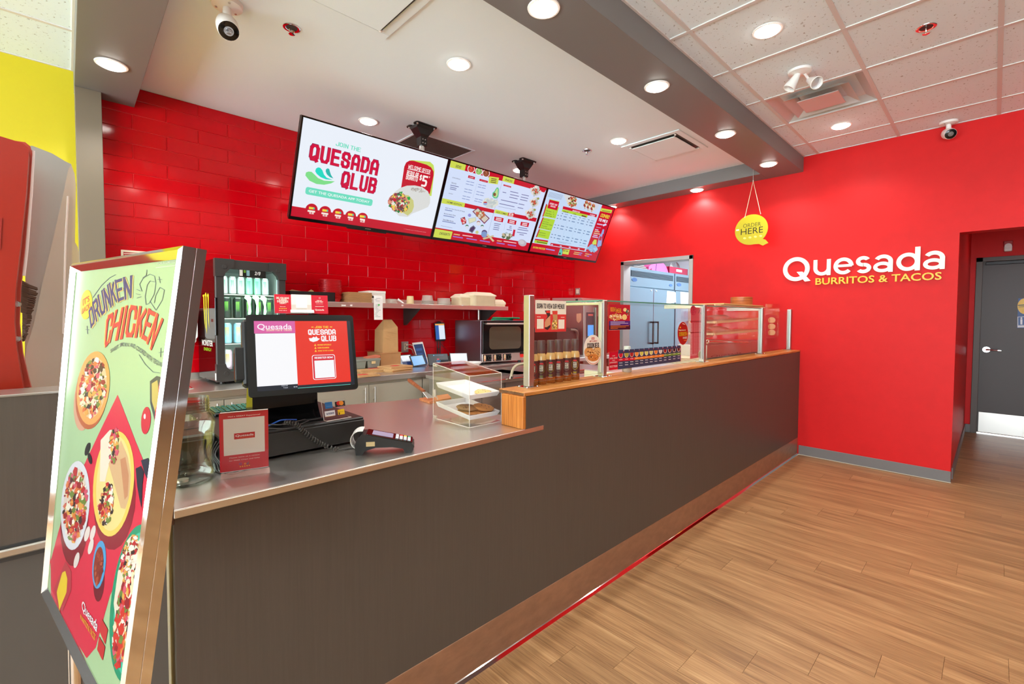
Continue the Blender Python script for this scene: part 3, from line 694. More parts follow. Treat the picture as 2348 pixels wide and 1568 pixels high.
P.poly(E((560, 1200), (590, 1020), (640, 925), (690, 895), (690, 915), (625, 1000), (590, 1160), (572, 1330)), (240, 230, 214), 3.6)
P.warp('Quesada', E((297, 1125), (395, 1300)), E((300, 1060), (410, 1235)), (252, 240, 238), 3.5, .05); P.warp('BURRITOS & TACOS', E((290, 1170), (385, 1338)), E((290, 1143), (395, 1305)), (246, 180, 40), 3.5, .02)
P.poly(E((415, 1290), (428, 1216), (470, 1300), (455, 1385)), (210, 56, 56), 3); P.poly(E((403, 1395), (414, 1320), (455, 1400), (440, 1475)), (206, 50, 50), 3)
P.done('poster', m_print, ps)
# ================================================================== glass jar
m_jar = glassy('jar_glass', (248, 250, 246), 1.5)
m_jar_i = glassy('jar_glass_thick', (240, 242, 238), 1.5)
JX, JY = .243, 1.592
jr = thing('glass_jar', 'big empty clear jar with pinched sides at the till edge', 'jar', (JX, JY, ZS))
n = 48; prof = [(.046, .004), (.057, .006), (.0625, .016), (.0635, .03), (.061, .055), (.0615, .085), (.0625, .12), (.062, .145), (.064, .16), (.0635, .172), (.058, .190), (.0545, .197), (.053, .204)]
mb = MB()
for sgn, dr in ((1, 0), (-1, -.0022)):
    vs = []
    for r, h in prof:
        pinch = math.exp(-((h-.085)/.045)**2)
        for i in range(n):
            t = 2*PI*i/n; sq = 1+.055*cos(4*t+.6) if h < .18 else 1
            k = (r+dr)*sq*(1-.20*pinch*max(0, cos(2*t-.4))**3); vs.append((JX+k*cos(t), JY+k*sin(t), ZS+h))
    fs = [(a*n+i, a*n+(i+1) % n, (a+1)*n+(i+1) % n, (a+1)*n+i) for a in range(len(prof)-1) for i in range(n)]
    mb.add(vs, fs if sgn > 0 else [f[::-1] for f in fs], True)
part('body', mb, m_jar, jr)
mb = MB()
for h in (.206, .214, .222, .230): mb.lathe([(.0525, h-.0035), (.0552, h-.001), (.0552, h+.001), (.0525, h+.0035)], (JX, JY, ZS), 40)
mb.lathe([(.051, .2005), (.0525, .202), (.0525, .240), (.0515, .2425), (.050, .241), (.0495, .203)], (JX, JY, ZS), 40)
part('thread_neck', mb, m_jar_i, jr, 'ridged screw neck')
part('base', MB().lathe([(.001, .0005), (.058, .0005), (.0605, .006), (.055, .0085), (.001, .006)], (JX, JY, ZS), 40), m_jar_i, jr, 'thick glass base')
mb = MB().cyl((.225, 1.566, ZS+.010), (.225, 1.566, ZS+.017), .014, n=24)
solo('coin', mb, mat('pale_coin', (222, 214, 200), .3, .6), 'pale coin lying in the bottom of the glass jar', 'coin')

# ================================================================== helper for print on a rectangle given by photo corners at a real distance
def rect_at(TL, U, V, **kw): return Print(TL, U, V, **kw)
UX = Vector((1, 0, 0)); UZ = Vector((0, 0, 1))

# ================================================================== review sign in an acrylic holder
s_ = 1.345
TLq = Vector((.315, 1.550, 1.118)); U = Vector((.119, -.0295, 0)).normalized(); V = Vector((-.0035, -.0145, .178)).normalized(); Nq = U.cross(V).normalized(); Nq = Nq if Nq.y < 0 else -Nq
W_, H_ = .1228, .179
qs = thing('review_sign', 'red review card with a white panel in a clear acrylic holder beside the jar', 'sign', (.376, 1.55, ZS))
def obox(o, U, V, N, w_, h_, d0, d1):
    mbx = MB(); vs = [o+U*(w_*i)+V*(-h_*j)+N*d for d in (d0, d1) for j in (0, 1) for i in (0, 1)]
    return mbx.add(vs, [(0, 1, 3, 2), (4, 6, 7, 5), (0, 4, 5, 1), (2, 3, 7, 6), (0, 2, 6, 4), (1, 5, 7, 3)])
part('card', obox(TLq, U, V, Nq, W_, H_, -.0008, 0), m_whitep, qs)
mb = obox(TLq+V*.003, U, V, Nq, W_, H_+.004, .0012, .0030)
part('acrylic_sheet', mb, m_acry, qs)
q0 = TLq-V*(H_+.001); f0 = q0+U*W_; fw = Vector((Nq.x, Nq.y, 0)).normalized()
mb = MB(); zf = ZS+.0002
a, b = Vector((q0.x, q0.y, 0)), Vector((f0.x, f0.y, 0))
vs = []
for p in (a-U*.001, b+U*.003):
    vs += [p+fw*.003+UZ*(zf+.011), p+fw*.001+UZ*(zf+.011), p+fw*.026+UZ*zf, p+fw*.027+UZ*(zf+.003), p-fw*.02+UZ*zf]
mb.add(vs, [(0, 5, 8, 3), (3, 8, 7, 2), (1, 2, 7, 6), (0, 3, 2, 1), (5, 6, 7, 8)])
part('acrylic_foot', mb, glassy('acrylic_foot', (250, 236, 232), 1.5, .05, .25, (236, 206, 198)), qs)
part('acrylic_top_edge', obox(TLq+V*.0035, U, V, Nq, W_, .0016, -.001, .003), m_acedge, qs)
P = Print(TLq+Nq*.0001, U, V, .00012, zoom=(470, 930, 9.2235))
P.rect((322, 1420), (1335, 85), (216, 26, 44), 0)
P.rect((400, 1068), (1258, 215), (244, 234, 220), 1)
P.text('Had a GREAT Experience?', (488, 258), (1168, 165), (252, 226, 214), 2, .01)
P.text('Please leave us a review', (520, 1120), (1160, 1020), (252, 226, 214), 2, .01); P.text('for FREE Chips and Salsa', (512, 1188), (1162, 1080), (252, 226, 214), 2, .01)
P.rect((618, 715), (1055, 545), (206, 22, 40), 2); P.text('Quesada', (645, 672), (1028, 578), (252, 240, 236), 3, .04); P.text('BURRITOS & TACOS', (745, 682), (1025, 642), (246, 150, 40), 3, .01)
P.text('G', (718, 1255), (778, 1205), (86, 100, 170), 2, .01); P.text('o', (828, 1245), (872, 1205), (250, 190, 40), 2, .03); P.text('g', (880, 1250), (912, 1205), (120, 90, 140), 2, .01); P.text('l', (915, 1232), (925, 1180), (70, 140, 110), 2, .01)
for i in range(5): P.ell((750+i*47, 1290-i*7), 15, 13, (246, 186, 40), 2, 10)
P.done('print', m_printm, qs)

t = thing('receipt_printer', 'black receipt printer behind the glass jar', 'printer', (.262, 1.82, ZS))
part('printer_body', MB().box(.19, .330, 1.70, 1.95, ZS+.0006, 1.035, .006), m_black, t); part('paper_slot', MB().box(.21, .31, 1.80, 1.81, 1.0345, 1.0365), m_char, t); part('front_cover', MB().box(.195, .325, 1.694, 1.701, ZS+.02, 1.02, .003), m_blackgl, t)
# ================================================================== till: cash drawer, touch screen terminal
dr = thing('cash_drawer', 'black metal cash drawer under the touch screen', 'cash drawer', (.56, 1.86, ZS))
part('body', MB().box(.335, .812, 1.662, 2.16, ZS+.006, 1.021, .004), mat('black_steel', (40, 38, 36), .36, bump=(300, .05)), dr)
part('drawer_front', MB().box(.337, .810, 1.654, 1.662, ZS+.008, 1.012, .002), mat('black_steel_front', (38, 36, 34), .42), dr)
mb = MB()
for x in (.36, .78):
    for yy in (1.69, 2.12): mb.cyl((x, yy, ZS), (x, yy, ZS+.008), .012, n=12)
part('feet', mb, m_black, dr, None, 'stuff')

s_ = 1.53/1.5
def S(p): return CAM+(Vector(p)-CAM)*s_
TLm, TRm, BLm = S((.418, 1.68, 1.408)), S((.752, 1.62, 1.408)), S((.406, 1.616, 1.147))
U = (TRm-TLm).normalized(); V = (TLm-BLm).normalized(); V = (V-U*V.dot(U)).normalized(); N = U.cross(V).normalized(); N = N if N.y < 0 else -N
Wm, Hm = .3459, .2753
pt = thing('pos_terminal', 'black touch screen till showing a red and white order page', 'computer', (.58, 1.80, 1.021))
Mm = Matrix((U, V, N)).transposed().to_4x4(); Mm.translation = TLm
def lbox(x0, x1, y0, y1, z0, z1, c=0): return MB(Mm).box(x0, x1, y0, y1, z0, z1, c)
mb = MB(Mm).prism(rrect(0, Wm, -Hm, 0, .012), 'z', -.016, 0)
part('screen_housing', mb, m_blackgl, pt)
part('rear_housing', lbox(-.012, .30, -.235, -.012, -.085, -.016, .008), m_black, pt)
mb = lbox(-.034, -.006, -.215, -.105, -.075, -.020, .003); part('card_reader', mb, m_black, pt)
part('reader_slot', lbox(-.0355, -.031, -.208, -.120, -.052, -.044), mat('slot_red', (120, 30, 20), .4), pt)
mb = MB(); prof = [(1.745, 1.0225), (1.715, 1.0225), (1.735, 1.05), (1.752, 1.08), (1.752, 1.20), (1.81, 1.20), (1.84, 1.0225)]
mb.prism(prof, 'x', .452, .672); part('stand', mb, m_blackgl, pt)
part('stand_base', MB().box(.445, .68, 1.705, 1.95, 1.0212, 1.030, .002), m_black, pt)
P = Print(TLm, U, V, .0003, zoom=(380, 700, 3.1355))
z_ = P
WHT = (252, 252, 255)
P.rect((660, 620), (1325, 113), (24, 30, 44), 1)
P.rect((657, 585), (950, 200), WHT, 2); P.rect((636, 203), (928, 113), (224, 100, 168), 2.5)
P.rect((950, 575), (1300, 113), (238, 50, 34), 2.4); P.rect((950, 597), (1328, 566), (110, 222, 206), 3)
P.text('Quesada', (658, 182), (905, 133), (255, 240, 250), 4, .045); P.text('BURRITOS & TACOS', (724, 187), (906, 172), (255, 214, 190), 4, .03)
P.text('Subtotal', (833, 583), (876, 570), (220, 226, 240), 4); P.text('Total', (845, 597), (876, 586), (220, 226, 240), 4); P.text('$0.00', (920, 592), (946, 580), (220, 226, 240), 4)
YEL = (250, 206, 70)
P.text('JOIN THE', (1072, 166), (1170, 148), YEL, 4, .04); P.line([(1046, 157), (1062, 157)], 6, YEL, 4); P.line([(1180, 156), (1196, 156)], 6, YEL, 4)
P.text('QUESADA', (1024, 217), (1220, 172), WHT, 4, .07); P.text('QLUB', (1118, 263), (1224, 217), WHT, 4, .07)
P.poly([(1028, 236), (1050, 236), (1062, 226), (1074, 232), (1082, 222), (1092, 236), (1108, 240), (1090, 256), (1060, 264), (1036, 256)], WHT, 4)
for k_, t in enumerate(('MEMBER SPECIALS', 'EARN REWARDS', 'SCAN TO PAY & EARN')):
    y = 284+k_*21; x1 = (1188, 1174, 1204)[k_]; P.text(t, (1090+k_*2, y+6), (x1, y-6), YEL, 4, .05); P.poly([(1066+k_*2, y+8), (1082+k_*2, y+8), (1074+k_*2, y-7)], YEL, 4)
P.rect((1060, 537), (1215, 352), WHT, 4, .09); P.rect((1064, 533), (1211, 356), (220, 30, 50), 5, .09); P.text('REGISTER NOW!', (1070, 386), (1200, 366), WHT, 6, .05); P.rect((1075, 525), (1208, 392), WHT, 6)
P.done('screen', m_screen, pt)

# ---- three-card sign standing on the terminal
s_ = 1.62/1.6
TLc = CAM+(Vector((.518, 1.727, 1.477))-CAM)*1.0; Uc = Vector((.170, -.033, 0)).normalized(); Vc = Vector((.003, .0135, .064)).normalized(); Nc = Uc.cross(Vc).normalized(); Nc = Nc if Nc.y < 0 else -Nc
fb_ = thing('feedback_sign', 'three-panel red and white feedback card on top of the till screen', 'sign', (.60, 1.70, 1.41))
for nm, a_, wd in (('left_card', 0, .055), ('middle_card', .055, .065), ('right_card', .12, .054)):
    part(nm, obox(TLc+Uc*a_, Uc, Vc, Nc, wd-.0006, .0655, -.0012, 0), m_whitep, fb_)
mb = MB()
for k_ in range(3): mb.add(obox(TLc+Uc*.050-Vc*(.0525+k_*.0042), Uc, Vc, Nc, .076, .0036, -.002, .003+k_*.003).v, [(0, 1, 3, 2), (4, 6, 7, 5), (0, 4, 5, 1), (2, 3, 7, 6), (0, 2, 6, 4), (1, 5, 7, 3)])
part('holder', mb, m_whitep, fb_, 'stepped white holder')
P = Print(TLc, Uc, Vc, .0002, zoom=(620, 660, 14.675))
P.rect((150, 850), (685, 228), (206, 18, 44), 1); P.rect((712, 770), (1370, 242), (246, 236, 222), 1); P.rect((712, 770), (1385, 578), (216, 204, 190), 1.5); P.rect((1398, 872), (1920, 270), (206, 18, 44), 1)
CRM = (255, 238, 220)
for t, a, b in (('DID YOU HAVE', (195, 372), (632, 316)), ('A GOOD', (290, 418), (545, 372)), ('EXPERIENCE', (228, 485), (605, 425)), ('TODAY?', (305, 540), (540, 488)), ('Share your', (325, 648), (515, 622)), ('review with us', (292, 775), (555, 752)), ("CAN WE", (1560, 450), (1730, 425)), ('DO BETTER?', (1515, 500), (1775, 462)), ('Quesada', (1505, 780), (1808, 722))): P.text(t, a, b, CRM, 3, .04)
for i in range(5): P.ell((315+i*54, 698), 17, 17, (250, 206, 50), 3, 10)
P.ell((1658, 350), 28, 28, CRM, 3, 16); P.ell((1658, 350), 22, 22, (206, 18, 44), 3.5, 16)
P.rect((868, 672), (1225, 332), (252, 248, 240), 3)
P.line([(880, 714), (1218, 712)], 10, (170, 158, 144), 3); P.line([(1508, 634), (1800, 634)], 14, CRM, 3); P.line([(1530, 545), (1770, 548)], 10, (240, 190, 180), 3)
P.done('print', m_printm, fb_)

# ---- card logos in an acrylic stand on the drawer
TLl = Vector((.668, 1.708, 1.0948)); Ul = Vector((.0955, .010, 0)).normalized(); Vl = Vector((-.002, .018, .066)).normalized(); Nl = Ul.cross(Vl).normalized(); Nl = Nl if Nl.y < 0 else -Nl
cl = thing('card_logo_stand', 'clear acrylic stand with four payment card logos on the cash drawer', 'sign', (.715, 1.70, 1.0212))
part('acrylic_sheet', obox(TLl, Ul, Vl, Nl, .0965, .0735, -.0016, 0), m_acry, cl)
mb = obox(TLl, Ul, Vl, Nl, .0012, .0735, -.002, .0004); b_ = TLl-Vl*.0735; fwd = Vector((Nl.x, Nl.y, 0)).normalized()
for e in (0, .0965):
    q = b_+Ul*e; mb.tube([Vector((q.x, q.y, 1.0230)), Vector((q.x, q.y, 1.0230))+fwd*.022], .0012, 6)
qa, qb = b_, b_+Ul*.0965; mb.tube([Vector((qa.x, qa.y, 1.0228))+fwd*.022, Vector((qb.x, qb.y, 1.0228))+fwd*.022], .0014, 6)
part('acrylic_edge', mb, m_acedge, cl)
P = Print(TLl, Ul, Vl, .0003, zoom=(600, 880, 7.8385))
P.rect((1146, 450), (1262, 318), (44, 124, 196), 1); P.text('AMERICAN', (1142, 385), (1256, 366), (190, 214, 236), 2, .03); P.text('EXPRESS', (1162, 412), (1262, 390), (190, 214, 236), 2, .03)
P.rect((1325, 420), (1490, 300), (34, 28, 28), 1); P.ell((1383, 348), 40, 40, (230, 40, 34), 2, 22); P.ell((1428, 344), 40, 40, (248, 150, 40), 2.2, 22); P.text('mastercard', (1352, 405), (1475, 392), (214, 206, 200), 2.4)
P.rect((1140, 594), (1312, 468), (246, 244, 246), 1); P.rect((1136, 490), (1304, 466), (30, 50, 110), 2); P.rect((1144, 595), (1318, 570), (240, 190, 40), 2); P.text('VISA', (1166, 558), (1296, 505), (26, 44, 110), 3, .03, .2)
P.rect((1375, 560), (1480, 446), (250, 204, 20), 1, .12); P.text('Interac', (1380, 505), (1470, 482), (50, 40, 20), 2, .02); P.poly([(1385, 515), (1400, 512), (1405, 552), (1390, 556)], (40, 34, 20), 2)
P.done('logos', m_printm, cl)

# ---- keyboard behind the drawer top
kb = thing('keyboard', 'black keyboard with a green glint painted on its keys, on the drawer left of the screen', 'keyboard', (.50, 2.08, 1.0212))
part('keyboard_body', MB().box(.395, .64, 2.03, 2.155, 1.0214, 1.034, .003), m_black, kb)
mb = MB()
for r_ in range(5):
    for c_ in range(13):
        mb.box(.40+c_*.018, .4155+c_*.018, 2.037+r_*.023, 2.056+r_*.023, 1.034, 1.039+.001*r_, .002)
part('keys', mb, mat('key_green_glint', (26, 92, 74), .2), kb, 'rows of glossy keys with a painted green glint', 'stuff')  # green fridge reflection painted into the colour of the black keys

# ---- cables
cc = MB(); pts = [ony(652, 969, 1.67), ony(676, 971, 1.64), ony(692, 985, 1.640), ony(715, 1004, 1.636), ony(742, 1020, 1.632), onz(776, 1031, ZS+.007)]
def spline(pts, n):
    out = []
    for i in range(len(pts)-1):
        p0, p1, p2, p3 = pts[max(i-1, 0)], pts[i], pts[i+1], pts[min(i+2, len(pts)-1)]
        for k in range(n):
            t = k/n; out.append(.5*((2*p1)+(p2-p0)*t+(2*p0-5*p1+4*p2-p3)*t*t+(3*p1-3*p2+p3-p0)*t**3))
    return out+[pts[-1]]
sp = spline(pts, 30); hel = []; N_ = len(sp); loops = 23
for i in range(loops*10):
    q = i/(loops*10)*(N_-2); k = int(q); p = sp[k].lerp(sp[k+1], q-k); t = (sp[min(k+2, N_-1)]-sp[max(k-1, 0)]).normalized()
    u = t.cross(UZ).normalized(); v = t.cross(u); a = 2*PI*i/10; hel.append(p+u*(.0066*cos(a))+v*(.0066*sin(a)))
cb = thing('coiled_cable', 'black coiled cable running down the drawer to the card machine', 'cable', (pts[-1].x, pts[-1].y, ZS))
part('coil', MB().tube(hel, .0023, 6), mat('coil_grey', (66, 62, 58), .35), cb)
part('straight_end', MB().tube(spline([pts[-1]-UZ*.002, onz(800, 1029, ZS+.003), onz(826, 1026, ZS+.004), onz(850, 1022, ZS+.004)], 8), .0022, 8), m_char, cb)
m_blue = mat('blue_cable', (36, 96, 200), .4)
q = [Vector((.36, 1.62, 1.0)), ony(600, 982, 1.648), ony(620, 974, 1.64), ony(642, 964, 1.675), ony(662, 962, 1.69), ony(680, 962, 1.70)]
solo('data_cable', MB().tube(spline(q, 8), .0024, 8), m_blue, 'bright blue data cable lying across the cash drawer', 'cable')
for j, (a, b, c_) in enumerate((((598, 978), (650, 973), (700, 961)), ((596, 985), (660, 982), (713, 962)))):
    solo('power_cable', MB().tube(spline([Vector((.352+.004*j, 1.640-.004*j, .985)), ony(*a, 1.642-.003*j), ony(*b, 1.638-.003*j), ony(*c_, 1.715)], 8), .0017, 6), m_char,
         ('dark power cable looping just under the blue one on the drawer', 'dark power cable drooping lowest over the drawer edge left of the coil')[j], 'cable')
mb = MB(); g = random.Random(5)
for j in range(5):
    a = Vector((.318+.006*j, 1.70-.01*j, 1.01)); mb.tube(spline([a, a+Vector((-.012-.003*j, -.02, -.03)), Vector((.312+.004*j, 1.66-.016*j, .955)), Vector((.316+.006*j, 1.63-.016*j, ZS+.004)), Vector((.36+.01*j, 1.625-.01*j, ZS+.004))], 6), .0022, 6)
solo('cable_bundle', mb, m_char, 'bundle of dark cables hanging between the jar and the review card', 'cable', kind='stuff')

# ================================================================== card machine
pm = thing('card_machine', 'black payment card machine with a paper roll and white keys at the till front', 'card machine', (.80, 1.49, ZS), rz=math.atan2(-.095, .15)); pm.scale = (1.12, 1.12, 1.12)
# local: x along the machine (left end = printer), y across, z up
prof = [(-.078, 0), (-.060, 0), (-.052, .012), (-.020, .021), (.03, .020), (.062, .014), (.070, .0), (.088, 0), (.094, .010), (.096, .022), (.088, .030), (-.05, .062), (-.062, .062), (-.074, .05), (-.082, .03)]
part('body', MB().prism(prof, 'y', -.037, .037), m_black, pm, local=True)
sl = math.atan2(-.032, .138); Ms = Matrix.Translation((.019, 0, .0475)) @ Matrix.Rotation(-sl, 4, 'Y')
part('face_plate', MB(Ms).prism(rrect(-.069, .074, -.035, .035, .006), 'z', -.003, .0015), m_blackgl, pm, local=True)
part('display', MB(Ms).box(-.052, .012, -.024, .026, .0015, .0024, .0003), mat('lcd_grey', (150, 150, 178), .15, emit=.25), pm, local=True)
kw = mat('white_key', (216, 222, 228), .4)
for r_ in range(4):
    for c_ in range(4):
        m_ = kw if r_ < 3 or c_ == 0 else (None, mat('red_key', (226, 70, 50), .4), mat('yellow_key', (244, 206, 40), .4), mat('green_key', (60, 196, 150), .4))[c_]
        part('key', MB(Ms).box(.020+c_*.0125, .030+c_*.0125, -.027+r_*.0135, -.0165+r_*.0135, .0015, .0042, .0012), m_, pm, local=True)
mb = MB(); pr_ = []
for i in range(13):
    t = math.radians(75+i*15); pr_.append((-.066+.030*cos(t), .044+.030*sin(t)))
inn = [(-.066+(a+.066)*.93, .044+(b-.044)*.93) for a, b in pr_]
mb.prism(pr_+inn[::-1], 'y', -.029, .029, True); part('paper_roll', mb, m_whitep, pm, 'white receipt paper curl', local=True)
part('asset_label', MB().box(-.048, -.022, -.0378, -.037, .026, .040, .0003), mat('label_cream', (206, 180, 130), .6), pm, local=True)
part('card_slot', MB().box(.086, .0965, -.026, .026, .013, .017), m_char, pm, local=True)

# ================================================================== cookie case
A, B_, Cx = (1.239, 1.551), 1.824, 1.429
cs = thing('cookie_case', 'clear acrylic cookie case with two white trays at the oak ledge', 'display case', ((A[0]+Cx)/2, (A[1]+B_)/2, ZS))
x0, x1, y0, y1, zt0, zt1 = A[0], Cx-.004, A[1], B_, 1.150, 1.186
z0 = ZS+.001; t = .003
def pane(name, vs):
    mb = MB(); n_ = (Vector(vs[1])-Vector(vs[0])).cross(Vector(vs[3])-Vector(vs[0])).normalized()*t
    mb.add([Vector(v) for v in vs]+[Vector(v)+n_ for v in vs], [(0, 1, 2, 3), (7, 6, 5, 4), (0, 4, 5, 1), (1, 5, 6, 2), (2, 6, 7, 3), (3, 7, 4, 0)])
    part(name, mb, m_acry, cs)
pane('left_pane', [(x0, y0, z0), (x0, y1, z0), (x0, y1, zt1), (x0, y0, zt0)])
pane('right_pane', [(x1, y0, z0), (x1, y1, z0), (x1, y1, zt1), (x1, y0, zt0)])
pane('front_pane', [(x0, y0, z0), (x1, y0, z0), (x1, y0, zt0), (x0, y0, zt0)])
pane('top_pane', [(x0, y0, zt0), (x1, y0, zt0), (x1, y1, zt1), (x0, y1, zt1)])
pane('base_pane', [(x0, y0, z0), (x1, y0, z0), (x1, y1, z0), (x0, y1, z0)])
mb = MB(); r = .0013
for a, b in (((x0, y0, z0), (x0, y0, zt0)), ((x1, y0, z0), (x1, y0, zt0)), ((x0, y1, z0), (x0, y1, zt1)), ((x0, y0, zt0), (x1, y0, zt0)), ((x0, y0, zt0), (x0, y1, zt1)), ((x1, y0, zt0), (x1, y1, zt1)), ((x0, y1, zt1), (x1, y1, zt1)), ((x0, y0, z0), (x1, y0, z0)), ((x0, y0, z0), (x0, y1, z0))): mb.tube([a, b], r, 6)
part('polished_edges', mb, m_acedge, cs)
mb = MB().box(x0-.004, x0+.002, y1-.022, y1, z0+.10, z0+.135, .001).tube([(x0-.002, y1-.014, z0+.108), (x0+.006, y1-.022, z0+.10), (x0+.004, y1-.03, z0+.09)], .003, 6).box(x0-.004, x0+.002, y1-.03, y1-.008, z0+.0, z0+.014, .001).box(x0-.002, x0+.004, y1-.03, y1-.004, zt1-.014, zt1-.006, .001)
part('hinge', mb, m_frost, cs, 'clear plastic hinges')
m_tray = mat('tray_white', (244, 242, 240), .3)
TR_ = []
for nm, zf, zb in (('upper_tray', 1.047, 1.075), ('lower_tray', .957, .985)):
    xa, xb, ya, yb = x0+.010, x1-.006, y0+.012, y1-.012; sl = math.atan2(zb-zf, yb-ya)
    Mt = Matrix.Translation((xa, ya, zf)) @ Matrix.Rotation(sl, 4, 'X'); wx, wy, hh, f_ = xb-xa, yb-ya, .020, .007
    mb = MB(Mt); fl_ = [(f_, f_, 0), (wx-f_, f_, 0), (wx-f_, wy-f_, 0), (f_, wy-f_, 0)]; rm_ = [(0, 0, hh), (wx, 0, hh), (wx, wy, hh), (0, wy, hh)]; ro = [(-.003, -.003, hh), (wx+.003, -.003, hh), (wx+.003, wy+.003, hh), (-.003, wy+.003, hh)]; ru = [(a, b, hh-.003) for a, b, c in ro]; ou = [(f_-.002, f_-.002, -.002), (wx-f_+.002, f_-.002, -.002), (wx-f_+.002, wy-f_+.002, -.002), (f_-.002, wy-f_+.002, -.002)]
    mb.add(fl_, [(0, 1, 2, 3)]); mb.add(ou, [(3, 2, 1, 0)])
    for r0, r1 in ((fl_, rm_), (rm_, ro), (ro, ru), (ru, ou)):
        for k in range(4): mb.quad(r0[k], r0[(k+1) % 4], r1[(k+1) % 4], r1[k])
    part(nm, mb, m_tray, cs, 'white sloping tray'); TR_.append(Mt)
def cookie(Mt, cx, cy, h, r, tilt, c1, c2, label, dark, chips=26, seed=1):
    g = random.Random(seed); Mc = Mt @ Matrix.Translation((cx, cy, h)) @ Matrix.Rotation(tilt[0], 4, 'X') @ Matrix.Rotation(tilt[1], 4, 'Y')
    ck = thing('cookie', label, 'cookie', tuple(Mc.translation)); n = 22; mb = MB(Mc); vs = []
    wob = [1+g.uniform(-.05, .05) for _ in range(n)]
    pr2 = [(.001, 0), (.6, 0), (.94, .0015), (1.0, .0055), (.93, .010), (.7, .0132), (.4, .0148), (.001, .0152)]
    for a, h_ in pr2: vs += [(r*a*wob[i]*cos(2*PI*i/n), r*a*wob[i]*sin(2*PI*i/n), h_+(g.uniform(-.0008, .0008) if a > .3 else 0)) for i in range(n)]
    mb.add(vs, [(a*n+i, a*n+(i+1) % n, (a+1)*n+(i+1) % n, (a+1)*n+i) for a in range(len(pr2)-1) for i in range(n)], True)
    part('dough', mb, c1, ck)
    mb = MB(Mc)
    for _ in range(chips):
        a, q = g.random()*2*PI, math.sqrt(g.random())*.86; hz = .0150-.006*q*q; mb.ell((r*q*cos(a), r*q*sin(a), hz), g.uniform(.0018, .0034), g.uniform(.0016, .0028), .0016, 6, 4)
    part('chocolate_chips', mb, c2, ck, None, 'stuff')
m_dough = mat('cookie_dough', (192, 130, 72), .85, vary=.18, bump=(220, .5)); m_dough2 = mat('pale_dough', (232, 196, 128), .85, vary=.12, bump=(220, .4)); m_choc = mat('chocolate', (52, 32, 24), .4)
m_dough3 = mat('brown_dough', (156, 114, 74), .85, vary=.2, bump=(220, .5))
cookie(TR_[0], .122, .052, .001, .041, (0, 0), m_dough2, mat('pale_chip', (120, 84, 46), .6), 'pale golden cookie alone on the upper white tray', 0, 14, 2)
cookie(TR_[1], .070, .095, .001, .052, (0, 0), m_dough, m_choc, 'bottom left chocolate chip cookie lying flat on the lower tray', 0, 26, 3)
cookie(TR_[1], .066, .100, .017, .053, (-.05, .03), m_dough3, m_choc, 'upper left chocolate chip cookie of the stack on the lower tray', 0, 40, 4)
cookie(TR_[1], .122, .052, .001, .043, (0, 0), m_dough, m_choc, 'front right chocolate chip cookie lying flat on the lower tray', 0, 20, 5)
cookie(TR_[1], .128, .062, .019, .050, (.06, .06), m_dough, m_choc, 'front right chocolate chip cookie on top on the lower tray', 0, 24, 6)

# ================================================================== spatula on its board
sp_ = thing('spatula', 'steel spatula with a brown wooden handle leaning behind the cookie case', 'spatula', tuple(onz(980, 908, .947)))
h0, h1 = onz(937, 871, 1.02), onz(973, 898, .985)
b1 = onz(988, 912, .952); ax_ = (h1-h0)
mb = MB().tube([h0, h0+ax_*.08, h0+ax_*.4, h0+ax_*.8, h1], [.009, .0125, .0115, .0095, .0095], 10); part('wooden_handle', mb, wood('walnut_handle', (96, 50, 28), (142, 78, 46), (168, 100, 62), 30, 30, 30), sp_)
sd = ax_.cross(UZ).normalized()
mb = MB().add([h1-sd*.010, h1+sd*.010, b1+sd*.020, b1-sd*.020, h1-sd*.010-UZ*.0016, h1+sd*.010-UZ*.0016, b1+sd*.020-UZ*.0016, b1-sd*.020-UZ*.0016], [(0, 1, 2, 3), (7, 6, 5, 4), (0, 4, 5, 1), (1, 5, 6, 2), (2, 6, 7, 3), (3, 7, 4, 0)])
part('steel_blade', mb, m_chrome, sp_)
bd = [onz(962, 913, .94), onz(985, 921, .94), onz(1035, 912, .94), onz(1027, 903, .94)]
solo('wooden_board', MB().prism([(p.x, p.y) for p in bd], 'z', .928, .941), wood('board_wood', (150, 84, 50), (186, 112, 70), (206, 136, 92), 10, 60, 60), 'reddish wooden board under the spatula behind the cookie case', 'board')
# ================================================================== sneeze guard on the oak ledge
GY = 1.474                                                     # plane of the upright glass
sg = thing('sneeze_guard', 'steel posted glass sneeze guard standing on the oak ledge', 'sneeze guard', (3.4, GY, ZW))
posts = [(1.510, 1.543, 1.505, .0), (2.088, 2.121, 1.499, .46), (3.342, 3.380, 1.503, .29), (4.560, 4.598, 1.503, .29), (5.409, XR-.002, 1.503, 0)]
for x0, x1, zt, arm in posts:
    part('post', MB().box(x0, x1, 1.458, 1.496, ZW+.004, zt, .0025), m_steel_v, sg)
    part('post_foot', MB().box(x0-.026, min(x1+.026, XR-.002), 1.444, 1.512, ZW, ZW+.004, .001), m_chrome, sg)
    sc_ = MB()
    for sx in (x0-.017, x1+.017):
        for sy in (1.452, 1.504):
            if sx < XR-.01: sc_.lathe([(.0055, 0), (.005, .003), (.001, .0042)], (sx, sy, ZW+.004), 10)
    part('screws', sc_, m_chrome, sg, None, 'stuff')
    if arm: part('shelf_arm', MB().box(x0+.006, x1-.006, 1.492, 1.49+arm, zt-.026, zt-.010, .002), m_alu, sg)
def glass_panel(x0, x1, z0, z1):
    mb = MB().box(x0, x1, GY-.003, GY+.003, z0, z1); o = part('glass_pane', mb, [m_glass, m_edge], sg)
    for i, p in enumerate(o.data.polygons):
        if abs(p.normal.y) < .5: p.material_index = 1
for (a, b, zt, _), (c, d, _, _) in zip(posts, posts[1:]): glass_panel(b+.003, c-.003, 1.103 if a < 2 else 1.108, 1.488)
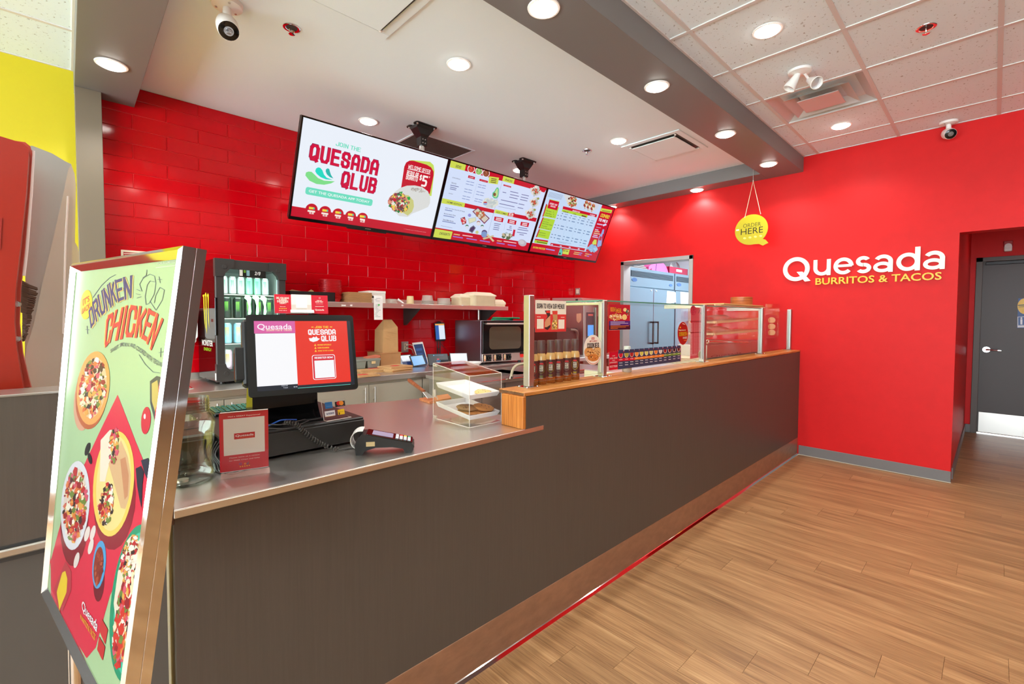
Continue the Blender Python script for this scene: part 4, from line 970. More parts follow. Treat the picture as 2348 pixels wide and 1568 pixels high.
for a, b in ((posts[1][0], posts[2][1]), (posts[2][1]+.004, posts[3][1])):
    o = part('top_glass', MB().box(a, b, GY-.006, 1.79, 1.4925, 1.5005), [m_glass, m_edge], sg)
    for p in o.data.polygons:
        if abs(p.normal.z) < .5: p.material_index = 1
for x in (1.548, 2.083, 2.126, 3.336): part('glass_channel', MB().box(x-.004, x+.004, GY-.008, GY+.008, 1.106, 1.486, .001), m_steel_v, sg)

# ---- printed cards on the glass
def card(name, label, a, b, y=GY-.0035):
    """thin rectangular card between two photo corners (lower left, upper right)"""
    p, q = ony(*a, y), ony(*b, y); t = thing(name, label, 'sign', ((p.x+q.x)/2, y, p.z))
    part('sheet', MB().box(p.x, q.x, y-.0006, y, p.z, q.z), m_whitep, t); return t
P0 = Vector((0, GY-.0042, 0))
t = card('menu_scan_card', 'white over red menu card taped to the first glass pane above the bottles', (1227, 761), (1298, 694))
P = Print(P0, UX, UZ, .0003, zoom=(1180, 660, 5.227))
P.rect((246, 532), (617, 160), (238, 228, 208), 0); P.rect((246, 532), (617, 318), (218, 62, 58), 1)
P.text('SCAN TO VIEW OUR MENUS', (266, 245), (596, 196), (44, 38, 36), 2, .05)
P.rect((265, 490), (347, 372), (240, 226, 206), 2); P.rect((522, 490), (596, 378), (240, 226, 206), 2)
P.poly([(360, 272), (425, 268), (428, 470), (395, 505), (362, 490), (362, 400), (395, 340)], (60, 48, 44), 2); P.poly([(372, 380), (425, 330), (428, 440), (385, 470), (360, 470), (360, 410)], (214, 150, 110), 3); P.rect((378, 300), (424, 274), (222, 60, 50), 3)
P.poly([(448, 275), (512, 272), (512, 500), (440, 500), (445, 420), (462, 370)], (196, 150, 96), 2); P.bits((478, 440), 26, 55, 60, 7, [(90, 60, 40), (236, 200, 120), (240, 226, 200), (150, 100, 60), (240, 200, 60)], 3); P.rect((452, 318), (512, 278), (220, 70, 60), 3)
P.line([(265, 347), (312, 347)], 7, (248, 214, 200), 3); P.line([(552, 353), (596, 353)], 7, (248, 214, 200), 3)
P.done('print', m_print, t)
t = card('kids_meal_card', 'red and purple kids meal card at the top left of the second pane', (1396, 757), (1445, 700))
P = Print(P0, UX, UZ, .0003, zoom=(1180, 660, 5.227))
P.rect((1129, 505), (1385, 205), (196, 34, 50), 0); P.rect((1129, 505), (1385, 395), (84, 44, 122), 1); P.rect((1129, 505), (1385, 448), (70, 22, 46), 1.4)
P.text('KIDS', (1148, 285), (1214, 232), (250, 170, 60), 3, .06); P.text('MEAL', (1216, 298), (1284, 246), (250, 170, 60), 3, .06)
P.bits((1210, 350), 70, 38, 70, 12, [(240, 200, 140), (226, 160, 90), (246, 226, 190), (214, 140, 80)], 2); P.ell((1322, 262), 22, 22, (240, 206, 140), 2.4); P.ell((1316, 350), 30, 34, (240, 206, 130), 2.3); P.bits((1355, 290), 14, 40, 14, 8, [(250, 240, 220), (60, 120, 90), (200, 60, 50)], 3)
for i, (x1, c) in enumerate(((1320, (210, 196, 226)), (1358, (210, 196, 226)), (1265, (210, 196, 226)), (1368, (226, 120, 50)), (1330, (226, 120, 50)), (1236, (226, 120, 50)))): P.line([(1148, 408+i*15.5), (x1, 407+i*15.5)], 6, c, 3)
P.done('print', m_print, t)
def oval(name, label, ctr, rx, ry, c0, c1, y=GY-.0035):
    p = ony(*ctr, y); t = thing(name, label, 'sticker', (p.x, y, ony(ctr[0], ctr[1]+ry, y).z))
    pts = [(lambda q: (q.x, q.z))(ony(ctr[0]+rx*cos(2*PI*i/36), ctr[1]+ry*sin(2*PI*i/36), y)) for i in range(36)]
    part('disc', MB().prism(pts, 'y', y-.0006, y), m_whitep, t); return t
t = oval('cookie_sticker', 'oval soft and chewy cookies sticker on the right edge of the first pane', (1359.5, 802), 21, 34.5, 0, 0)
P = Print(P0, UX, UZ, .0003, zoom=(1180, 660, 5.227))
P.ell((938, 745), 108, 178, (240, 226, 206), 0, 40); P.ell((893, 770), 58, 62, (214, 150, 84), 1, 26, 0); P.ell((990, 770), 52, 66, (224, 170, 106), 1.2); P.ell((940, 835), 68, 44, (206, 124, 56), 1.6); P.bits((938, 800), 84, 70, 60, 7, [(150, 84, 36), (236, 186, 120), (96, 54, 30)], 2)
P.text('COOKIES', (868, 725), (1010, 655), (66, 44, 36), 4, .06); P.text('SOFT & CHEWY', (896, 650), (988, 626), (206, 40, 40), 4, .04); P.rect((920, 618), (956, 592), (206, 50, 50), 4); P.text('NEW!', (924, 613), (952, 597), (250, 236, 220), 5, .03)
for i in range(26):
    a = PI*(.06+.88*i/25); P.ell((938+100*cos(a), 745+165*sin(a)), 5, 5, (226, 120, 90), 4, 8)
P.done('print', m_print, t)
t = oval('burrito_sauce_sticker', 'red oval signature burrito sauce sticker on the second pane', (1565.8, 764), 12.4, 26.5, 0, 0)
P = Print(P0, UX, UZ, .0003, zoom=(1480, 660, 6.179))
P.ell((530, 643), 76, 163, (214, 96, 80), 0, 40); P.ell((530, 643), 71, 157, (176, 30, 22), 1, 40)
P.text('Signature', (470, 612), (570, 585), (244, 226, 190), 2, .02); P.text('BURRITO', (476, 685), (590, 620), (240, 184, 30), 2, .06); P.text('SAUCE', (528, 722), (588, 690), (246, 240, 226), 2, .03); P.line([(542, 744), (580, 742)], 9, (226, 130, 40), 2); P.line([(522, 505), (560, 518)], 10, (240, 214, 190), 2); P.rect((484, 570), (502, 552), (240, 180, 30), 2)
P.done('print', m_print, t)
t = card('salsa_strip', 'long dark blue strip of salsa and sauce pictures along the second pane', (1396, 849), (1562, 794))
P = Print(P0, UX, UZ, .0003, zoom=(1380, 760, 9.031))
P.rect((146, 805), (1640, 305), (196, 20, 46), 0); P.rect((330, 785), (1632, 325), (44, 62, 90), 1); P.rect((146, 805), (328, 430), (206, 18, 44), 1.5)
for i, (t_, a, b) in enumerate((('OUR', (215, 515), (270, 490)), ('SALSAS', (163, 575), (316, 527)), ('AND', (215, 607), (270, 585)), ('SAUCES', (163, 662), (316, 616)), ('BETTER', (163, 752), (318, 692)))): P.text(t_, a, b, (246, 214, 206), 3, .05)
P.line([(165, 680), (316, 672)], 10, (120, 10, 30), 3)
cols_ = [(206, 30, 50), (170, 160, 60), (170, 40, 36), (236, 140, 60), (206, 200, 80), (216, 206, 110), (214, 204, 120), (236, 130, 50), (214, 206, 196), (150, 24, 30), (110, 20, 26), (40, 22, 28), (90, 24, 30)]
for i, c in enumerate(cols_):
    f_ = i/12; x = 390+(1590-390)*(f_**.93); yv = 470-115*f_; rx, ry = 46-14*f_, 82-22*f_
    P.ell((x, yv), rx, ry, (240, 214, 186), 2, 22); P.ell((x, yv), rx-7, ry-9, c, 3, 22); P.poly([(x-rx-4, yv-ry-6), (x+rx+4, yv-ry-9), (x+rx+4, yv-ry*.22), (x-rx-4, yv-ry*.15)], (44, 62, 90), 3.6)
    for k in (0, 1): P.line([(x-34+12*f_, yv+182-34*f_+k*50), (x+34-12*f_, yv+178-34*f_+k*50)], 12, (206, 206, 206), 3)
def bar(xa, ya, xb, yb, h, c): P.poly([(xa, ya), (xb, yb), (xb, yb+h), (xa, ya+h)], c, 2.5)
bar(335, 560, 676, 532, 60, (206, 22, 44)); bar(676, 535, 1282, 470, 50, (236, 132, 36)); bar(1282, 472, 1630, 430, 46, (112, 150, 60))
for i in range(13):
    f_ = i/12; x = 390+1200*(f_**.93); yv = 585-134*f_; P.line([(x-32+10*f_, yv), (x+32-10*f_, yv-4)], 9, (244, 222, 206), 3.5)
P.done('print', m_print, t)
t = card('nutrition_chart', 'pale red ingredient chart on the second pane beside the third post', (1582, 822), (1611, 706), GY+.006)
P = Print(Vector((0, GY+.0052, 0)), UX, UZ, .0002, zoom=(1480, 660, 6.179))
P.rect((632, 1005), (800, 280), (222, 92, 104), 0); P.ell((678, 320), 42, 70, (206, 46, 78), 1); P.bits((678, 320), 34, 60, 40, 6, [(150, 30, 50), (226, 80, 110)], 2); P.line([(770, 310), (750, 360)], 9, (60, 50, 40), 2); P.line([(780, 350), (798, 390)], 9, (60, 50, 40), 2)
for y in (475, 630): P.rect((635, y+10), (803, y-10), (168, 22, 40), 2)
for y in range(510, 940, 21):
    P.line([(637, y), (662, y)], 9, (250, 226, 226), 2)
    for x in (690, 715, 740, 765, 783): P.line([(x, y), (x+16, y)], 5, (240, 196, 196), 2)
P.rect((634, 965), (728, 932), (236, 150, 156), 2); P.ell((778, 945), 34, 58, (214, 196, 150), 2); P.ell((778, 945), 26, 48, (150, 136, 66), 3)
P.done('print', m_print, t)

# ================================================================== bottles behind the first pane
m_bglass = mat('amber_sauce', (224, 176, 112), .12, coat=.5); m_bfoot = mat('amber_glass', (150, 76, 22), .12, coat=.4)
m_bcap = mat('black_cap', (74, 71, 70), .4); m_blab = mat('black_label', (34, 30, 28), .5)
xs = [(1231, 883.5), (1249.5, 881), (1271, 878), (1288.5, 875), (1307.5, 873), (1326.5, 870.5)]
bt0 = None
m_blab_p = attr_mat('bottle_print', .5)
def bottle(x, y, ring, label, extra, cap_h):
    b = thing('sauce_bottle', label, 'bottle', (x, y, ZW), group='hot sauce bottles behind the first pane')
    c = (x, y, ZW); r = .0245
    part('glass', MB().lathe([(.001, .0), (r-.002, .0), (r, .003), (r, .032)], c, 24), m_bfoot, b, 'amber bottle foot')
    part('sauce', MB().lathe([(r, .032), (r, .118), (r*.99, .128), (r*.93, .140), (.0175, .150), (.016, .156)], c, 24), m_bglass, b, 'tan sauce shoulder')
    part('cap', MB().lathe([(.0185, .149), (.0195, .152), (.0192, .196), (.0186, .2085), (.0178, .210), (.001, .210)], c, 24).lathe([(.0200, .160), (.0200, .163)], c, 24), m_bcap, b)
    part('label_band', MB().lathe([(r+.0004, .032), (r+.0004, .116)], c, 28), m_blab, b, 'black paper label')
    lp = MB(); cs_ = []; a0 = math.atan2(-y, -x)                     # the print faces the till side
    def at(u, h, e): t_ = a0+u/(r+.001); return (x+(r+.0006+e)*cos(t_), y+(r+.0006+e)*sin(t_), ZW+h)
    def pq(u0, u1, h0, h1, col_, e):
        k = max(1, int(abs(u1-u0)/.004))
        for i in range(k):
            ua, ub = u0+(u1-u0)*i/k, u0+(u1-u0)*(i+1)/k
            lp.add([at(ua, h0, e), at(ub, h0, e), at(ub, h1, e), at(ua, h1, e)], [(0, 1, 2, 3)]); cs_.append(lin(col_))
    for i in range(40):
        a, b_ = 2*PI*i/40, 2*PI*(i+1)/40
        lp.add([at(.019*cos(a), .078+.024*sin(a), .0002), at(.019*cos(b_), .078+.024*sin(b_), .0002), at(.0176*cos(b_), .078+.0223*sin(b_), .0002), at(.0176*cos(a), .078+.0223*sin(a), .0002)], [(0, 1, 2, 3)]); cs_.append(lin(ring))
    pq(-.0095, .0095, .064, .092, (226, 218, 200), .0003); pq(-.009, .010, .096, .104, (210, 44, 50), .0004)
    vs, fs = glyphs('HOT', .04)
    def txt(s_, u0, u1, h0, h1, col_):
        vs, fs = glyphs(s_, .04); xa, xb = min(v[0] for v in vs), max(v[0] for v in vs); ya, yb = min(v[1] for v in vs), max(v[1] for v in vs)
        n0 = [at(u0+(u1-u0)*(v[0]-xa)/(xb-xa), h0+(h1-h0)*(v[1]-ya)/(yb-ya), .0006) for v in vs]
        lp.add(n0, fs)
        for f in fs: cs_.append(lin(col_))
    txt('HOT', -.008, .008, .079, .090, (36, 30, 28)); txt('SAUCE', -.008, .008, .066, .0765, (36, 30, 28))
    pq(-.010, .010, .040, .0425, ring, .0003); pq(-.008, .008, .035, .0375, ring, .0003); pq(-.013, .010, .029, .0315, (190, 184, 170), .0003)
    if extra:
        for i in range(16):
            a, b_ = 2*PI*i/16, 2*PI*(i+1)/16
            lp.add([at(-.019, .034, .0004), at(-.019+.0045*cos(a), .034+.0045*sin(a), .0004), at(-.019+.0045*cos(b_), .034+.0045*sin(b_), .0004)], [(0, 1, 2)]); cs_.append(lin(extra))
    part('label_print', lp, m_blab_p, b, None, None, False, cs_); return b
for k, ((px_, py_), ring, lab, ex) in enumerate(zip(xs, [(206, 96, 70), (120, 140, 50), (140, 150, 40), (110, 108, 96), (130, 124, 110), (214, 196, 40)],
    ['hot sauce bottle with a red-ringed label half hidden by the first post', 'second sauce bottle from the first post, green ring and lime dot on its label', 'third sauce bottle from the first post, olive ring on its label', 'fourth sauce bottle from the first post, grey ring on its label', 'fifth sauce bottle from the first post with a grey dot on its label', 'sauce bottle farthest from the first post, yellow ring and dot on its label'],
    [None, (160, 200, 60), None, None, (150, 160, 120), (246, 206, 30)])):
    q = ony(px_, py_, 1.482); bottle(q.x, 1.5065, ring, lab, ex, 0)
# ---- shaker bottle with white cap and brown cup behind the second pane
q = ony(1433, 854, 1.52)
t = thing('squeeze_bottle', 'white capped clear bottle behind the salsa strip', 'bottle', (q.x, 1.507, ZW), group=None)
part('bottle_body', MB().lathe([(.001, 0), (.026, 0), (.028, .004), (.028, .10), (.022, .116), (.016, .120)], (q.x, 1.507, ZW), 24), m_frost, t)
part('cap', MB().lathe([(.018, .118), (.0205, .120), (.0205, .150), (.019, .153), (.001, .153)], (q.x, 1.507, ZW), 24), m_whitep, t, 'ribbed white cap')
part('sauce_fill', MB().lathe([(.001, .002), (.0265, .002), (.0265, .045), (.001, .045)], (q.x, 1.507, ZW), 24), m_bfoot, t)
# ================================================================== back counter under the tiled wall
ZB, YB = .915, 3.53
UX = Vector((1, 0, 0)); UZ = Vector((0, 0, 1))
bk = thing('back_worktop', 'long stainless worktop with a sink along the red tiled wall', 'worktop', (2.8, 3.9, ZB))
mb = MB()
sx0, sx1, sy0, sy1 = .02+.20, .60, 3.72, 3.99
for a, b, c, d in ((.20, sx0, YB, YT-.004), (sx1, XR-.003, YB, YT-.004), (sx0, sx1, YB, sy0), (sx0, sx1, sy1, YT-.004)): mb.box(a, b, c, d, ZB-.004, ZB)
part('top', mb, m_steel, bk)
part('front_lip', MB().box(.20, XR-.003, YB-.002, YB+.012, ZB-.045, ZB-.0005, .002), m_steel, bk)
part('underside', MB().box(sx1+.02, XR-.003, YB+.012, YT-.004, ZB-.04, ZB-.004), m_steel, bk)
part('upstand', MB().box(.2, XR-.003, YT-.016, YT-.004, ZB, ZB+.05, .002), m_steel, bk)
mb = MB(); zb = ZB-.16
mb.quad((sx0, sy0, zb), (sx1, sy0, zb), (sx1, sy1, zb), (sx0, sy1, zb)); mb.quad((sx0, sy0, ZB), (sx0, sy0, zb), (sx0, sy1, zb), (sx0, sy1, ZB)); mb.quad((sx1, sy0, ZB), (sx1, sy1, ZB), (sx1, sy1, zb), (sx1, sy0, zb)); mb.quad((sx0, sy0, ZB), (sx1, sy0, ZB), (sx1, sy0, zb), (sx0, sy0, zb)); mb.quad((sx0, sy1, ZB), (sx0, sy1, zb), (sx1, sy1, zb), (sx1, sy1, ZB))
part('sink_basin', mb, m_steel_v, bk)
mb = MB()
for a, b in (((sx0, sy0), (sx1, sy0)), ((sx1, sy0), (sx1, sy1)), ((sx1, sy1), (sx0, sy1)), ((sx0, sy1), (sx0, sy0))): mb.tube([(*a, ZB), (*b, ZB)], .008, 8)
part('sink_rim', mb, m_chrome, bk)
mh = m_alu
for k, xc in enumerate((.745, 1.78, 2.81)):
    cbn = thing('cabinet', ('grey two-door cabinet under the sink at the left', 'grey two-door cabinet below the brown paper bags', 'grey two-door cabinet below the tablets and oven')[k], 'cabinet', (xc, 3.8, .08))
    part('body', MB().box(xc-.512, xc+.512, YB+.035, YT-.02, .08, ZB-.046), m_cab, cbn)
    part('top_rail', MB().box(xc-.512, xc+.512, YB+.022, YB+.036, ZB-.066, ZB-.047), m_cab, cbn)
    for s_ in (-1, 1):
        xa, xb = (xc-.510, xc-.002) if s_ < 0 else (xc+.002, xc+.510)
        d = part('door', MB().box(xa, xb, YB+.016, YB+.035, .10, ZB-.068, .0015), m_cab, cbn)
        hx = xc+s_*.042; part('door_handle', MB().cyl((hx, YB-.012, ZB-.215), (hx, YB-.012, ZB-.085), .0065, n=12).cyl((hx, YB-.012, ZB-.105), (hx, YB+.016, ZB-.105), .004, n=8).cyl((hx, YB-.012, ZB-.195), (hx, YB+.016, ZB-.195), .004, n=8), mh, d, 'slim steel bar handle')
# ================================================================== drinks fridge
FX, FY, FZ, FR = .762, 3.822, ZB+.022, math.radians(4)
W_, D_, H_ = .482, .44, .876
fg = thing('drinks_fridge', 'black glass-door countertop fridge full of drink cans', 'fridge', (FX, FY, FZ), rz=FR)
m_side = mat('black_side_gloss', (30, 8, 8), .07, spec=.6)
t = .022
mb = MB().box(0, t, .03, D_, 0, H_).box(W_-t, W_, .03, D_, 0, H_).box(t, W_-t, .03, D_, 0, t+.04).box(t, W_-t, .03, D_, H_-t-.04, H_)
part('cabinet_shell', mb, m_side, fg, 'glossy black shell', local=True)
part('liner', MB().box(t, W_-t, D_-.01, D_-.004, .03, H_-.03).box(t, t+.003, .035, D_-.01, .06, H_-.06).box(W_-t-.003, W_-t, .035, D_-.01, .06, H_-.06), mat('fridge_liner', (232, 244, 240), .4), fg, local=True)
mb = MB()
for x in (.05, W_-.05):
    for y in (.06, D_-.06): mb.cyl((x, y, -.022), (x, y, .002), .018, n=12)
part('feet', mb, m_black, fg, None, 'stuff', local=True)
df = MB(); b = .055
df.box(0, b, 0, .028, 0, H_, .004).box(W_-b, W_, 0, .028, 0, H_, .004).box(b, W_-b, 0, .028, 0, b+.012, .003).box(b, W_-b, 0, .028, H_-b-.012, H_, .003)
dof = part('door_frame', df, m_char, fg, 'charcoal door frame', local=True)
for cx_, cz_, sx_, sz_ in ((0, 0, 1, 1), (W_, 0, -1, 1), (0, H_, 1, -1), (W_, H_, -1, -1)):
    pts = [(cx_-sx_*.003, cz_-sz_*.003), (cx_+sx_*.12, cz_-sz_*.003), (cx_+sx_*.12, cz_+sz_*.055), (cx_+sx_*.092, cz_+sz_*.068), (cx_+sx_*.062, cz_+sz_*.10), (cx_+sx_*.055, cz_+sz_*.125), (cx_-sx_*.003, cz_+sz_*.125)]
    mb = MB().prism(pts, 'y', -.008, .03); mb.cyl((cx_+sx_*.058, -.008, cz_+sz_*.055), (cx_+sx_*.058, -.012, cz_+sz_*.055), .017, .015, 18)
    part('corner_guard', mb, m_char, fg, local=True)
part('door_glass', MB().box(.05, W_-.05, .010, .014, .06, H_-.06), m_glass, dof, local=True)
part('door_grip', MB().box(-.006, .012, -.004, .012, .33, .60, .003), m_blackgl, dof, local=True)
part('asset_sticker', MB().box(-.0045, -.0035, .002, .026, .01, .06), m_whitep, dof, local=True)
for z in (.268, .455, .632): part('wire_shelf', MB().box(t, W_-t, .06, D_-.02, z-.008, z-.002), m_alu, fg, local=True)
led = MB().box(.045, .051, .032, .038, .08, H_-.08).box(W_-.051, W_-.045, .032, .038, .08, H_-.08).box(.06, W_-.06, .032, .038, H_-.064, H_-.060)
part('light_strip', led, mat('fridge_led', (190, 255, 238), .4, emit=5), fg, 'cool white light strip', local=True)
# neon claw mark on the glass
def claw(mbx, ox, oz, w_, h_, y, n_=3):
    for k in range(n_):
        x = ox+k*w_*.36; l = (.92, 1.0, .86)[k]*h_; tp = oz-(.02, 0, .03)[k]*h_
        pts = [(x-.02*w_, tp-.04*h_), (x+.10*w_, tp), (x+.26*w_, tp-.10*h_), (x+.21*w_, tp-.35*h_), (x+.24*w_, tp-.62*h_), (x+.14*w_, tp-l), (x+.10*w_, tp-.70*h_), (x+.13*w_, tp-.42*h_), (x+.06*w_, tp-.2*h_), (x-.06*w_, tp-.13*h_)]
        mbx.prism(pts, 'y', y, y+.004)
mb = MB(); claw(mb, .20, .632, .15, .20, .015); part('neon_mark', mb, mat('neon_green', (150, 255, 170), .4, emit=4.5), fg, 'glowing green claw mark', local=True)
ps_ = Print((0, 0, 0), UX, UZ, .0003); FM = WM[fg.name]
Q = Print(FM @ Vector((0, .008, 0)), (FM.to_3x3() @ UX), UZ, .0003, zoom=(460, 580, 4.9))
Q.rect((430, 268), (730, 150), (30, 34, 32), 1)
Q.text('355ML', (562, 192), (645, 166), (236, 240, 236), 2, .04); Q.text('ALL FLAVOURS', (648, 196), (715, 176), (110, 190, 70), 2, .02); Q.text('2/8', (606, 248), (672, 214), (240, 244, 240), 2, .04, .2)
for x, c in ((454, (214, 214, 206)), (494, (20, 24, 20)), (532, (130, 170, 180))): Q.rect((x-17, 256), (x+17, 163), c, 2)
for i in range(3): Q.line([(486+i*8, 180), (488+i*8, 222)], 4, (140, 210, 60), 3)
Q.done('price_sticker', m_print, dof)
SQ = Print(FM @ Vector((-.0008, 0, 0)), (FM.to_3x3() @ Vector((0, 1, 0))), UZ, .0003, zoom=(460, 580, 4.9))
YG, WT = (214, 196, 40), (226, 220, 214)
for pl in (((20, 480), (30, 465), (42, 470), (44, 600), (56, 870), (44, 780), (34, 620), (30, 495)), ((44, 470), (58, 440), (66, 465), (68, 620), (72, 915), (60, 830), (56, 610), (54, 490)), ((70, 480), (82, 450), (92, 470), (90, 620), (98, 850), (86, 760), (82, 600), (78, 495))): SQ.poly(pl, YG, 1)
SQ.text('MONSTER', (18, 1035), (136, 985), WT, 1, .02) ; SQ.text('ENERGY', (38, 1093), (122, 1070), (150, 200, 40), 1, .01)
SQ.done('side_logo', m_print, fg)
fl_l = bpy.data.lights.new('fridge_light', 'AREA'); fl_l.shape = 'RECTANGLE'; fl_l.size = .36; fl_l.size_y = .7; fl_l.energy = 1.6; fl_l.color = (.82, 1, .95)
fo = bpy.data.objects.new('lamp', fl_l); col.objects.link(fo); fo.parent = fg; fo.location = (W_/2, .034, H_/2); fo.rotation_euler = (math.radians(90), 0, 0); fo.visible_camera = True
fl_l.spread = math.radians(150)
# cans
m_cans = [(mat('can_silver', (206, 216, 214), .3, .5), 'silver'), (mat('can_dark', (34, 44, 38), .3, .3), 'black'), (mat('can_pale_blue', (150, 196, 214), .3, .4), 'pale blue'), (mat('can_rose', (206, 180, 196), .3, .4), 'rose'), (mat('can_mint', (150, 214, 186), .3, .4), 'mint')]
ORD = ['leftmost', 'second', 'third', 'fourth', 'fifth', 'sixth']
m_mark = [mat('mark_teal', (60, 150, 120), .4), mat('mark_lime', (120, 210, 60), .4), mat('mark_gold', (210, 160, 50), .4)]
def can(lx, ly, lz, r, h, mi, mk, label, group):
    p = FM @ Vector((lx, ly, lz)); c = thing('drink_can', label, 'can', tuple(p), group=group)
    part('can_body', MB().lathe([(r*.78, 0), (r*.97, .004), (r, .010), (r, h-.016), (r*.86, h-.004)], tuple(p), 20), m_cans[mi][0], c)
    part('can_lid', MB().lathe([(r*.86, h-.004), (r*.88, h), (r*.82, h), (r*.78, h-.003), (.001, h-.003)], tuple(p), 20), m_chrome, c)
    mb = MB(); a0 = math.atan2(-p.y, -p.x)
    for k in range(3):
        a = a0+(k-1)*.26
        def q(da, hh): return (p.x+(r+.0006)*cos(a+da), p.y+(r+.0006)*sin(a+da), p.z+hh)
        mb.add([q(-.09, h*.78), q(.10, h*.82), q(.06, h*.5), q(.02, h*.30), q(-.04, h*.5)], [(0, 1, 2, 3, 4)])
    part('claw_mark', mb, m_mark[mk], c)
rows = [(.632, 6, .0255, .128, [0, 0, 0, 4, 4, 0], 0, 'top shelf'), (.455, 5, .031, .150, [1, 1, 1, 1, 1], 1, 'second shelf'), (.268, 5, .031, .150, [2, 2, 2, 2, 2], 2, 'third shelf'), (.072, 5, .031, .150, [3, 3, 0, 3, 3], 2, 'fridge floor')]
for z, n_, r, h, kinds, mk, wh in rows:
    for i in range(n_):
        x = .062+(W_-.124-2*r)/(n_-1)*i+r-.0 if n_ == 5 else .052+r+i*.0565
        k = kinds[i]; can(x, .088, z, r, h, k, mk, f'{m_cans[k][1]} drink can, {ORD[i]} from the left on the fridge\'s {wh}'.replace('leftmost from the left', 'leftmost'), 'drink cans on the fridge '+wh)
# ================================================================== wall shelf
SY0, SZ0, SZ1, SX1 = 4.02, 1.491, 1.537, 3.80
sh = thing('wall_shelf', 'stainless wall shelf on brackets across the red tiles', 'shelf', (2.55, 4.18, SZ0))
part('shelf_plate', MB().box(1.30, SX1, SY0, YT-.003, SZ1-.004, SZ1), m_steel, sh)
part('front_lip', MB().box(1.30, SX1, SY0-.002, SY0+.010, SZ0, SZ1, .003), m_steel, sh)
part('end_lip', MB().box(SX1-.012, SX1, SY0, YT-.003, SZ0, SZ1-.001, .002), m_steel, sh)
part('back_lip', MB().box(1.30, SX1, YT-.012, YT-.002, SZ1, SZ1+.05, .002), m_steel, sh)
for x in (1.6, 2.58, 3.62):
    part('bracket', MB().prism([(YT-.003, SZ1-.005), (YT-.003, SZ0-.17), (YT-.03, SZ0-.17), (SY0+.02, SZ0-.005), (SY0+.02, SZ1-.005)], 'x', x-.012, x+.012), m_char, sh)
part('upright_tube', MB().cyl((3.535, 4.25, 1.378), (3.535, 4.25, SZ0+.03), .016, n=14), m_alu, sh)
mb = MB()
for px_, c in ((783, 0), (803, 0), (921, 0), (1059, 1)):
    q = ony(px_, 700, SY0-.0025); mb.box(q.x, q.x+(.04 if px_ == 783 else .02), SY0-.0035, SY0-.002, q.z-.006, q.z+.006)
part('tape_scraps', mb, m_whitep, sh, None, 'stuff')
SYI = 4.15
def gx(px_, py_=690, y=SYI): return ony(px_, py_, y).x
def gz(px_, py_, y=SYI): return ony(px_, py_, y).z
e_ = .0008
t = thing('black_tray', 'black open tray holding loose papers on the shelf by the fridge', 'tray', (1.52, SYI, SZ1))
x0, x1, zt = gx(655), gx(758), gz(740, 671); part('tray_body', MB().box(x0, x1, 4.05, 4.28, SZ1+e_, SZ1+.012).box(x0, x0+.006, 4.05, 4.28, SZ1+.012, zt, .001).box(x1-.006, x1, 4.05, 4.28, SZ1+.012, zt, .001).box(x0, x1, 4.05, 4.056, SZ1+.012, zt, .001).box(x0, x1, 4.274, 4.28, SZ1+.012, zt, .001), m_black, t)
for k, (pa, lab) in enumerate((([(658, 668), (668, 664), (690, 668), (694, 672), (660, 672)], 'crumpled brown paper at the left of the black shelf tray'), ([(690, 670), (712, 664), (717, 667), (719, 672), (690, 672)], 'folded tan paper sticking up from the black shelf tray'))):
    q = [(ony(a, b, 4.12+.05*k).x, ony(a, b, 4.12+.05*k).z-(.03 if b > 669 else 0)) for a, b in pa]
    solo('paper_sheet', MB().prism(q, 'y', 4.10+.05*k, 4.11+.05*k), m_kraft, lab, 'paper')
# red baskets
m_bask = mat('red_basket', (206, 14, 26), .35); bx = (gx(733)+gx(785))/2; br = (gx(785)-gx(733))/2*.98
m_slot = None; bk0 = None; NB = 15
for k in range(NB):
    z = SZ1+e_+k*.0118
    lab = 'bottom basket of the red plastic basket stack' if k == 0 else ('topmost basket of the red plastic basket stack' if k == NB-1 else f'{ORDN[k]} red plastic basket up from the shelf in its stack')
    if bk0 is None:
        bk0 = thing('food_basket', lab, 'basket', (bx, 4.17, z), group='red plastic baskets on the shelf')
        part('weave', MB().lathe([(br*.80, 0), (br*.82, .004), (br*.90, .030)], (0, 0, 0), 40).lathe([(br*.80, .002), (.001, .002)], (0, 0, 0), 40), m_bask, bk0, local=True)
        part('rim', MB().lathe([(br*.90, .030), (br*1.0, .029), (br*1.0, .034), (br*.93, .036), (br*.89, .033)], (0, 0, 0), 40), m_bask, bk0, local=True)
        bk0.scale = (1, .75, 1)
    else: dup(bk0, (bx+rnd.uniform(-.002, .002), 4.17, z), None, lab)
# cardboard flats
x0, x1 = gx(786), gx(840); fh = .0155; cb0 = None
for k in range(6):
    z = SZ1+e_+k*fh; lab = ('bottom', 'second', 'third', 'fourth', 'fifth', 'top')[k]+' folded brown box of the flat stack on the shelf'
    if cb0 is None:
        cb0 = thing('folded_box', lab, 'box', ((x0+x1)/2, 4.14, z), group='folded brown boxes on the shelf'); hw = (x1-x0)/2
        part('card_panels', MB().box(-hw, hw, -.10, .12, 0, fh*.45, .001).box(-hw+.002, hw-.003, -.098, .118, fh*.5, fh*.95, .001), m_card, cb0, local=True)
        part('fold_edge', MB().box(hw-.001, hw+.0015, -.10, .12, .001, fh*.9, .001), m_kraft, cb0, local=True)
    else: dup(cb0, ((x0+x1)/2+rnd.uniform(-.004, .004), 4.14, z), rnd.uniform(-.01, .01), lab)
t = thing('white_carton', 'white cardboard carton behind the folded boxes on the shelf', 'box', (gx(860), 4.2, SZ1))
x0, x1, zt = gx(828, y=4.09), gx(884, y=4.09), gz(860, 667, 4.09); xs0 = gx(846, y=4.09)
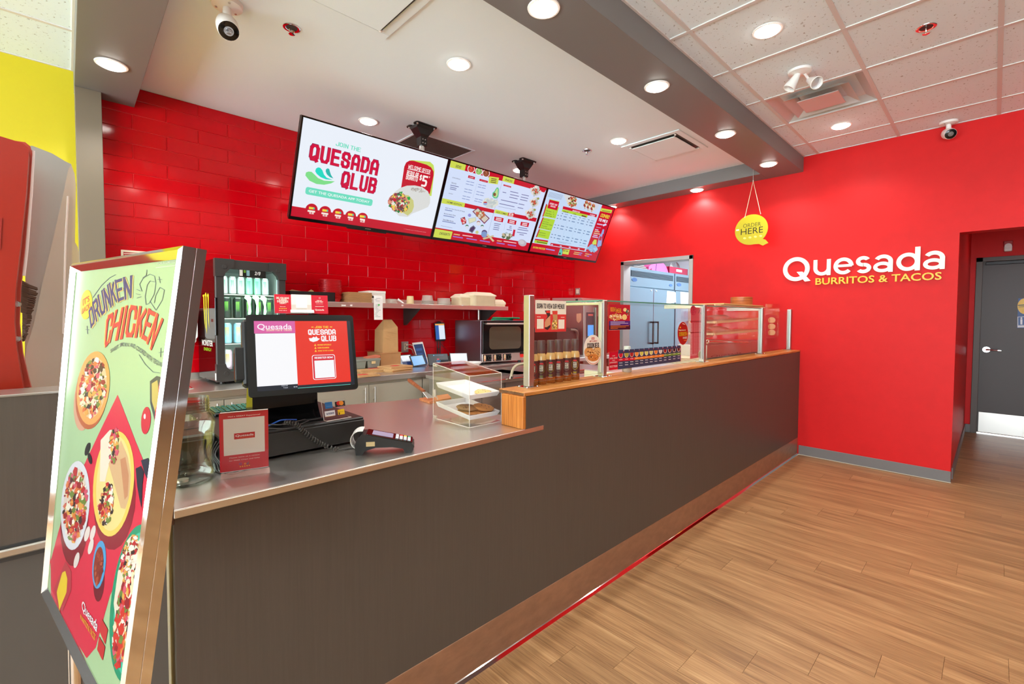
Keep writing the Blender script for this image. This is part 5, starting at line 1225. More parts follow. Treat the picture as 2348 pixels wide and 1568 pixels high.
part('carton_body', MB().box(xs0, x1, 4.09, 4.31, SZ1+e_, zt, .001), mat('white_card', (232, 226, 216), .6), t); part('lid_flap', MB().box(xs0-.001, x1+.001, 4.088, 4.312, zt-.02, zt+.001, .001), mat('white_card_lid', (238, 233, 224), .6), t)
part('hand_hole', MB().box(gx(853, y=4.09), gx(858, y=4.09), 4.0885, 4.0896, gz(853, 683, 4.09), gz(853, 678, 4.09)), m_black, t)
# hanging receipt
ya = SY0-.006; L, Rr, zt, zb = gx(857, y=ya), gx(877, y=ya), gz(866, 680, ya), gz(866, 733, ya); path = [(ya+.02, zt+.008), (ya+.008, zt+.010), (ya-.001, zt+.003), (ya-.004, zt-.02), (ya-.003, (zt+zb)/2), (ya-.005, zb)]
t = thing('order_receipt', 'long white order receipt hanging over the shelf edge', 'receipt', ((L+Rr)/2, ya, zb)); mb = MB()
for (y0, z0), (y1, z1) in zip(path, path[1:]): mb.quad((L, y0, z0), (L, y1, z1), (Rr, y1, z1), (Rr, y0, z0))
part('paper', mb, m_whitep, t)
P = Print((0, ya-.0052, 0), UX, UZ, .0003)
g = random.Random(2)
for i in range(15):
    y = 684+i*3; x = 859; 
    if y > 690 and y < 697: continue
    P.line([(x+g.uniform(0, 3), y), (x+8+g.uniform(-3, 6), y)], .8, (150, 150, 150), 1)
P.ell((868.5, 699), 2.6, 1.8, (60, 190, 90), 1, 8); P.done('printing', m_printm, t)['kind'] = 'stuff'
# cups, scoop and clamshells
m_clear = glassy('clear_cup', (240, 240, 238), 1.4, .1, .35, (236, 228, 216))
def cup(px0, px1, pyt, label, m, flare=1.12, cat='cup', name='cup', rings=0):
    x0, x1, zt = gx(px0), gx(px1), gz((px0+px1)/2, pyt); r = (x1-x0)/2; h = zt-SZ1
    t = thing(name, label, cat, ((x0+x1)/2, SYI, SZ1)); c = ((x0+x1)/2, SYI, SZ1+e_)
    rb, rt = (r, r/flare) ; mb = MB().lathe([(rb*.96, 0), (rb, .003), (rt, h-.003), (rt*.96, h), (.001, h)], c, 22); part('cup_wall', mb, m, t)
    mr = MB()
    for k in range(max(1, rings)): mr.lathe([(rb*.99, .002+k*.009), (rb*1.05, .003+k*.009), (rb*1.05, .006+k*.009), (rb*.98, .007+k*.009)], c, 22)
    part('cup_rim', mr, m, t); return t
cup(886, 909, 686, 'low clear cup lying beside the white carton on the shelf', m_clear, 1.02)
cup(933, 948, 679, 'small cream paper cup upside down on the shelf', mat('cream_paper', (224, 200, 150), .6), 1.16)
cup(968, 992, 677.5, 'tall clear plastic cups nested upside down on the shelf', m_clear, 1.25, rings=5)
cup(1005, 1030, 684, 'short clear plastic tub right of the nested cups', m_clear, 1.04, rings=2)
q0 = ony(912, 686, 4.12); solo('scoop', MB().tube([q0, ony(918, 690, 4.11), ony(925, 695, 4.10)], [.012, .009, .006], 8), m_whitep, 'small white scoop on the shelf right of the clear cup', 'scoop')
def shells(px0, px1, pyt, n_, names, group, yy):
    x0, x1 = gx(px0, y=yy), gx(px1, y=yy); zt = gz((px0+px1)/2, pyt, yy); hw = (x1-x0)/2; lh = .032; st = (zt-SZ1-lh)/max(1, n_-.0)
    first = None
    for k in range(n_):
        z = SZ1+e_+k*st; lab = names(k, n_)
        if k < n_-1 or n_ == 1:
            if first is None:
                first = thing('takeaway_tray', lab, 'container', ((x0+x1)/2, yy+hw*.55, z), group=group)
                part('pulp_tray', MB().prism(rrect(-hw, hw, -hw*.72, hw*.72, hw*.2, 3), 'z', 0, st*.62).prism(rrect(-hw*.985, hw*.985, -hw*.70, hw*.70, hw*.2, 3), 'z', st*.6, st*.96), m_pulp, first, local=True)
                if n_ == 1: part('lid', MB().lathe([(hw*1.38, st), (hw*1.05, st+lh), (.001, st+lh)], (0, 0, 0), 4), m_pulp, first, local=True)
            else: dup(first, ((x0+x1)/2+rnd.uniform(-.002, .002), yy+hw*.55, z), None, lab)
        else:
            t = thing('takeaway_box', lab, 'container', ((x0+x1)/2, yy+hw*.55, z), group=None)
            vs = [(-hw, -hw*.72, 0), (hw, -hw*.72, 0), (hw, hw*.72, 0), (-hw, hw*.72, 0), (-hw*.98, -hw*.70, st), (hw*.98, -hw*.70, st), (hw*.98, hw*.70, st), (-hw*.98, hw*.70, st), (-hw*.70, -hw*.42, st+lh), (hw*.70, -hw*.42, st+lh), (hw*.70, hw*.42, st+lh), (-hw*.70, hw*.42, st+lh)]
            part('lid', MB().add(vs, [(3, 2, 1, 0), (0, 1, 5, 4), (1, 2, 6, 5), (2, 3, 7, 6), (3, 0, 4, 7), (4, 5, 9, 8), (5, 6, 10, 9), (6, 7, 11, 10), (7, 4, 8, 11), (8, 9, 10, 11)]), mat('pulp_lid', (240, 226, 196), .75), t, local=True)
shells(1052, 1092, 674, 9, lambda k, n_: ('peaked pulp lid box on top of the left tray stack' if k == n_-1 else f'{ORDN[k]} pulp tray up from the shelf in the left stack'), 'pulp trays in the left stack', 4.12)
shells(1083, 1135, 670, 12, lambda k, n_: ('peaked pulp lid box on top of the tall right tray stack' if k == n_-1 else f'{ORDN[k]} pulp tray up from the shelf in the right stack'), 'pulp trays in the right stack', 4.06)
shells(1132, 1158, 687, 2, lambda k, n_: ('small peaked pulp box at the right end of the shelf' if k else 'pulp tray under the small box at the shelf end'), None, 4.10)
# ================================================================== things on the back worktop
t = thing('paper_bag', 'upright brown paper bag with a folded top on a cardboard box', 'paper bag', (2.27, 4.1, 1.06))
y = 4.06; q = lambda a, b, yy=y: Vector((ony(a, b, yy).x, yy, ony(a, b, yy).z))
zc = q(890, 808).z; fl_, fr_ = q(878, 808), q(913, 806); tl, tr = q(879, 757), q(912, 750); dpt = .17
def back(v, k=1.0): return Vector((v.x-.0*k, v.y+dpt*k, v.z))
r_l, r_r = q(889, 733), q(908, 732.5); ym = y+dpt*.5; r_l = Vector((r_l.x, ym, r_l.z)); r_r = Vector((r_r.x, ym, r_r.z))
fl_.z = fr_.z = zc
vs = [fl_, fr_, back(fr_), back(fl_), tl, tr, back(tr), back(tl), r_l, r_r]
part('bag_body', MB().add(vs, [(0, 1, 5, 4), (1, 2, 6, 5), (2, 3, 7, 6), (3, 0, 4, 7), (4, 5, 9, 8), (6, 7, 8, 9), (5, 6, 9), (7, 4, 8), (3, 2, 1, 0)]), m_kraft, t)
mb = MB(); g = random.Random(9)
for i in range(7):
    z0 = tl.z-.012*i-.01; xa = fl_.x+.01+g.uniform(0, .05); mb.tube([(xa, y-.001, z0), (xa+.04, y-.0015, z0-.006-g.uniform(0, .008)), (xa+.08+g.uniform(0, .03), y-.001, z0-.010)], .0018, 5)
part('creases', mb, m_kraft, t)
x0, xm, x1 = q(853, 809, 4.03).x, q(873, 838, 4.03).x, q(921, 809, 4.03).x
t = thing('cardboard_box', 'plain cardboard box under the upright paper bag', 'box', ((xm+x1)/2, 4.12, ZB))
part('box_body', MB().box(xm, x1-.01, 4.03, 4.30, ZB+e_, zc-.004, .001), m_card, t); part('top_flaps', MB().box(xm-.002, x1, 4.025, 4.305, zc-.006, zc-.001, .001), m_card, t)
a_, b_, c_ = q(866, 812, 4.025), q(871, 822, 4.025), q(861, 822, 4.025)
t = thing('cutlery_bin', 'grey two-compartment plastic bin beside the cardboard box', 'bin', (2.02, 3.88, ZB)); yb_ = 3.84
x0, x1 = ony(806, 818, yb_).x, ony(876, 823, yb_).x; zt = ony(860, 823, yb_).z; m_bin = mat('grey_bin', (126, 132, 122), .45)
part('rim', MB().prism(rrect(x0, x1, yb_, yb_+.30, .03), 'z', zt-.014, zt), m_bin, t)
xm = (x0+x1)/2
for a, b in ((x0+.012, xm-.006), (xm+.006, x1-.016)):
    vs = [(a+.03, yb_+.03, ZB+e_), (b-.03, yb_+.03, ZB+e_), (b-.03, yb_+.27, ZB+e_), (a+.03, yb_+.27, ZB+e_), (a+.008, yb_+.01, ZB+.04), (b-.008, yb_+.01, ZB+.04), (b-.008, yb_+.29, ZB+.04), (a+.008, yb_+.29, ZB+.04), (a, yb_+.005, zt-.012), (b, yb_+.005, zt-.012), (b, yb_+.295, zt-.012), (a, yb_+.295, zt-.012)]
    part('compartment', MB().add(vs, [(3, 2, 1, 0)]+[(i, (i+1) % 4, (i+1) % 4+4, i+4) for i in range(4)]+[(i+4, (i+1) % 4+4, (i+1) % 4+8, i+8) for i in range(4)]), m_bin, t)
part('bin_label', MB().box(ony(852, 832, yb_-.001).x, ony(861, 832, yb_-.001).x, yb_-.003, yb_-.001, ony(852, 834, yb_).z, ony(852, 828, yb_).z), mat('label_tan', (206, 180, 130), .6), t)
xa, xb = ony(838, 820, 3.95).x, ony(870, 820, 3.95).x
solo('menu_leaflets', MB().prism([(xa, zt-.01), (xa+.02, zt+.012), (xb-.004, zt+.024), (xb, zt+.004)], 'y', 3.93, 4.02), mat('leaflet', (196, 110, 84), .6), 'printed orange leaflets lying in the grey bin', 'leaflets')
# stacks of flat paper bags
bag_n = [0]
def bags(px_c, py_c, n_, rz, w_, l_, names, group, flag=True):
    p = onz(px_c, py_c, ZB+.003); first = None
    for k in range(n_):
        z = ZB+e_+k*.0075; lab = names(k, n_)
        if first is None:
            first = thing('flat_bag', lab, 'paper bag', (p.x, p.y, z), rz=rz, group=group)
            g = random.Random(n_); pts = rrect(-w_/2, w_/2, -l_/2, l_/2, .008, 2)
            part('bag_sheet', MB().prism(pts, 'z', 0, .0035).prism([(a*.98, b*.985) for a, b in pts], 'z', .0035, .0068), m_kraft, first, local=True)
            part('folded_bottom', MB().box(-w_/2+.004, w_/2-.004, -l_/2+.004, -l_/2+.05, .0055, .0073, .0008), m_card, first, local=True)
        else: last = dup(first, (p.x+rnd.uniform(-.012, .012), p.y+rnd.uniform(-.01, .01), z), rz+rnd.uniform(-.06, .06), lab)
    top = ZB+e_+n_*.0075+.0004
    mb = MB(Matrix.Translation((p.x, p.y, top)) @ Matrix.Rotation(rz, 4, 'Z')); mb.prism(rrect(-w_*.16, w_*.16, -.03, .03, .02, 4), 'z', -.0006, .0004)
    src = [o for o in col.objects if o.get('label') == names(n_-1, n_)][-1]
    part('red_stamp', mb, mat('bag_stamp', (190, 40, 40), .7), src)
bags(906, 849, 6, .25, .26, .20, lambda k, n_: f'{ORDN[k]} flat brown bag up from the worktop in the right pile by the tablets', 'flat bags in the right pile')
bags(856, 851, 4, .05, .34, .20, lambda k, n_: f'{ORDN[k]} flat brown bag up from the worktop in the middle pile', 'flat bags in the middle pile')
bags(832, 862, 2, -.05, .26, .13, lambda k, n_: f'{ORDN[k]} flat brown bag up from the worktop in the front pile behind the till', 'flat bags in the front pile')
# tablets
def slab(name, label, cs_, O, Nn, th, m, cat='tablet', group=None):
    O, Nn = Vector(O), Vector(Nn).normalized(); pts = []
    for a, b in cs_:
        d = ray(a, b); pts.append(CAM+d*((O-CAM).dot(Nn)/d.dot(Nn)))
    c = sum(pts, Vector())/4; t = thing(name, label, cat, (c.x, c.y, min(p.z for p in pts)), group=group)
    part('casing', MB().add(pts+[p-Nn*th for p in pts], [(0, 1, 2, 3), (7, 6, 5, 4), (0, 4, 5, 1), (1, 5, 6, 2), (2, 6, 7, 3), (3, 7, 4, 0)]), m, t); return t, pts, Nn
def scr(t, pts, Nn, col0, k=.86, extra=None):
    c = sum(pts, Vector())/4; U = (pts[1]-pts[0]).normalized(); V = (pts[0]-pts[3]).normalized()
    if Nn.dot(CAM-c) < 0: Nn = -Nn
    P = Print(c+Nn*.0005, U, V, .0004); P.N = Nn; q = [c+(p-c)*k for p in pts]
    P.raw([((p-P.O).dot(P.U), (p-P.O).dot(P.V-P.U*P.U.dot(P.V))) for p in q], col0, 1) if False else None
    P.mb.add([p+Nn*.0006 for p in q], [(0, 1, 2, 3)]); P.c.append(lin(col0))
    if extra:
        for (u0, v0, u1, v1, c_) in extra:
            f = lambda u, v: (q[0]*(1-u)+q[1]*u)*(1-v)+(q[3]*(1-u)+q[2]*u)*v
            P.mb.add([f(u0, v0)+Nn*.001, f(u1, v0)+Nn*.001, f(u1, v1)+Nn*.001, f(u0, v1)+Nn*.001], [(0, 1, 2, 3)]); P.c.append(lin(c_))
    P.done('screen', m_screen, t)
def leg(t, pts, Nn):
    c = (pts[0]+pts[1]+pts[2]+pts[3])/4; w_ = (pts[1]-pts[0])*.28; b = Vector((c.x, c.y+.06, ZB+.002)); top = c-Nn*.012
    part('stand', MB().add([top-w_, top+w_, b+w_, b-w_, top-w_+Vector((0, .004, 0)), top+w_+Vector((0, .004, 0)), b+w_+Vector((0, .004, 0)), b-w_+Vector((0, .004, 0))], [(0, 1, 2, 3), (7, 6, 5, 4), (0, 4, 5, 1), (1, 5, 6, 2), (2, 6, 7, 3), (3, 7, 4, 0)]), m_black, t)
tl_n = Vector((-.25, -.9, .36))
o = onz(930, 840, ZB+.004); A_ = slab('tablet', 'wide dark-framed tablet with a grey screen right of the paper bags', [(894, 816), (942, 812), (955, 838), (907, 842)], o, tl_n, .012, m_black); scr(*A_, (150, 154, 166), .88, [(.45, .0, .98, .55, (236, 240, 248)), (.40, .62, 1, 1, (24, 44, 92)), (.08, .1, .16, .2, (226, 230, 240))]); leg(*A_)
o = onz(965, 840, ZB+.004); A_ = slab('tablet', 'small tablet with a light blue screen in front of the grey one', [(938, 816), (970, 812.5), (979, 835.5), (947, 841)], o, tl_n, .010, m_black); scr(*A_, (110, 178, 240), .84); leg(*A_)
o = onz(972, 833.5, ZB+.003); A_ = slab('tablet', 'white-framed tablet with a dark blue screen standing behind the others', [(945, 786), (969, 783.5), (984, 838), (962, 842)], o, Vector((-.35, -.9, .3)), .010, m_whitep); scr(*A_, (22, 48, 96), .84, [(.1, .2, .8, .32, (40, 80, 140)), (.1, .45, .7, .55, (40, 80, 140)), (.05, .65, .9, .72, (30, 66, 120))]); leg(*A_)
o = onz(1005, 838, ZB+.003); A_ = slab('tablet', 'black tablet with small coloured icons behind the cookie case', [(980.5, 811.5), (1026, 810.5), (1030, 836), (984, 838)], o, Vector((-.05, -.93, .36)), .012, m_char); scr(*A_, (46, 50, 56), .96, [(.25, .08, .31, .17, (90, 190, 230)), (.34, .09, .8, .14, (70, 110, 140)), (.42, .42, .54, .56, (190, 60, 80)), (.38, .60, .60, .68, (60, 130, 190)), (.42, .74, .56, .84, (150, 200, 226))]); leg(*A_)
o = onz(1052, 838, ZB+.003); A_ = slab('tablet', 'tablet with a blank white screen in front of the small oven', [(1030.5, 809.5), (1071, 809), (1074, 834), (1034, 836)], o, Vector((-.05, -.93, .36)), .010, m_black); scr(*A_, (240, 246, 255), .93); leg(*A_)
# phone on its stand
pt_ = onz(1010, 828, ZB); yph = pt_.y+.02
t = thing('phone', 'phone with an orange-topped screen clamped on a black stand', 'phone', (pt_.x, yph, 1.15))
O = Vector((0, yph, 0)); A_ = [(lambda q: q)(ony(a, b, yph)) for a, b in ((996, 740.5), (1019, 740), (1022.5, 779), (999, 780.5))]
part('phone_case', MB().add(A_+[p+Vector((0, .009, 0)) for p in A_], [(0, 1, 2, 3), (7, 6, 5, 4), (0, 4, 5, 1), (1, 5, 6, 2), (2, 6, 7, 3), (3, 7, 4, 0)]), m_blackgl, t)
scr(t, A_, Vector((0, -1, 0)), (40, 96, 176), .90, [(.37, .10, 1, 1, (226, 238, 252)), (0, 0, 1, .095, (244, 170, 80))])
t2 = thing('phone_stand', 'black slotted phone stand with a clamp in front of the red tiles', 'stand', (pt_.x, yph, ZB)); xa, xb = ony(1004, 785, yph).x, ony(1010, 785, yph).x
zt = A_[2].z+.004
part('post', MB().box(xa-.004, xa+.006, yph+.010, yph+.016, ZB+e_, zt-.01, .001).box(xb-.002, xb+.008, yph+.010, yph+.016, ZB+e_, zt-.01, .001).box(xa, xb, yph+.010, yph+.016, zt-.11, zt-.10).box(xa, xb, yph+.010, yph+.016, zt-.2, zt-.19), m_black, t2)
part('clamp', MB().box(A_[3].x+.01, A_[2].x-.01, yph-.003, yph+.018, zt-.016, zt-.006, .003).ell(((A_[0].x+A_[1].x)/2, yph+.012, A_[0].z+.006), .034, .012, .012, 14, 8), m_black, t2)
part('foot', MB().lathe([(.06, 0), (.06, .006), (.02, .012), (.001, .012)], ((xa+xb)/2, yph+.013, ZB+e_), 24), m_black, t2)
solo('charging_cable', MB().tube(spline([Vector((xb+.01, yph+.02, zt-.04)), Vector((xb+.10, yph+.02, zt-.12)), Vector((xb+.20, yph-.02, zt-.22)), Vector((xb+.24, yph-.03, ZB+.004))], 8), .0025, 6), m_black, 'thin black charging cable running from the phone to the oven', 'cable')
# outlet with plugs
t = thing('wall_outlet', 'steel double socket on the red tiles above the tablets', 'outlet', (2.58, YT, 1.04)); x0, x1, z0, z1 = ony(920, 783, YT).x, ony(936, 783, YT).x, ony(925, 808, YT).z, ony(925, 783, YT).z
part('plate', MB().box(x0, x1, YT-.005, YT+.001, z0, z1, .002), m_steel_v, t); part('sockets', MB().box((x0+x1)/2-.014, (x0+x1)/2+.014, YT-.008, YT-.004, z0+.02, z1-.02, .003), mat('ivory', (226, 214, 190), .4), t)
m_iv = mat('ivory_cable', (222, 208, 184), .5)
for k, lab in enumerate(('upper ivory plug with its cable curving down from the steel socket', 'lower ivory plug with its cable from the steel socket')):
    zz = z1-.035-k*.035; xx = (x0+x1)/2+.004
    t = thing('plug', lab, 'plug', (xx, YT-.02, zz)); part('plug_body', MB().box(xx-.010, xx+.014, YT-.034, YT-.008, zz-.010, zz+.010, .003), m_iv, t)
    part('cord', MB().tube(spline([Vector((xx+.010, YT-.03, zz)), Vector((xx+.05, YT-.05, zz-.004-.01*k)), Vector((xx+.10-.03*k, YT-.06, zz-.06)), Vector((xx+.14-.03*k, YT-.09, ZB+.01))], 8), .0035, 6), m_iv, t)
# convection oven
OX, OY, OZ, OR = 3.09, 3.665, ZB, math.radians(-7.5); ow, od, o0, o1 = .575, .56, .022, .458
ov = thing('convection_oven', 'countertop oven with black glass door and three knobs at the end of the worktop', 'oven', (OX, OY, OZ), rz=OR)
OM = WM[ov.name]
part('oven_shell', MB().box(0, ow, .02, od, o0, o1, .003), steel('oven_side', (150, 142, 150), .38, (3, 3, 200), .01), ov, local=True)
part('door', MB().box(.004, ow-.004, -.012, .02, .115, o1-.004, .004), m_blackgl, ov, 'black glass oven door', local=True)
part('door_window', MB().prism(rrect(.085, ow-.075, .155, .395, .045), 'y', -.0128, -.0118), mat('oven_glass', (78, 64, 50), .08, coat=.5), ov, local=True)
part('door_handle', MB().cyl((.03, -.045, .425), (ow-.005, -.045, .425), .010, n=14).cyl((.035, -.045, .425), (.035, -.01, .425), .008, n=10).cyl((ow-.02, -.045, .425), (ow-.02, -.01, .425), .008, n=10), m_alu, ov, 'steel bar handle', local=True)
part('control_panel', MB().box(.004, ow-.004, -.004, .02, o0+.002, .110, .002), m_steel, ov, local=True)
for k in range(3):
    bx_ = .012+k*.128
    part('knob_plate', MB().box(bx_, bx_+.105, -.0055, -.004, .032, .102, .0005), m_black, ov, local=True)
    part('dial_mark', MB().prism(rrect(bx_+.010, bx_+.034, .036, .098, .011), 'y', -.0066, -.0054), mat('dial_cream', (226, 190, 150), .5), ov, local=True)
    part('dial_dot', MB().cyl((bx_+.022, -.0067, .048), (bx_+.022, -.0074, .048), .007, n=12), mat('dial_red', (190, 50, 30), .5), ov, local=True)
    part('knob', MB().cyl((bx_+.072, -.005, .067), (bx_+.072, -.030, .067), .024, .020, 20).box(bx_+.067, bx_+.077, -.040, -.028, .046, .088, .003), m_blackgl, ov, local=True)
mb = MB().prism([(.49, .105), (.555, .105), (.552, .070), (.54, .052), (.531, .062), (.522, .048), (.512, .060), (.502, .05), (.494, .072)], 'y', -.0062, -.0042); part('flame_badge', mb, mat('flame_red', (226, 40, 30), .4), ov, 'red flame badge', local=True)
part('badge_top', MB().prism([(.49, .110), (.555, .110), (.552, .096), (.54, .086), (.522, .094), (.50, .086), (.493, .096)], 'y', -.0068, -.006), m_black, ov, local=True)
mb = MB()
for x in (.05, ow-.05):
    for y in (.05, od-.06): mb.cyl((x, y, 0), (x, y, o0+.001), .018, n=12)
part('feet', mb, m_black, ov, None, 'stuff', local=True)
tm = MB(OM).lathe([(.001, 0), (.1, .0), (.12, .006), (.11, .016), (.06, .020), (.001, .018)], (.40, .18, o1+.0005), 24)
om_ = thing('oven_mitts', 'flat green silicone mitts lying on the countertop oven', 'mitts', tuple(OM @ Vector((.40, .18, o1))))
for k, (a, b, z) in enumerate((((.20, .10), (.50, .16), 0), ((.27, .20), (.56, .10), .017))):
    a3, b3 = OM @ Vector((*a, o1+.010+z)), OM @ Vector((*b, o1+.010+z)); pth = [a3.lerp(b3, i/8) for i in range(9)]
    m2 = MB(); vs = []
    for i, p in enumerate(pth):
        r_ = .055*(1-(2*i/8-1)**4*.55); dz = .004*sin(i*1.3)
        dv = (b3-a3).cross(UZ).normalized()
        vs += [p+dv*(r_*cos(2*PI*j/12))+UZ*(.0095*sin(2*PI*j/12)+dz*.3) for j in range(12)]
    m2.add(vs, [(i*12+j, i*12+(j+1) % 12, (i+1)*12+(j+1) % 12, (i+1)*12+j) for i in range(8) for j in range(12)]+[list(range(12))[::-1], list(range(96, 108))], True)
    part('mitt', m2, m_mint, om_)
q = onz(1062, 838, ZB); q = Vector((3.02, 3.62, ZB))
solo('bowl', MB().lathe([(.04, 0), (.045, .002), (.085, .035), (.088, .040), (.083, .037), (.043, .006), (.001, .005)], (2.96, 3.64, ZB+.0005), 28), m_whitep, 'shallow white bowl in front of the countertop oven', 'bowl')
# paper towel dispenser, framed notice
t = thing('towel_dispenser', 'white paper towel dispenser on the tiles left of the fridge', 'dispenser', (.66, 4.25, 1.19)); yd = 4.18
x0, x1, z0, z1 = ony(400, 740, yd).x, ony(453, 740, yd).x, ony(440, 787, yd).z, ony(440, 706, yd).z
part('cover', MB().prism(rrect(x0, x1, z0+.03, z1, .025), 'y', yd, YT-.002), m_whitep, t); part('lower_lip', MB().prism(rrect(x0+.008, x1-.006, z0, z0+.06, .02), 'y', yd+.02, YT-.004), mat('towel_grey', (206, 200, 190), .4), t)
part('badge', MB().box(ony(432, 734, yd).x, ony(437, 734, yd).x, yd-.001, yd, ony(432, 738, yd).z, ony(432, 731, yd).z), mat('badge_red', (190, 60, 40), .5), t)
yn = YT-.004; x0, x1, zt = ony(277, 573, yn).x, ony(352, 571, yn).x, ony(300, 574, yn).z
t = thing('framed_notice', 'red notice in a cream frame on the tiles behind the poster stand', 'notice', ((x0+x1)/2, yn, zt-.3))
part('frame', MB().box(x0, x1, yn, yn+.004, zt-.014, zt, .001).box(x0, x0+.014, yn, yn+.004, zt-.32, zt-.014, .001).box(x1-.014, x1, yn, yn+.004, zt-.32, zt-.014, .001).box(x0, x1, yn, yn+.004, zt-.334, zt-.32, .001), mat('cream_frame', (236, 222, 196), .5), t)
part('sheet', MB().box(x0+.012, x1-.012, yn+.002, yn+.004, zt-.322, zt-.012), mat('notice_red', (176, 30, 34), .5), t)
P = Print((0, yn+.0018, 0), UX, UZ, .0003)
for k, yy in enumerate((581, 585, 589)): P.line([(284+3*k, yy), (345, yy)], 1.6, (240, 220, 200), 1)
P.done('print', m_printm, t)
# light switch in the corner
t = thing('light_switch', 'steel light switch on the red wall in the tiled corner', 'switch', (XR, 4.27, 1.78)); ya, yb2, z0, z1 = onx(1330, 668, XR).y, onx(1319.5, 668, XR).y, onx(1325, 676, XR).z, onx(1325, 660.5, XR).z
part('plate', MB().box(XR-.006, XR+.001, ya, yb2, z0, z1, .002), m_steel_v, t); part('toggle', MB().box(XR-.012, XR-.005, ya+.02, yb2-.02, z0+.02, z1-.02, .002), mat('ivory', (226, 214, 190), .4), t)
# ================================================================== prep units behind the ledge
pu = thing('prep_sink_unit', 'stainless prep unit with a sink between the till and the oven', 'prep unit', (2.95, 3.1, 0))
zt = .90
part('plinth', MB().box(2.32, 4.0, 2.85, 3.38, 0, .10), m_char, pu); part('unit_body', MB().box(2.28, 4.05, 2.79, 3.42, .10, zt-.03, .002), m_steel_v, pu)
mb = MB(); a0, a1, b0, b1 = 2.55, 3.05, 2.92, 3.30
for x0, x1, y0, y1 in ((2.26, a0, 2.772, 3.44), (a1, 4.07, 2.772, 3.44), (a0, a1, 2.772, b0), (a0, a1, b1, 3.44)): mb.box(x0, x1, y0, y1, zt-.03, zt)
part('unit_top', mb, m_steel, pu)
mb = MB().tube([(2.26, 2.774, zt-.004), (4.07, 2.774, zt-.004)], .005, 8).tube([(2.26, 2.774, zt-.024), (4.07, 2.774, zt-.024)], .003, 6)
part('rolled_edge', mb, m_chrome, pu)
zb = zt-.15; mb = MB().quad((a0, b0, zb), (a1, b0, zb), (a1, b1, zb), (a0, b1, zb))
for p, q in (((a0, b0), (a1, b0)), ((a1, b0), (a1, b1)), ((a1, b1), (a0, b1)), ((a0, b1), (a0, b0))): mb.quad((*p, zt), (*q, zt), (*q, zb), (*p, zb))
part('basin', mb, m_steel_v, pu)
mb = MB()
for x in (2.35, 2.60, 2.85, 3.15, 3.45): mb.box(x, x+.004, 2.786, 2.792, .12, zt-.035)
part('panel_seams', mb, m_char, pu, None, 'stuff'); part('lock', MB().cyl((2.95, 2.79, .80), (2.95, 2.78, .80), .010, n=12), m_black, pu)
hp = [onz(1172, 868, zt), None, None]; yh = hp[0].y
pth = [Vector((hp[0].x, yh, zt)), ony(1173, 857, yh), ony(1177, 845, yh), ony(1186, 837, yh), ony(1200, 834, yh), ony(1212, 836, yh), ony(1219, 846, yh)]
t = thing('rinse_hose', 'curved grey rinse hose rising from the prep sink beside the first post', 'hose', tuple(pth[0])); part('hose', MB().tube(spline(pth, 6), .012, 10), mat('hose_grey', (176, 164, 136), .4), t); part('collar', MB().cyl(pth[0], pth[0]+UZ*.02, .02, n=14), m_chrome, t)
st_ = thing('serving_table', 'stainless serving table close behind the oak ledge', 'prep unit', (4.0, 1.85, 0))
part('table_body', MB().box(2.3, XR-.01, 1.54, 2.12, .1, .96), m_steel_v, st_); part('table_top', MB().box(2.28, XR-.005, 1.538, 2.14, .96, .985, .004), m_steel, st_)
part('cold_rail', MB().box(2.6, 5.3, 1.545, 1.98, .985, 1.045, .006), m_steel, st_, 'raised steel rail')
wn = onz(1520, 838, 1.05)
m_tort = mat('tortilla', (232, 216, 184), .7, vary=.08)
for k in range(5):
    solo('tortilla', MB().lathe([(.001, 0), (.15, 0), (.155, .003), (.14, .007), (.001, .009)], (3.62+.012*k, 1.72+.01*k, 1.046+.0092*k), 30), m_tort, ('bottom tortilla of the pile behind the salsa strip', 'second tortilla up in the pile behind the salsa strip', 'middle tortilla of the pile behind the salsa strip', 'fourth tortilla up in the pile behind the salsa strip', 'top tortilla of the pile behind the salsa strip')[k], 'tortilla', 'tortillas in a pile')
solo('serving_paper', MB().prism([(3.30, 1.56), (3.95, 1.57), (3.98, 1.63), (3.32, 1.64)], 'z', 1.0465, 1.049), mat('waxed_paper', (206, 192, 150), .6), 'creased waxed paper in front of the tortilla pile', 'paper')
for k in range(3):
    solo('paper_plate', MB().lathe([(.05, 0), (.06, .001), (.09, .010), (.088, .011), (.055, .003), (.001, .003)], (4.18, 1.66, 1.0458+.0045*k), 26), m_whitep, ('lowest white plate by the third post', 'middle white plate by the third post', 'top white plate by the third post')[k], 'plate', 'white plates by the third post')
# ================================================================== combi oven in the corner
cx0, cy0 = 4.935, 3.765
cx1 = ony(1411, 760, cy0).x; zt = 1.60
co = thing('combi_oven', 'tall stainless combi oven with a blue display in the tiled corner', 'oven', ((cx0+cx1)/2, 4.05, .45))
part('oven_body', MB().box(cx0, cx1, cy0, YT-.02, .62, zt, .006), m_steel_v, co)
part('stand', MB().box(cx0+.02, cx1-.02, cy0+.04, YT-.03, .0, .62), m_char, co)
hd = [(cy0-.03, zt), (cy0+.05, zt+.075), (YT-.02, zt+.085), (YT-.02, zt)]
part('condensation_hood', MB().prism(hd, 'x', cx0-.005, cx1+.005), m_steel, co, 'sloping stainless hood')
part('vent_slot', MB().box(cx0-.008, cx0-.003, 3.86, 3.90, zt+.01, zt+.06), m_char, co)
def cxp(p): return ony(p, 740, cy0-.005).x
def czp(p): return ony(1355, p, cy0-.005).z
part('control_column', MB().box(cxp(1345.5), cxp(1362), cy0-.008, cy0, czp(775), czp(716), .002), mat('control_dark', (58, 62, 70), .3), co)
part('display', MB().box(cxp(1347.5), cxp(1360.5), cy0-.010, cy0-.008, czp(770), czp(745)), mat('display_blue', (60, 140, 214), .2, emit=.8), co, 'lit blue display')
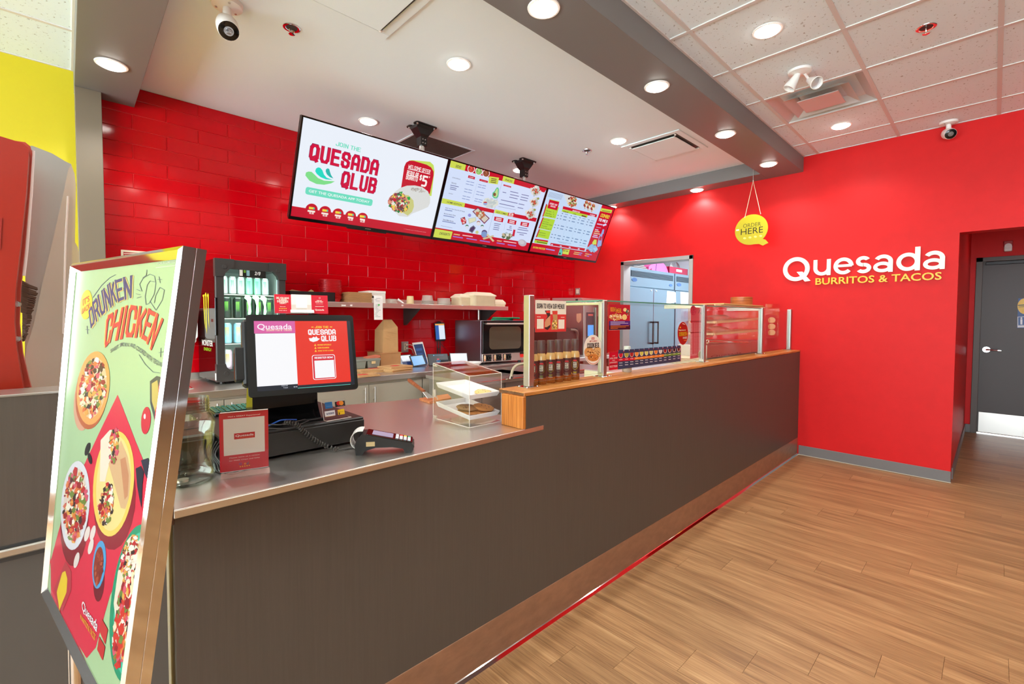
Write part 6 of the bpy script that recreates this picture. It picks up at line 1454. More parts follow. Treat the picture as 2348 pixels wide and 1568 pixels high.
part('maker_badge', MB().box(cxp(1348), cxp(1359), cy0-.010, cy0-.008, czp(724), czp(720)), mat('badge_pink', (220, 110, 100), .5), co)
part('door', MB().box(cxp(1364), cx1-.004, cy0-.02, cy0, .70, zt-.05, .006), m_steel_v, co)
part('door_window', MB().box(cxp(1368), cxp(1391), cy0-.022, cy0-.018, czp(835), czp(725), .001), m_blackgl, co)
part('door_handle', MB().cyl((cxp(1402), cy0-.06, czp(795)), (cxp(1402), cy0-.06, czp(762)), .012, n=12).cyl((cxp(1402), cy0-.06, czp(792)), (cxp(1402), cy0, czp(792)), .008, n=8).cyl((cxp(1402), cy0-.06, czp(765)), (cxp(1402), cy0, czp(765)), .008, n=8), m_char, co)
nx = cx0-.001
def npx(a, b): return onx(a, b, nx)
q = [npx(1322, 719), npx(1333, 718), npx(1333, 734), npx(1327, 741), npx(1322, 735)]
solo('oven_note', MB().prism([(p.y, p.z) for p in q], 'x', nx-.0015, nx), mat('note_orange', (226, 160, 130), .6), 'orange note taped high on the side of the combi oven', 'note')
gl = thing('contact_grill', 'dark brown rounded contact grill behind the sauce bottles', 'grill', (4.2, 3.85, ZB))
ga, gb = ony(1277, 780, 3.72).x, ony(1327, 780, 3.72).x; gt = ony(1300, 752, 3.72).z; m_gr = mat('grill_brown', (60, 48, 42), .25)
part('grill_lid', MB().prism(rrect(ga, gb, gt-.22, gt, .05), 'y', 3.72, 4.15), m_gr, gl); part('grill_base', MB().box(ga+.01, gb-.01, 3.74, 4.15, ZB+.001, gt-.20, .01), m_black, gl)
hp_ = [Vector((gb-.18, 3.715, gt-.02)), Vector((gb-.09, 3.70, gt-.03)), Vector((gb-.05, 3.70, gt-.08)), Vector((gb-.045, 3.71, gt-.25))]
part('grill_handle', MB().tube(spline(hp_, 6), .012, 10), mat('grill_handle', (120, 100, 88), .3, .5), gl)
# ================================================================== clear rack at the right end of the ledge
RY = 1.60
def ry(a, b, y=RY): return ony(a, b, y)
rk = thing('bread_rack', 'clear acrylic rack of three tilted cream shelves in front of the red wall', 'rack', (ry(1690, 760).x, RY+.1, 1.046)); x0, x1 = ry(1624, 820).x, ry(1756, 700).x
part('steel_box', MB().box(x0, ry(1724, 800).x, RY+.01, RY+.26, 1.0465, ry(1660, 789).z, .004), m_steel_v, rk)
part('steel_end_box', MB().box(ry(1724, 800).x+.002, x1-.02, RY+.01, RY+.26, 1.0465, ry(1740, 781).z, .004), m_steel_v, rk)
part('left_panel', MB().prism([(x0, 1.07), (ry(1641, 708).x, ry(1641, 706).z), (ry(1641, 708).x+.012, ry(1641, 706).z), (x0+.012, 1.07)], 'y', RY+.01, RY+.26), m_acry, rk)
part('back_panel', MB().box(x0+.05, x1, RY+.258, RY+.264, 1.06, ry(1700, 703).z), m_acry, rk)
part('right_panel', MB().box(x1-.006, x1, RY+.01, RY+.26, 1.0465, ry(1756, 700).z), m_acry, rk)
part('roof_panel', MB().box(ry(1641, 708).x, x1, RY+.01, RY+.26, ry(1700, 703).z, ry(1700, 703).z+.008), m_acry, rk)
part('roof_edge', MB().box(ry(1641, 708).x, x1, RY+.006, RY+.012, ry(1700, 703).z-.001, ry(1700, 703).z+.009), mat('cream_edge', (232, 206, 160), .4), rk)
mce = MATS['cream_edge']
for a, b in (((1644, 741.5), (1749, 733)), ((1640, 768.5), (1748, 759))):
    p, q = ry(*a), ry(*b); part('tilted_shelf', MB().add([p, q, q+Vector((0, .24, .0)), p+Vector((0, .24, 0)), p+Vector((0, 0, .018)), q+Vector((0, 0, .018)), q+Vector((0, .24, .018)), p+Vector((0, .24, .018))], [(3, 2, 1, 0), (4, 5, 6, 7), (0, 1, 5, 4), (1, 2, 6, 5), (2, 3, 7, 6), (3, 0, 4, 7)]), mce, rk, 'cream edged shelf')
    g = random.Random(int(a[1])); mb = MB(); n_ = 12
    vs = []
    for i in range(7):
        t_ = i/6; c = p.lerp(q, t_*.42-.05)+Vector((0, .05, .018+.02*sin(t_*PI))); r_ = .045*(1-.5*t_)
        vs += [c+Vector((0, (r_*1.3+g.uniform(-.006, .006))*cos(2*PI*j/n_), (r_+g.uniform(-.008, .008))*sin(2*PI*j/n_))) for j in range(n_)]
    mb.add(vs, [(i*n_+j, i*n_+(j+1) % n_, (i+1)*n_+(j+1) % n_, (i+1)*n_+j) for i in range(6) for j in range(n_)], True)
    solo('plastic_wrap', mb, glassy('cling_film'+str(int(a[1])), (246, 240, 236), 1.4, .12, .18, (244, 226, 210)), ('crumpled clear wrap hanging off the upper tilted shelf' if a[1] < 750 else 'crumpled clear wrap hanging off the lower tilted shelf'), 'plastic wrap')
p, q = ry(1627, 783), ry(1718, 785); part('steel_rod', MB().cyl(p+Vector((0, .02, 0)), q+Vector((0, .02, 0)), .016, .014, 14).ell(p+Vector((0, .02, 0)), .03, .014, .014, 12, 8), m_chrome, rk)
Q_ = Print((0, RY+.0098, 0), UX, UZ, .0003, zoom=(1480, 660, 6.179))
Q_.text('Quesada', (925, 992), (1360, 905), (96, 84, 84), 1, .02); Q_.done('panel_lettering', m_printm, rk)
zr = ry(1700, 703).z+.009
pb = thing('round_box', 'brown round wooden box on a thin board above the clear rack', 'box', (ry(1700, 690, RY+.13).x, RY+.13, zr+.012)); rr_ = .098; cx_ = ry(1700, 690, RY+.13).x; m_rb = wood('bentwood', (140, 72, 34), (176, 100, 52), (196, 122, 70), 3, 3, 60)
hb = ry(1700, 681.5, RY+.13).z-zr-.012
part('box_wall', MB().lathe([(.001, .0), (rr_*.98, 0), (rr_, .003), (rr_, hb), (rr_*.96, hb), (rr_*.96, .01), (.001, .01)], (cx_, RY+.13, zr+.0125), 40), m_rb, pb)
xa, xb = ry(1655, 697).x, ry(1746, 694).x
solo('thin_board', MB().box(xa, min(xb, x1+.1), RY-.02, RY+.28, zr, zr+.012, .002), mat('board_tan', (206, 160, 96), .5), 'thin tan board lying on the roof of the clear rack', 'board')
# clear sleeve with burrito picture on the red wall
xp = XR-.05; ya, yb2 = onx(1786, 700, xp).y, onx(1755, 700, xp).y; z0, z1 = 1.084, onx(1770, 697, xp).z
t = thing('picture_sleeve', 'clear plastic sleeve with a red burrito picture against the red wall', 'sign', (xp, (ya+yb2)/2, z0)); part('sleeve', MB().box(xp-.004, xp+.03, max(ya, 1.54), yb2, 1.047, z1), m_acry, t)
P = Print((xp-.0045, 0, 0), Vector((0, 1, 0)), UZ, .0003, zoom=(1480, 660, 6.179))
P.poly([(1702, 378), (1848, 388), (1842, 710), (1702, 712)], (176, 14, 24), 1)
for k, yy in enumerate((455, 545, 630)): P.ell((1790, yy), 52, 40, (226, 190, 140), 2+k*.1); P.ell((1754, yy+4), 14, 32, (196, 140, 90), 3); P.ell((1790, yy+30), 48, 12, (176, 120, 70), 1.9)
P.done('picture', m_print, t)
# ================================================================== kitchen beyond the doorway
m_kb = mat('fridge_badge', (60, 100, 150), .4)
KY, KZ = 3.57, 2.13
m_kf = steel('fridge_steel', (150, 176, 190), .32, (160, 160, 4), .02)
def kfridge(x0, x1, label, doors):
    t = thing('upright_fridge', label, 'fridge', ((x0+x1)/2, KY+.4, 0)); 
    part('cabinet', MB().box(x0, x1, KY+.03, KY+.80, .12, KZ, .004), m_kf, t); part('header', MB().box(x0+.004, x1-.004, KY, KY+.03, 1.86, KZ-.002, .003), m_kf, t)
    part('vent_grille', MB().box(x0+.05, x1-.05, KY-.004, KY, 2.00, 2.085, .001), mat('vent_dark', (40, 56, 66), .5), t)
    lv = MB()
    for k in range(5): lv.box(x0+.055, x1-.055, KY-.008, KY-.003, 2.006+k*.016, 2.011+k*.016)
    part('louvres', lv, mat('vent_blade', (70, 92, 104), .4), t)
    bg_ = MB()
    pts = [(x0+.14+.07*cos(2*PI*i/24), 1.955+.028*sin(2*PI*i/24)) for i in range(24)]; bg_.prism(pts, 'y', KY-.004, KY)
    pts = [(x1-.12+.05*cos(2*PI*i/24), 1.93+.02*sin(2*PI*i/24)) for i in range(24)]; bg_.prism(pts, 'y', KY-.004, KY)
    part('badges', bg_, m_kb, t)
    xs_ = [x0+(x1-x0)*i/doors for i in range(doors+1)]
    for i in range(doors):
        a, b = xs_[i]+.004, xs_[i+1]-.004; d = part('door', MB().box(a, b, KY-.012, KY+.03, .2, 1.85, .004), m_kf, t)
        hx = b-.07 if i == 0 else a+.07
        part('door_handle', MB().box(hx-.012, hx+.012, KY-.06, KY-.045, 1.02, 1.36, .003).box(hx-.012, hx+.012, KY-.06, KY-.012, 1.02, 1.045, .003).box(hx-.012, hx+.012, KY-.06, KY-.012, 1.335, 1.36, .003), m_char, d)
        part('lock', MB().cyl((hx, KY-.012, 1.82), (hx, KY-.02, 1.82), .012, n=12), m_chrome, d)
    part('plinth', MB().box(x0+.02, x1-.02, KY+.05, KY+.78, .0, .12), m_char, t); return t
kfridge(5.705, 7.04, 'left stainless two-door upright fridge seen through the kitchen doorway', 2); kfridge(7.06, 8.18, 'right stainless upright fridge partly hidden by the doorway', 2)
def ky(a, b, y=KY-.014): return ony(a, b, y)
g = random.Random(4)
for lab, q in (('white paper sheet taped on the left fridge door', ((1530, 667), (1549, 670), (1550, 693), (1528, 697))), ('white paper sheet taped on the right fridge door', ((1560, 669), (1579, 671), (1580, 696), (1561, 697)))):
    pp_ = [ky(*c) for c in q]; solo('paper_note', MB().prism([(p.x, p.z) for p in pp_], 'y', KY-.0155, KY-.0125), m_whitep, lab, 'paper')
y = KY+.14
pts = [ky(a, b, y) for a, b in ((1488, 611), (1496, 604), (1508, 600), (1522, 604), (1528, 612), (1532, 626), (1490, 628))]
t = thing('pink_bag', 'bright pink zipped bag on top of the left upright fridge', 'bag', (pts[3].x, y, KZ)); base_ = [(pts[0].x-.02, KZ+.002), (pts[5].x+.02, KZ+.002)]
pl_ = [base_[0]]+[(p.x, max(p.z, KZ+.03)) for p in pts[:6]]+[base_[1]]
part('bag_body', MB().prism(pl_, 'y', y, y+.3), mat('pink_cloth', (226, 96, 160), .7, bump=(60, .2)), t); part('zip', MB().tube([(pts[2].x-.06, y-.002, KZ+.02), (pts[2].x-.04, y-.002, KZ+.12), (pts[2].x-.07, y-.002, pts[2].z)], .006, 6), mat('zip_blue', (60, 70, 120), .5), t)
part('side_pocket', MB().prism([(pl_[0][0]-.03, KZ+.002), (pl_[1][0]-.02, pl_[1][1]-.06), (pl_[0][0]+.10, pl_[1][1]-.02), (pl_[0][0]+.10, KZ+.002)], 'y', y-.004, y+.1), mat('dark_pink', (130, 26, 66), .7), t)
xa, xb = ky(1534, 625, y).x, ky(1577, 625, y).x
t = thing('red_crate', 'flat red plastic crate beside the pink bag on the fridge', 'crate', ((xa+xb)/2, y, KZ)); mb = MB().box(xa, xb, y, y+.015, KZ+.001, KZ+.13, .003).box(xa, xa+.015, y, y+.35, KZ+.001, KZ+.13, .003).box(xb-.015, xb, y, y+.35, KZ+.001, KZ+.13, .003).box(xa, xb, y+.335, y+.35, KZ+.001, KZ+.13, .003).box(xa, xb, y, y+.35, KZ+.001, KZ+.012)
part('crate_body', mb, mat('crate_red', (176, 30, 66), .4), t); part('hand_slot', MB().box(xb-.42, xb-.22, y-.002, y+.001, KZ+.06, KZ+.10), m_whitep, t)
t = thing('wire_basket', 'thin wire basket standing in the red crate on the fridge', 'basket', (xb-.15, y+.15, KZ+.02)); mb = MB()
for k in range(4):
    c = Vector((xb-.30+.09*k, y+.1+.03*k, KZ+.10)); mb.tube([c+Vector((.13*cos(a_), 0, .13*sin(a_)+.03)) for a_ in [PI*i/14 for i in range(15)]], .004, 5)
mb.tube([(xb-.44, y+.12, KZ+.145), (xb+.06, y+.16, KZ+.145)], .004, 5); part('wires', mb, m_alu, t, None, 'stuff')
t = thing('folded_trays', 'stack of pale steel trays on the left end of the fridge top', 'trays', (5.95, KY+.2, KZ)); mb = MB()
for k in range(3): mb.box(5.74, 6.30-.05*k, KY+.05, KY+.5, KZ+.001+k*.022, KZ+.018+k*.022, .003)
part('tray_sheets', mb, m_alu, t)
# kitchen ceiling lamp (cool)
kl = thing('kitchen_light', 'flat white ceiling light panel of the kitchen', 'ceiling light', (6.7, 2.6, 2.9)); part('panel', MB().box(6.1, 7.3, 2.3, 2.9, 2.880, 2.897, .002), mat('kitchen_panel', (225, 242, 255), .4, emit=2.5), kl)
l = bpy.data.lights.new('kitchen_lamp', 'AREA'); l.shape = 'RECTANGLE'; l.size = 1.1; l.size_y = .5; l.energy = 120; l.color = (.72, .90, 1)
o = bpy.data.objects.new('lamp', l); col.objects.link(o); o.parent = kl; o.location = (0, 0, -.03)
hl = thing('corridor_fill_light', 'unseen round downlight added in the corridor ceiling', 'ceiling light', (7.0, -.35, 2.62)); part('lens', MB().lathe([(.06, -.006), (.001, -.0065)], (7.0, -.35, 2.62), 24), m_lens, hl); part('trim_ring', MB().lathe([(.075, -.001), (.072, -.007), (.06, -.006)], (7.0, -.35, 2.62), 24), m_whitep, hl)
l = bpy.data.lights.new('corridor_fill_lamp', 'SPOT'); l.energy = 12; l.color = (1, .96, .92); l.spot_size = math.radians(140); l.spot_blend = .6; l.shadow_soft_size = .06  # unseen lamp added to brighten the corridor floor and door
o = bpy.data.objects.new('lamp', l); col.objects.link(o); o.parent = hl; o.location = (0, 0, -.02)
# ================================================================== corridor door fittings
xd_ = XD+.0195
def dx_(a, b): return onx(a, b, xd_)
t = thing('washroom_sign', 'yellow and blue washroom sign on the grey corridor door', 'sign', (xd_, -.2, 1.3)); P = Print((xd_, 0, 0), Vector((0, 1, 0)), UZ, .0005)
part('plate', MB().box(xd_-.002, xd_, dx_(2362, 752).y, dx_(2332, 752).y, dx_(2335, 752).z, dx_(2335, 684).z), m_print and mat('sign_blue', (40, 84, 150), .4), t)
P = Print((xd_-.0022, 0, 0), Vector((0, 1, 0)), UZ, .0005)
P.ell((2350, 702), 17, 18, (246, 204, 60), 1, 30); P.line([(2334, 700), (2366, 698)], 2.2, (60, 60, 60), 2); P.line([(2335, 704), (2366, 702)], 1.2, (60, 60, 60), 2)
P.poly([(2333, 726), (2362, 725), (2362, 750), (2333, 751)], (226, 232, 240), 1.5); P.poly([(2334.5, 727), (2362, 726), (2362, 745), (2334.5, 746)], (44, 88, 156), 2)
P.ell((2342, 729.5), 2.2, 2.2, (240, 244, 250), 3, 12); P.poly([(2339.5, 732), (2344.5, 732), (2344.2, 744), (2339.8, 744)], (240, 244, 250), 3)
P.done('symbols', m_print, t)
xa_ = XD-.001
t = thing('fire_alarm', 'red topped white fire alarm strobe above the corridor door', 'alarm', (xa_, -.09, 2.22)); y0, y1, z0, z1 = onx(2322, 570, xa_).y, onx(2301, 570, xa_).y, onx(2311, 577, xa_).z, onx(2311, 553, xa_).z
part('alarm_body', MB().box(xa_-.05, xa_+.002, y0, y1, z0+(z1-z0)*.45, z1, .004), mat('alarm_red', (170, 16, 24), .4), t); part('strobe', MB().box(xa_-.055, xa_+.002, y0+.004, y1-.004, z0, z0+(z1-z0)*.5, .006).lathe([(.001, 0), (.03, 0), (.03, .02), (.001, .022)], (xa_-.05, (y0+y1)/2, z0+(z1-z0)*.5), 16, axis=(-1, 0, 0)), m_whitep, t)
# ================================================================== menu screens hung from the ceiling
TVO = Vector((0, 3.3, 2.775)); TVD = Vector((0, .289, -.658)); TH0 = TVD.length; TVV = -TVD.normalized(); TVU = Vector((1, 0, 0)); TVN = Vector((0, TVV.z, -TVV.y)); TVN = TVN if TVN.y < 0 else -TVN
def tvp(x, d, n): return Vector((x, 3.3, 2.775))-TVV*d+TVN*n
def tvbox(x0, x1, d0, d1, n0, n1):
    return MB().add([tvp(x, d, n) for n in (n0, n1) for d in (d0, d1) for x in (x0, x1)], [(0, 1, 3, 2), (4, 6, 7, 5), (0, 4, 5, 1), (2, 3, 7, 6), (0, 2, 6, 4), (1, 5, 7, 3)])
XT = [1.179, 2.419, 3.690, 4.950]
labs = ['leftmost ceiling screen, white with big red lettering and a burrito picture', 'middle ceiling screen showing sides, snacks and desserts on white', 'rightmost ceiling screen with a price table and green ingredient list']
TVS = []
for k in range(3):
    x0, x1 = XT[k]+.003, XT[k+1]-.003; t = thing('menu_screen', labs[k], 'screen', ((x0+x1)/2, 3.44, 2.12)); TVS.append(t)
    part('bezel', tvbox(x0, x1, 0, .011, -.02, 0).add(tvbox(x0, x1, TH0-.024, TH0, -.02, 0).v, [(0, 1, 3, 2), (4, 6, 7, 5), (0, 4, 5, 1), (2, 3, 7, 6), (0, 2, 6, 4), (1, 5, 7, 3)]).add(tvbox(x0, x0+.012, .011, TH0-.024, -.02, 0).v, [(0, 1, 3, 2), (4, 6, 7, 5), (0, 4, 5, 1), (2, 3, 7, 6), (0, 2, 6, 4), (1, 5, 7, 3)]).add(tvbox(x1-.012, x1, .011, TH0-.024, -.02, 0).v, [(0, 1, 3, 2), (4, 6, 7, 5), (0, 4, 5, 1), (2, 3, 7, 6), (0, 2, 6, 4), (1, 5, 7, 3)]), m_blackgl, t)
    part('back_shell', tvbox(x0+.004, x1-.004, .004, TH0-.006, -.05, -.006), m_black, t)
    part('chin', tvbox((x0+x1)/2-.17, (x0+x1)/2+.17, TH0-.004, TH0+.010, -.03, -.004), m_black, t)
    part('maker_mark', tvbox((x0+x1)/2-.025, (x0+x1)/2+.025, TH0-.013, TH0-.008, 0, .0006), m_alu, t)
def tvprint(k, zoom):
    x0, x1 = XT[k]+.015, XT[k+1]-.015
    P = Print(TVO-TVN*.003, TVU, TVV, .0004, (x0, -(TH0-.024)), (x1, -.011), zoom=zoom); return P, x0, x1
R_, GRN, WH = (200, 8, 42), (208, 222, 84), (226, 238, 255)
# ---- left screen
P, x0, x1 = tvprint(0, (660, 250, 5.058)); P.raw([(x0, -(TH0-.024)), (x1, -(TH0-.024)), (x1, -.011), (x0, -.011)], (238, 245, 255), 0)
MINT = (112, 226, 196)
P.text('JOIN THE', (553, 424), (851, 452), MINT, 1, .03)
P.text('QUESADA', (233, 606), (1071, 598), (120, 20, 90), 1, .085); P.text('QUESADA', (238, 604), (1066, 602), (212, 4, 62), 2, .07)
P.text('QLUB', (600, 922), (1044, 806), (120, 20, 90), 1, .085); P.text('QLUB', (605, 919), (1039, 810), (212, 4, 62), 2, .07)
P.poly([(203, 770), (210, 735), (240, 724), (275, 728), (310, 760), (350, 800), (420, 830), (545, 838), (500, 862), (420, 878), (330, 868), (250, 830)], (128, 226, 140), 1)
P.poly([(317, 720), (326, 690), (350, 676), (375, 680), (400, 708), (420, 760), (450, 795), (522, 822), (440, 815), (380, 790), (335, 752)], (20, 222, 200), 1.4)
P.poly([(438, 722), (442, 698), (460, 687), (480, 694), (488, 725), (500, 762), (528, 806), (485, 788), (452, 756)], (30, 186, 176), 1.7)
P.rect((199, 985), (988, 1050), MINT, 1, .3); P.text('GET THE QUESADA APP TODAY', (240, 968), (950, 1066), (245, 252, 252), 2, .02)
P.rect((20, 1262), (1700, 1392), R_, 1)
for k_, (cx_, cy_, rr_) in enumerate(((275, 1163, 71), (431, 1190, 69), (582, 1214, 65), (728, 1238, 62), (866, 1260, 61))):
    P.ell((cx_, cy_), rr_, rr_*.95, R_, 1.2, 26); P.poly([(cx_-30, cy_-32), (cx_+34, cy_-22), (cx_+34, cy_+2), (cx_-32, cy_-4)], (246, 216, 70), 2); P.ell((cx_+28, cy_-10), 9, 13, (60, 200, 180), 2.2, 10)
    P.text('QLUB', (cx_-28, cy_+52), (cx_+26, cy_+38), (252, 244, 240), 3, .06); P.line([(cx_-46+k_*4, cy_+16), (cx_+40-k_*3, cy_+28)], 20, (252, 236, 226), 2.6)
P.text('* Terms and conditions apply.', (1345, 1392), (1606, 1428), (250, 240, 244), 3, .01)
P.poly([(1345, 690), (1362, 640), (1405, 600), (1440, 592), (1650, 612), (1690, 650), (1700, 720), (1665, 1010), (1330, 905)], (200, 226, 96), 1)
P.poly([(1313, 915), (1350, 668), (1372, 620), (1410, 598), (1460, 600), (1610, 645), (1660, 675), (1690, 725), (1690, 770), (1645, 985)], R_, 2)
P.text('WELCOME OFFER', (1393, 688), (1657, 708), (255, 240, 240), 3, .03, .1); P.line([(1390, 692), (1650, 757)], 6, (250, 230, 232), 3)
P.text('REGULAR', (1374, 765), (1522, 742), (255, 242, 240), 3, .06); P.text('BURRITO', (1366, 812), (1512, 788), (255, 242, 240), 3, .06); P.text('$', (1520, 826), (1562, 762), (255, 242, 240), 3, .05); P.text('5', (1542, 893), (1630, 780), (255, 242, 240), 3, .07); P.text('*', (1634, 800), (1650, 780), (255, 242, 240), 3, .04)
P.poly([(1212, 1010), (1240, 960), (1300, 915), (1380, 888), (1470, 885), (1560, 905), (1625, 955), (1650, 1020), (1648, 1090), (1625, 1135), (1560, 1165), (1440, 1212), (1390, 1250), (1290, 1240), (1180, 1130)], (222, 224, 222), 3)
P.poly([(1300, 990), (1400, 1000), (1455, 1060), (1462, 1130), (1440, 1190), (1390, 1235), (1300, 1180), (1230, 1090)], (206, 206, 130), 3.4)
P.bits((1510, 940), 95, 22, 60, 9, [(176, 170, 164), (190, 184, 176), (206, 200, 194)], 3.5, 8, 21)
P.bits((1290, 1090), 120, 105, 210, 19, [(150, 60, 70), (206, 120, 110), (236, 232, 222), (200, 30, 60), (226, 160, 130), (40, 130, 70), (100, 70, 90), (240, 210, 90), (110, 60, 50)], 4, 40, 22)
P.poly([(1285, 960), (1330, 955), (1320, 990)], (60, 160, 70), 6); P.poly([(1380, 1020), (1415, 1015), (1418, 1050), (1390, 1055)], (40, 170, 70), 6)
P.done('screen', m_screen, TVS[0])
# ---- middle screen
P, x0, x1 = tvprint(1, (980, 340, 6.532)); P.raw([(x0, -(TH0-.024)), (x1, -(TH0-.024)), (x1, -.011), (x0, -.011)], (214, 228, 255), 0)
INKD, BL = (60, 40, 60), (130, 150, 200)
P.poly([(560, 230), (1145, 400), (1120, 490), (555, 335)], R_, 1); P.poly([(1300, 450), (1800, 590), (1752, 662), (1288, 533)], R_, 1)
P.poly([(355, 160), (580, 240), (558, 336), (335, 283)], GRN, 2); P.poly([(1142, 405), (1309, 455), (1290, 535), (1119, 488)], GRN, 2)
P.poly([(225, 745), (565, 820), (550, 884), (208, 820)], GRN, 2); P.poly([(560, 820), (1008, 922), (995, 972), (545, 880)], R_, 1)
P.poly([(1017, 913), (1215, 965), (1200, 1012), (1000, 968)], GRN, 2); P.poly([(1200, 960), (1640, 1045), (1622, 1102), (1195, 1012)], R_, 1)
P.rect((80, 1350), (1600, 1430), R_, 1); P.poly([(100, 1200), (378, 1248), (347, 1362), (60, 1330)], GRN, 2)
P.text('SIDES', (418, 282), (512, 268), INKD, 3, .01, .2); P.text('SNACKS', (1158, 480), (1275, 482), INKD, 3, .01, .2); P.text('HOME EDITION', (288, 815), (520, 838), INKD, 3, .01, .2); P.text('KIDS COMBO', (1028, 965), (1195, 975), INKD, 3, .01, .2); P.text('DESSERTS', (175, 1288), (342, 1278), INKD, 3, .01, .2)
P.poly([(1207, 972), (1305, 965), (1300, 1028), (1200, 1012)], R_, 3); P.text('$5.99', (1212, 1010), (1290, 980), (255, 244, 240), 4, .05)
for (a, b), c in (((655, 310), (206, 70, 60)), ((770, 345), (150, 196, 110)), ((878, 375), (150, 80, 54))): P.ell((a, b), 55, 60, (244, 246, 255), 2.5, 24); P.ell((a, b), 47, 50, c, 3, 24); P.bits((a, b), 36, 38, 16, 8, [tuple(min(255, v+30) for v in c), tuple(int(v*.75) for v in c)], 3.5)
P.text('GUACAMOLE', (372, 442), (495, 458), INKD, 3, 0, .2); P.text('SALSAS', (356, 523), (436, 522), INKD, 3, 0, .2); P.text('QUESO', (316, 680), (382, 680), INKD, 3, 0, .2)
for (a, b, c_, t_) in (((606, 440), (715, 430), R_, 'DIP'), ((776, 485), (908, 490), R_, 'WITH CHIPS'), ((1136, 560), (1256, 570), R_, 'CHOOSE ITEM')): P.rect(a, b, R_, 2); P.text(t_, (a[0]+22, a[1]-6), (b[0]-18, b[1]+10), (246, 230, 240), 3, .03)
g = random.Random(8)
for (x, y) in ((585, 490), (575, 530), (555, 605), (548, 645), (528, 710), (518, 748), (764, 540), (755, 575), (735, 645), (726, 685), (712, 752), (700, 785)): P.line([(x, y), (x+50, y+12)], 9, BL, 2); P.line([(x+58, y+14), (x+114, y+26)], 9, BL, 2)
for (x, y, l) in ((343, 550, 125), (340, 580, 96), (336, 605, 92), (1240, 645, 120), (1238, 690, 132), (1226, 730, 124), (1410, 690, 110), (1398, 728, 110), (1388, 765, 108), (1365, 830, 85), (1352, 885, 82), (1100, 770, 250), (1078, 826, 225), (1125, 655, 54)): P.line([(x, y), (x+l, y+l*.22)], 10, (104, 110, 160), 2)
for t_, a, b in (('Build Your Own Tacos Kit (14 Tacos)', (268, 902), (560, 940)), ('Burrito Family 4 Pack', (246, 988), (426, 1000)), ('Take & Make Burrito', (228, 1075), (392, 1085))): P.text(t_, a, b, (50, 44, 90), 3, .01)
for (x, y, l) in ((262, 920, 110), (240, 1005, 160), (222, 1090, 200)): P.line([(x, y), (x+l, y+l*.18)], 12, (126, 140, 190), 2)
P.line([(203, 1158), (372, 1192)], 4, (120, 130, 170), 2); P.line([(1064, 870), (1322, 922)], 4, (120, 130, 170), 2)
P.line([(1120, 492), (900, 1300)], 3, (140, 150, 190), 2); P.line([(745, 520), (678, 745)], 2, (160, 170, 210), 2); P.line([(1165, 1110), (1145, 1230)], 2, (160, 170, 210), 2)
P.poly([(925, 418), (1072, 440), (1052, 540), (912, 520)], GRN, 3)
for k_ in range(3): P.line([(955-k_*5, 452+k_*26), (1035-k_*4, 464+k_*26)], 11, (90, 60, 50), 4)
P.poly([(1040, 585), (1062, 590), (1070, 620), (1062, 720), (1035, 752), (995, 748), (970, 715), (975, 665), (1005, 640), (1020, 610)], (84, 196, 150), 3); P.poly([(1040, 600), (1054, 610), (1052, 700), (1030, 735), (995, 728), (985, 690), (1015, 650)], (196, 226, 150), 3.3); P.ell((1005, 690), 22, 26, (130, 90, 60), 3.6, 16)
P.bits((940, 825), 95, 60, 60, 34, [(206, 214, 214), (222, 226, 216), (190, 204, 204)], 2.6); P.ell((865, 825), 30, 26, (150, 170, 220), 5, 18); P.ell((865, 808), 28, 10, (196, 50, 50), 5.2, 16)
P.poly([(672, 945), (757, 884), (932, 1048), (852, 1132)], (126, 40, 90), 2.6); P.poly([(690, 945), (757, 900), (915, 1050), (852, 1112)], (214, 206, 190), 3); P.bits((790, 990), 60, 60, 50, 16, [(226, 220, 200), (150, 170, 110), (206, 90, 70), (170, 120, 80)], 3.3)
P.poly([(495, 1045), (560, 1025), (583, 1120), (522, 1146)], (130, 40, 60), 3); P.bits((540, 1085), 32, 46, 30, 13, [(226, 40, 60), (206, 60, 70), (246, 220, 214)], 3.4)
P.poly([(608, 1050), (726, 1030), (732, 1090), (622, 1132)], (196, 206, 200), 3); P.poly([(622, 1056), (714, 1040), (718, 1082), (630, 1116)], (226, 226, 190), 3.3)
P.poly([(640, 1185), (690, 1152), (725, 1190), (670, 1272), (618, 1235)], (126, 126, 140), 3); P.poly([(645, 1195), (688, 1168), (712, 1192), (668, 1255), (632, 1230)], (78, 56, 100), 3.3)
for (a, b, r_, c) in ((630, 1002, 24, (150, 150, 220)), (764, 1128, 30, (226, 226, 230)), (764, 1114, 28, (160, 70, 50)), (592, 1185, 26, (220, 226, 240)), (592, 1168, 24, (30, 110, 60)), (820, 1185, 25, (220, 226, 240)), (820, 1168, 23, (30, 110, 60)), (742, 1256, 24, (206, 206, 140)), (850, 1290, 46, (130, 156, 206)), (852, 1262, 42, (96, 84, 130))): P.ell((a, b), r_, r_, c, 3+r_*.001, 20)
P.poly([(825, 1345), (985, 1300), (1000, 1320), (840, 1368)], (206, 190, 150), 4); P.poly([(880, 1290), (910, 1285), (1002, 1385), (978, 1400)], (216, 200, 160), 4.3)
P.ell((1420, 1415), 64, 50, (186, 184, 196), 3, 24, 20); P.ell((1410, 1405), 40, 30, (206, 204, 212), 3.3, 20, 20)
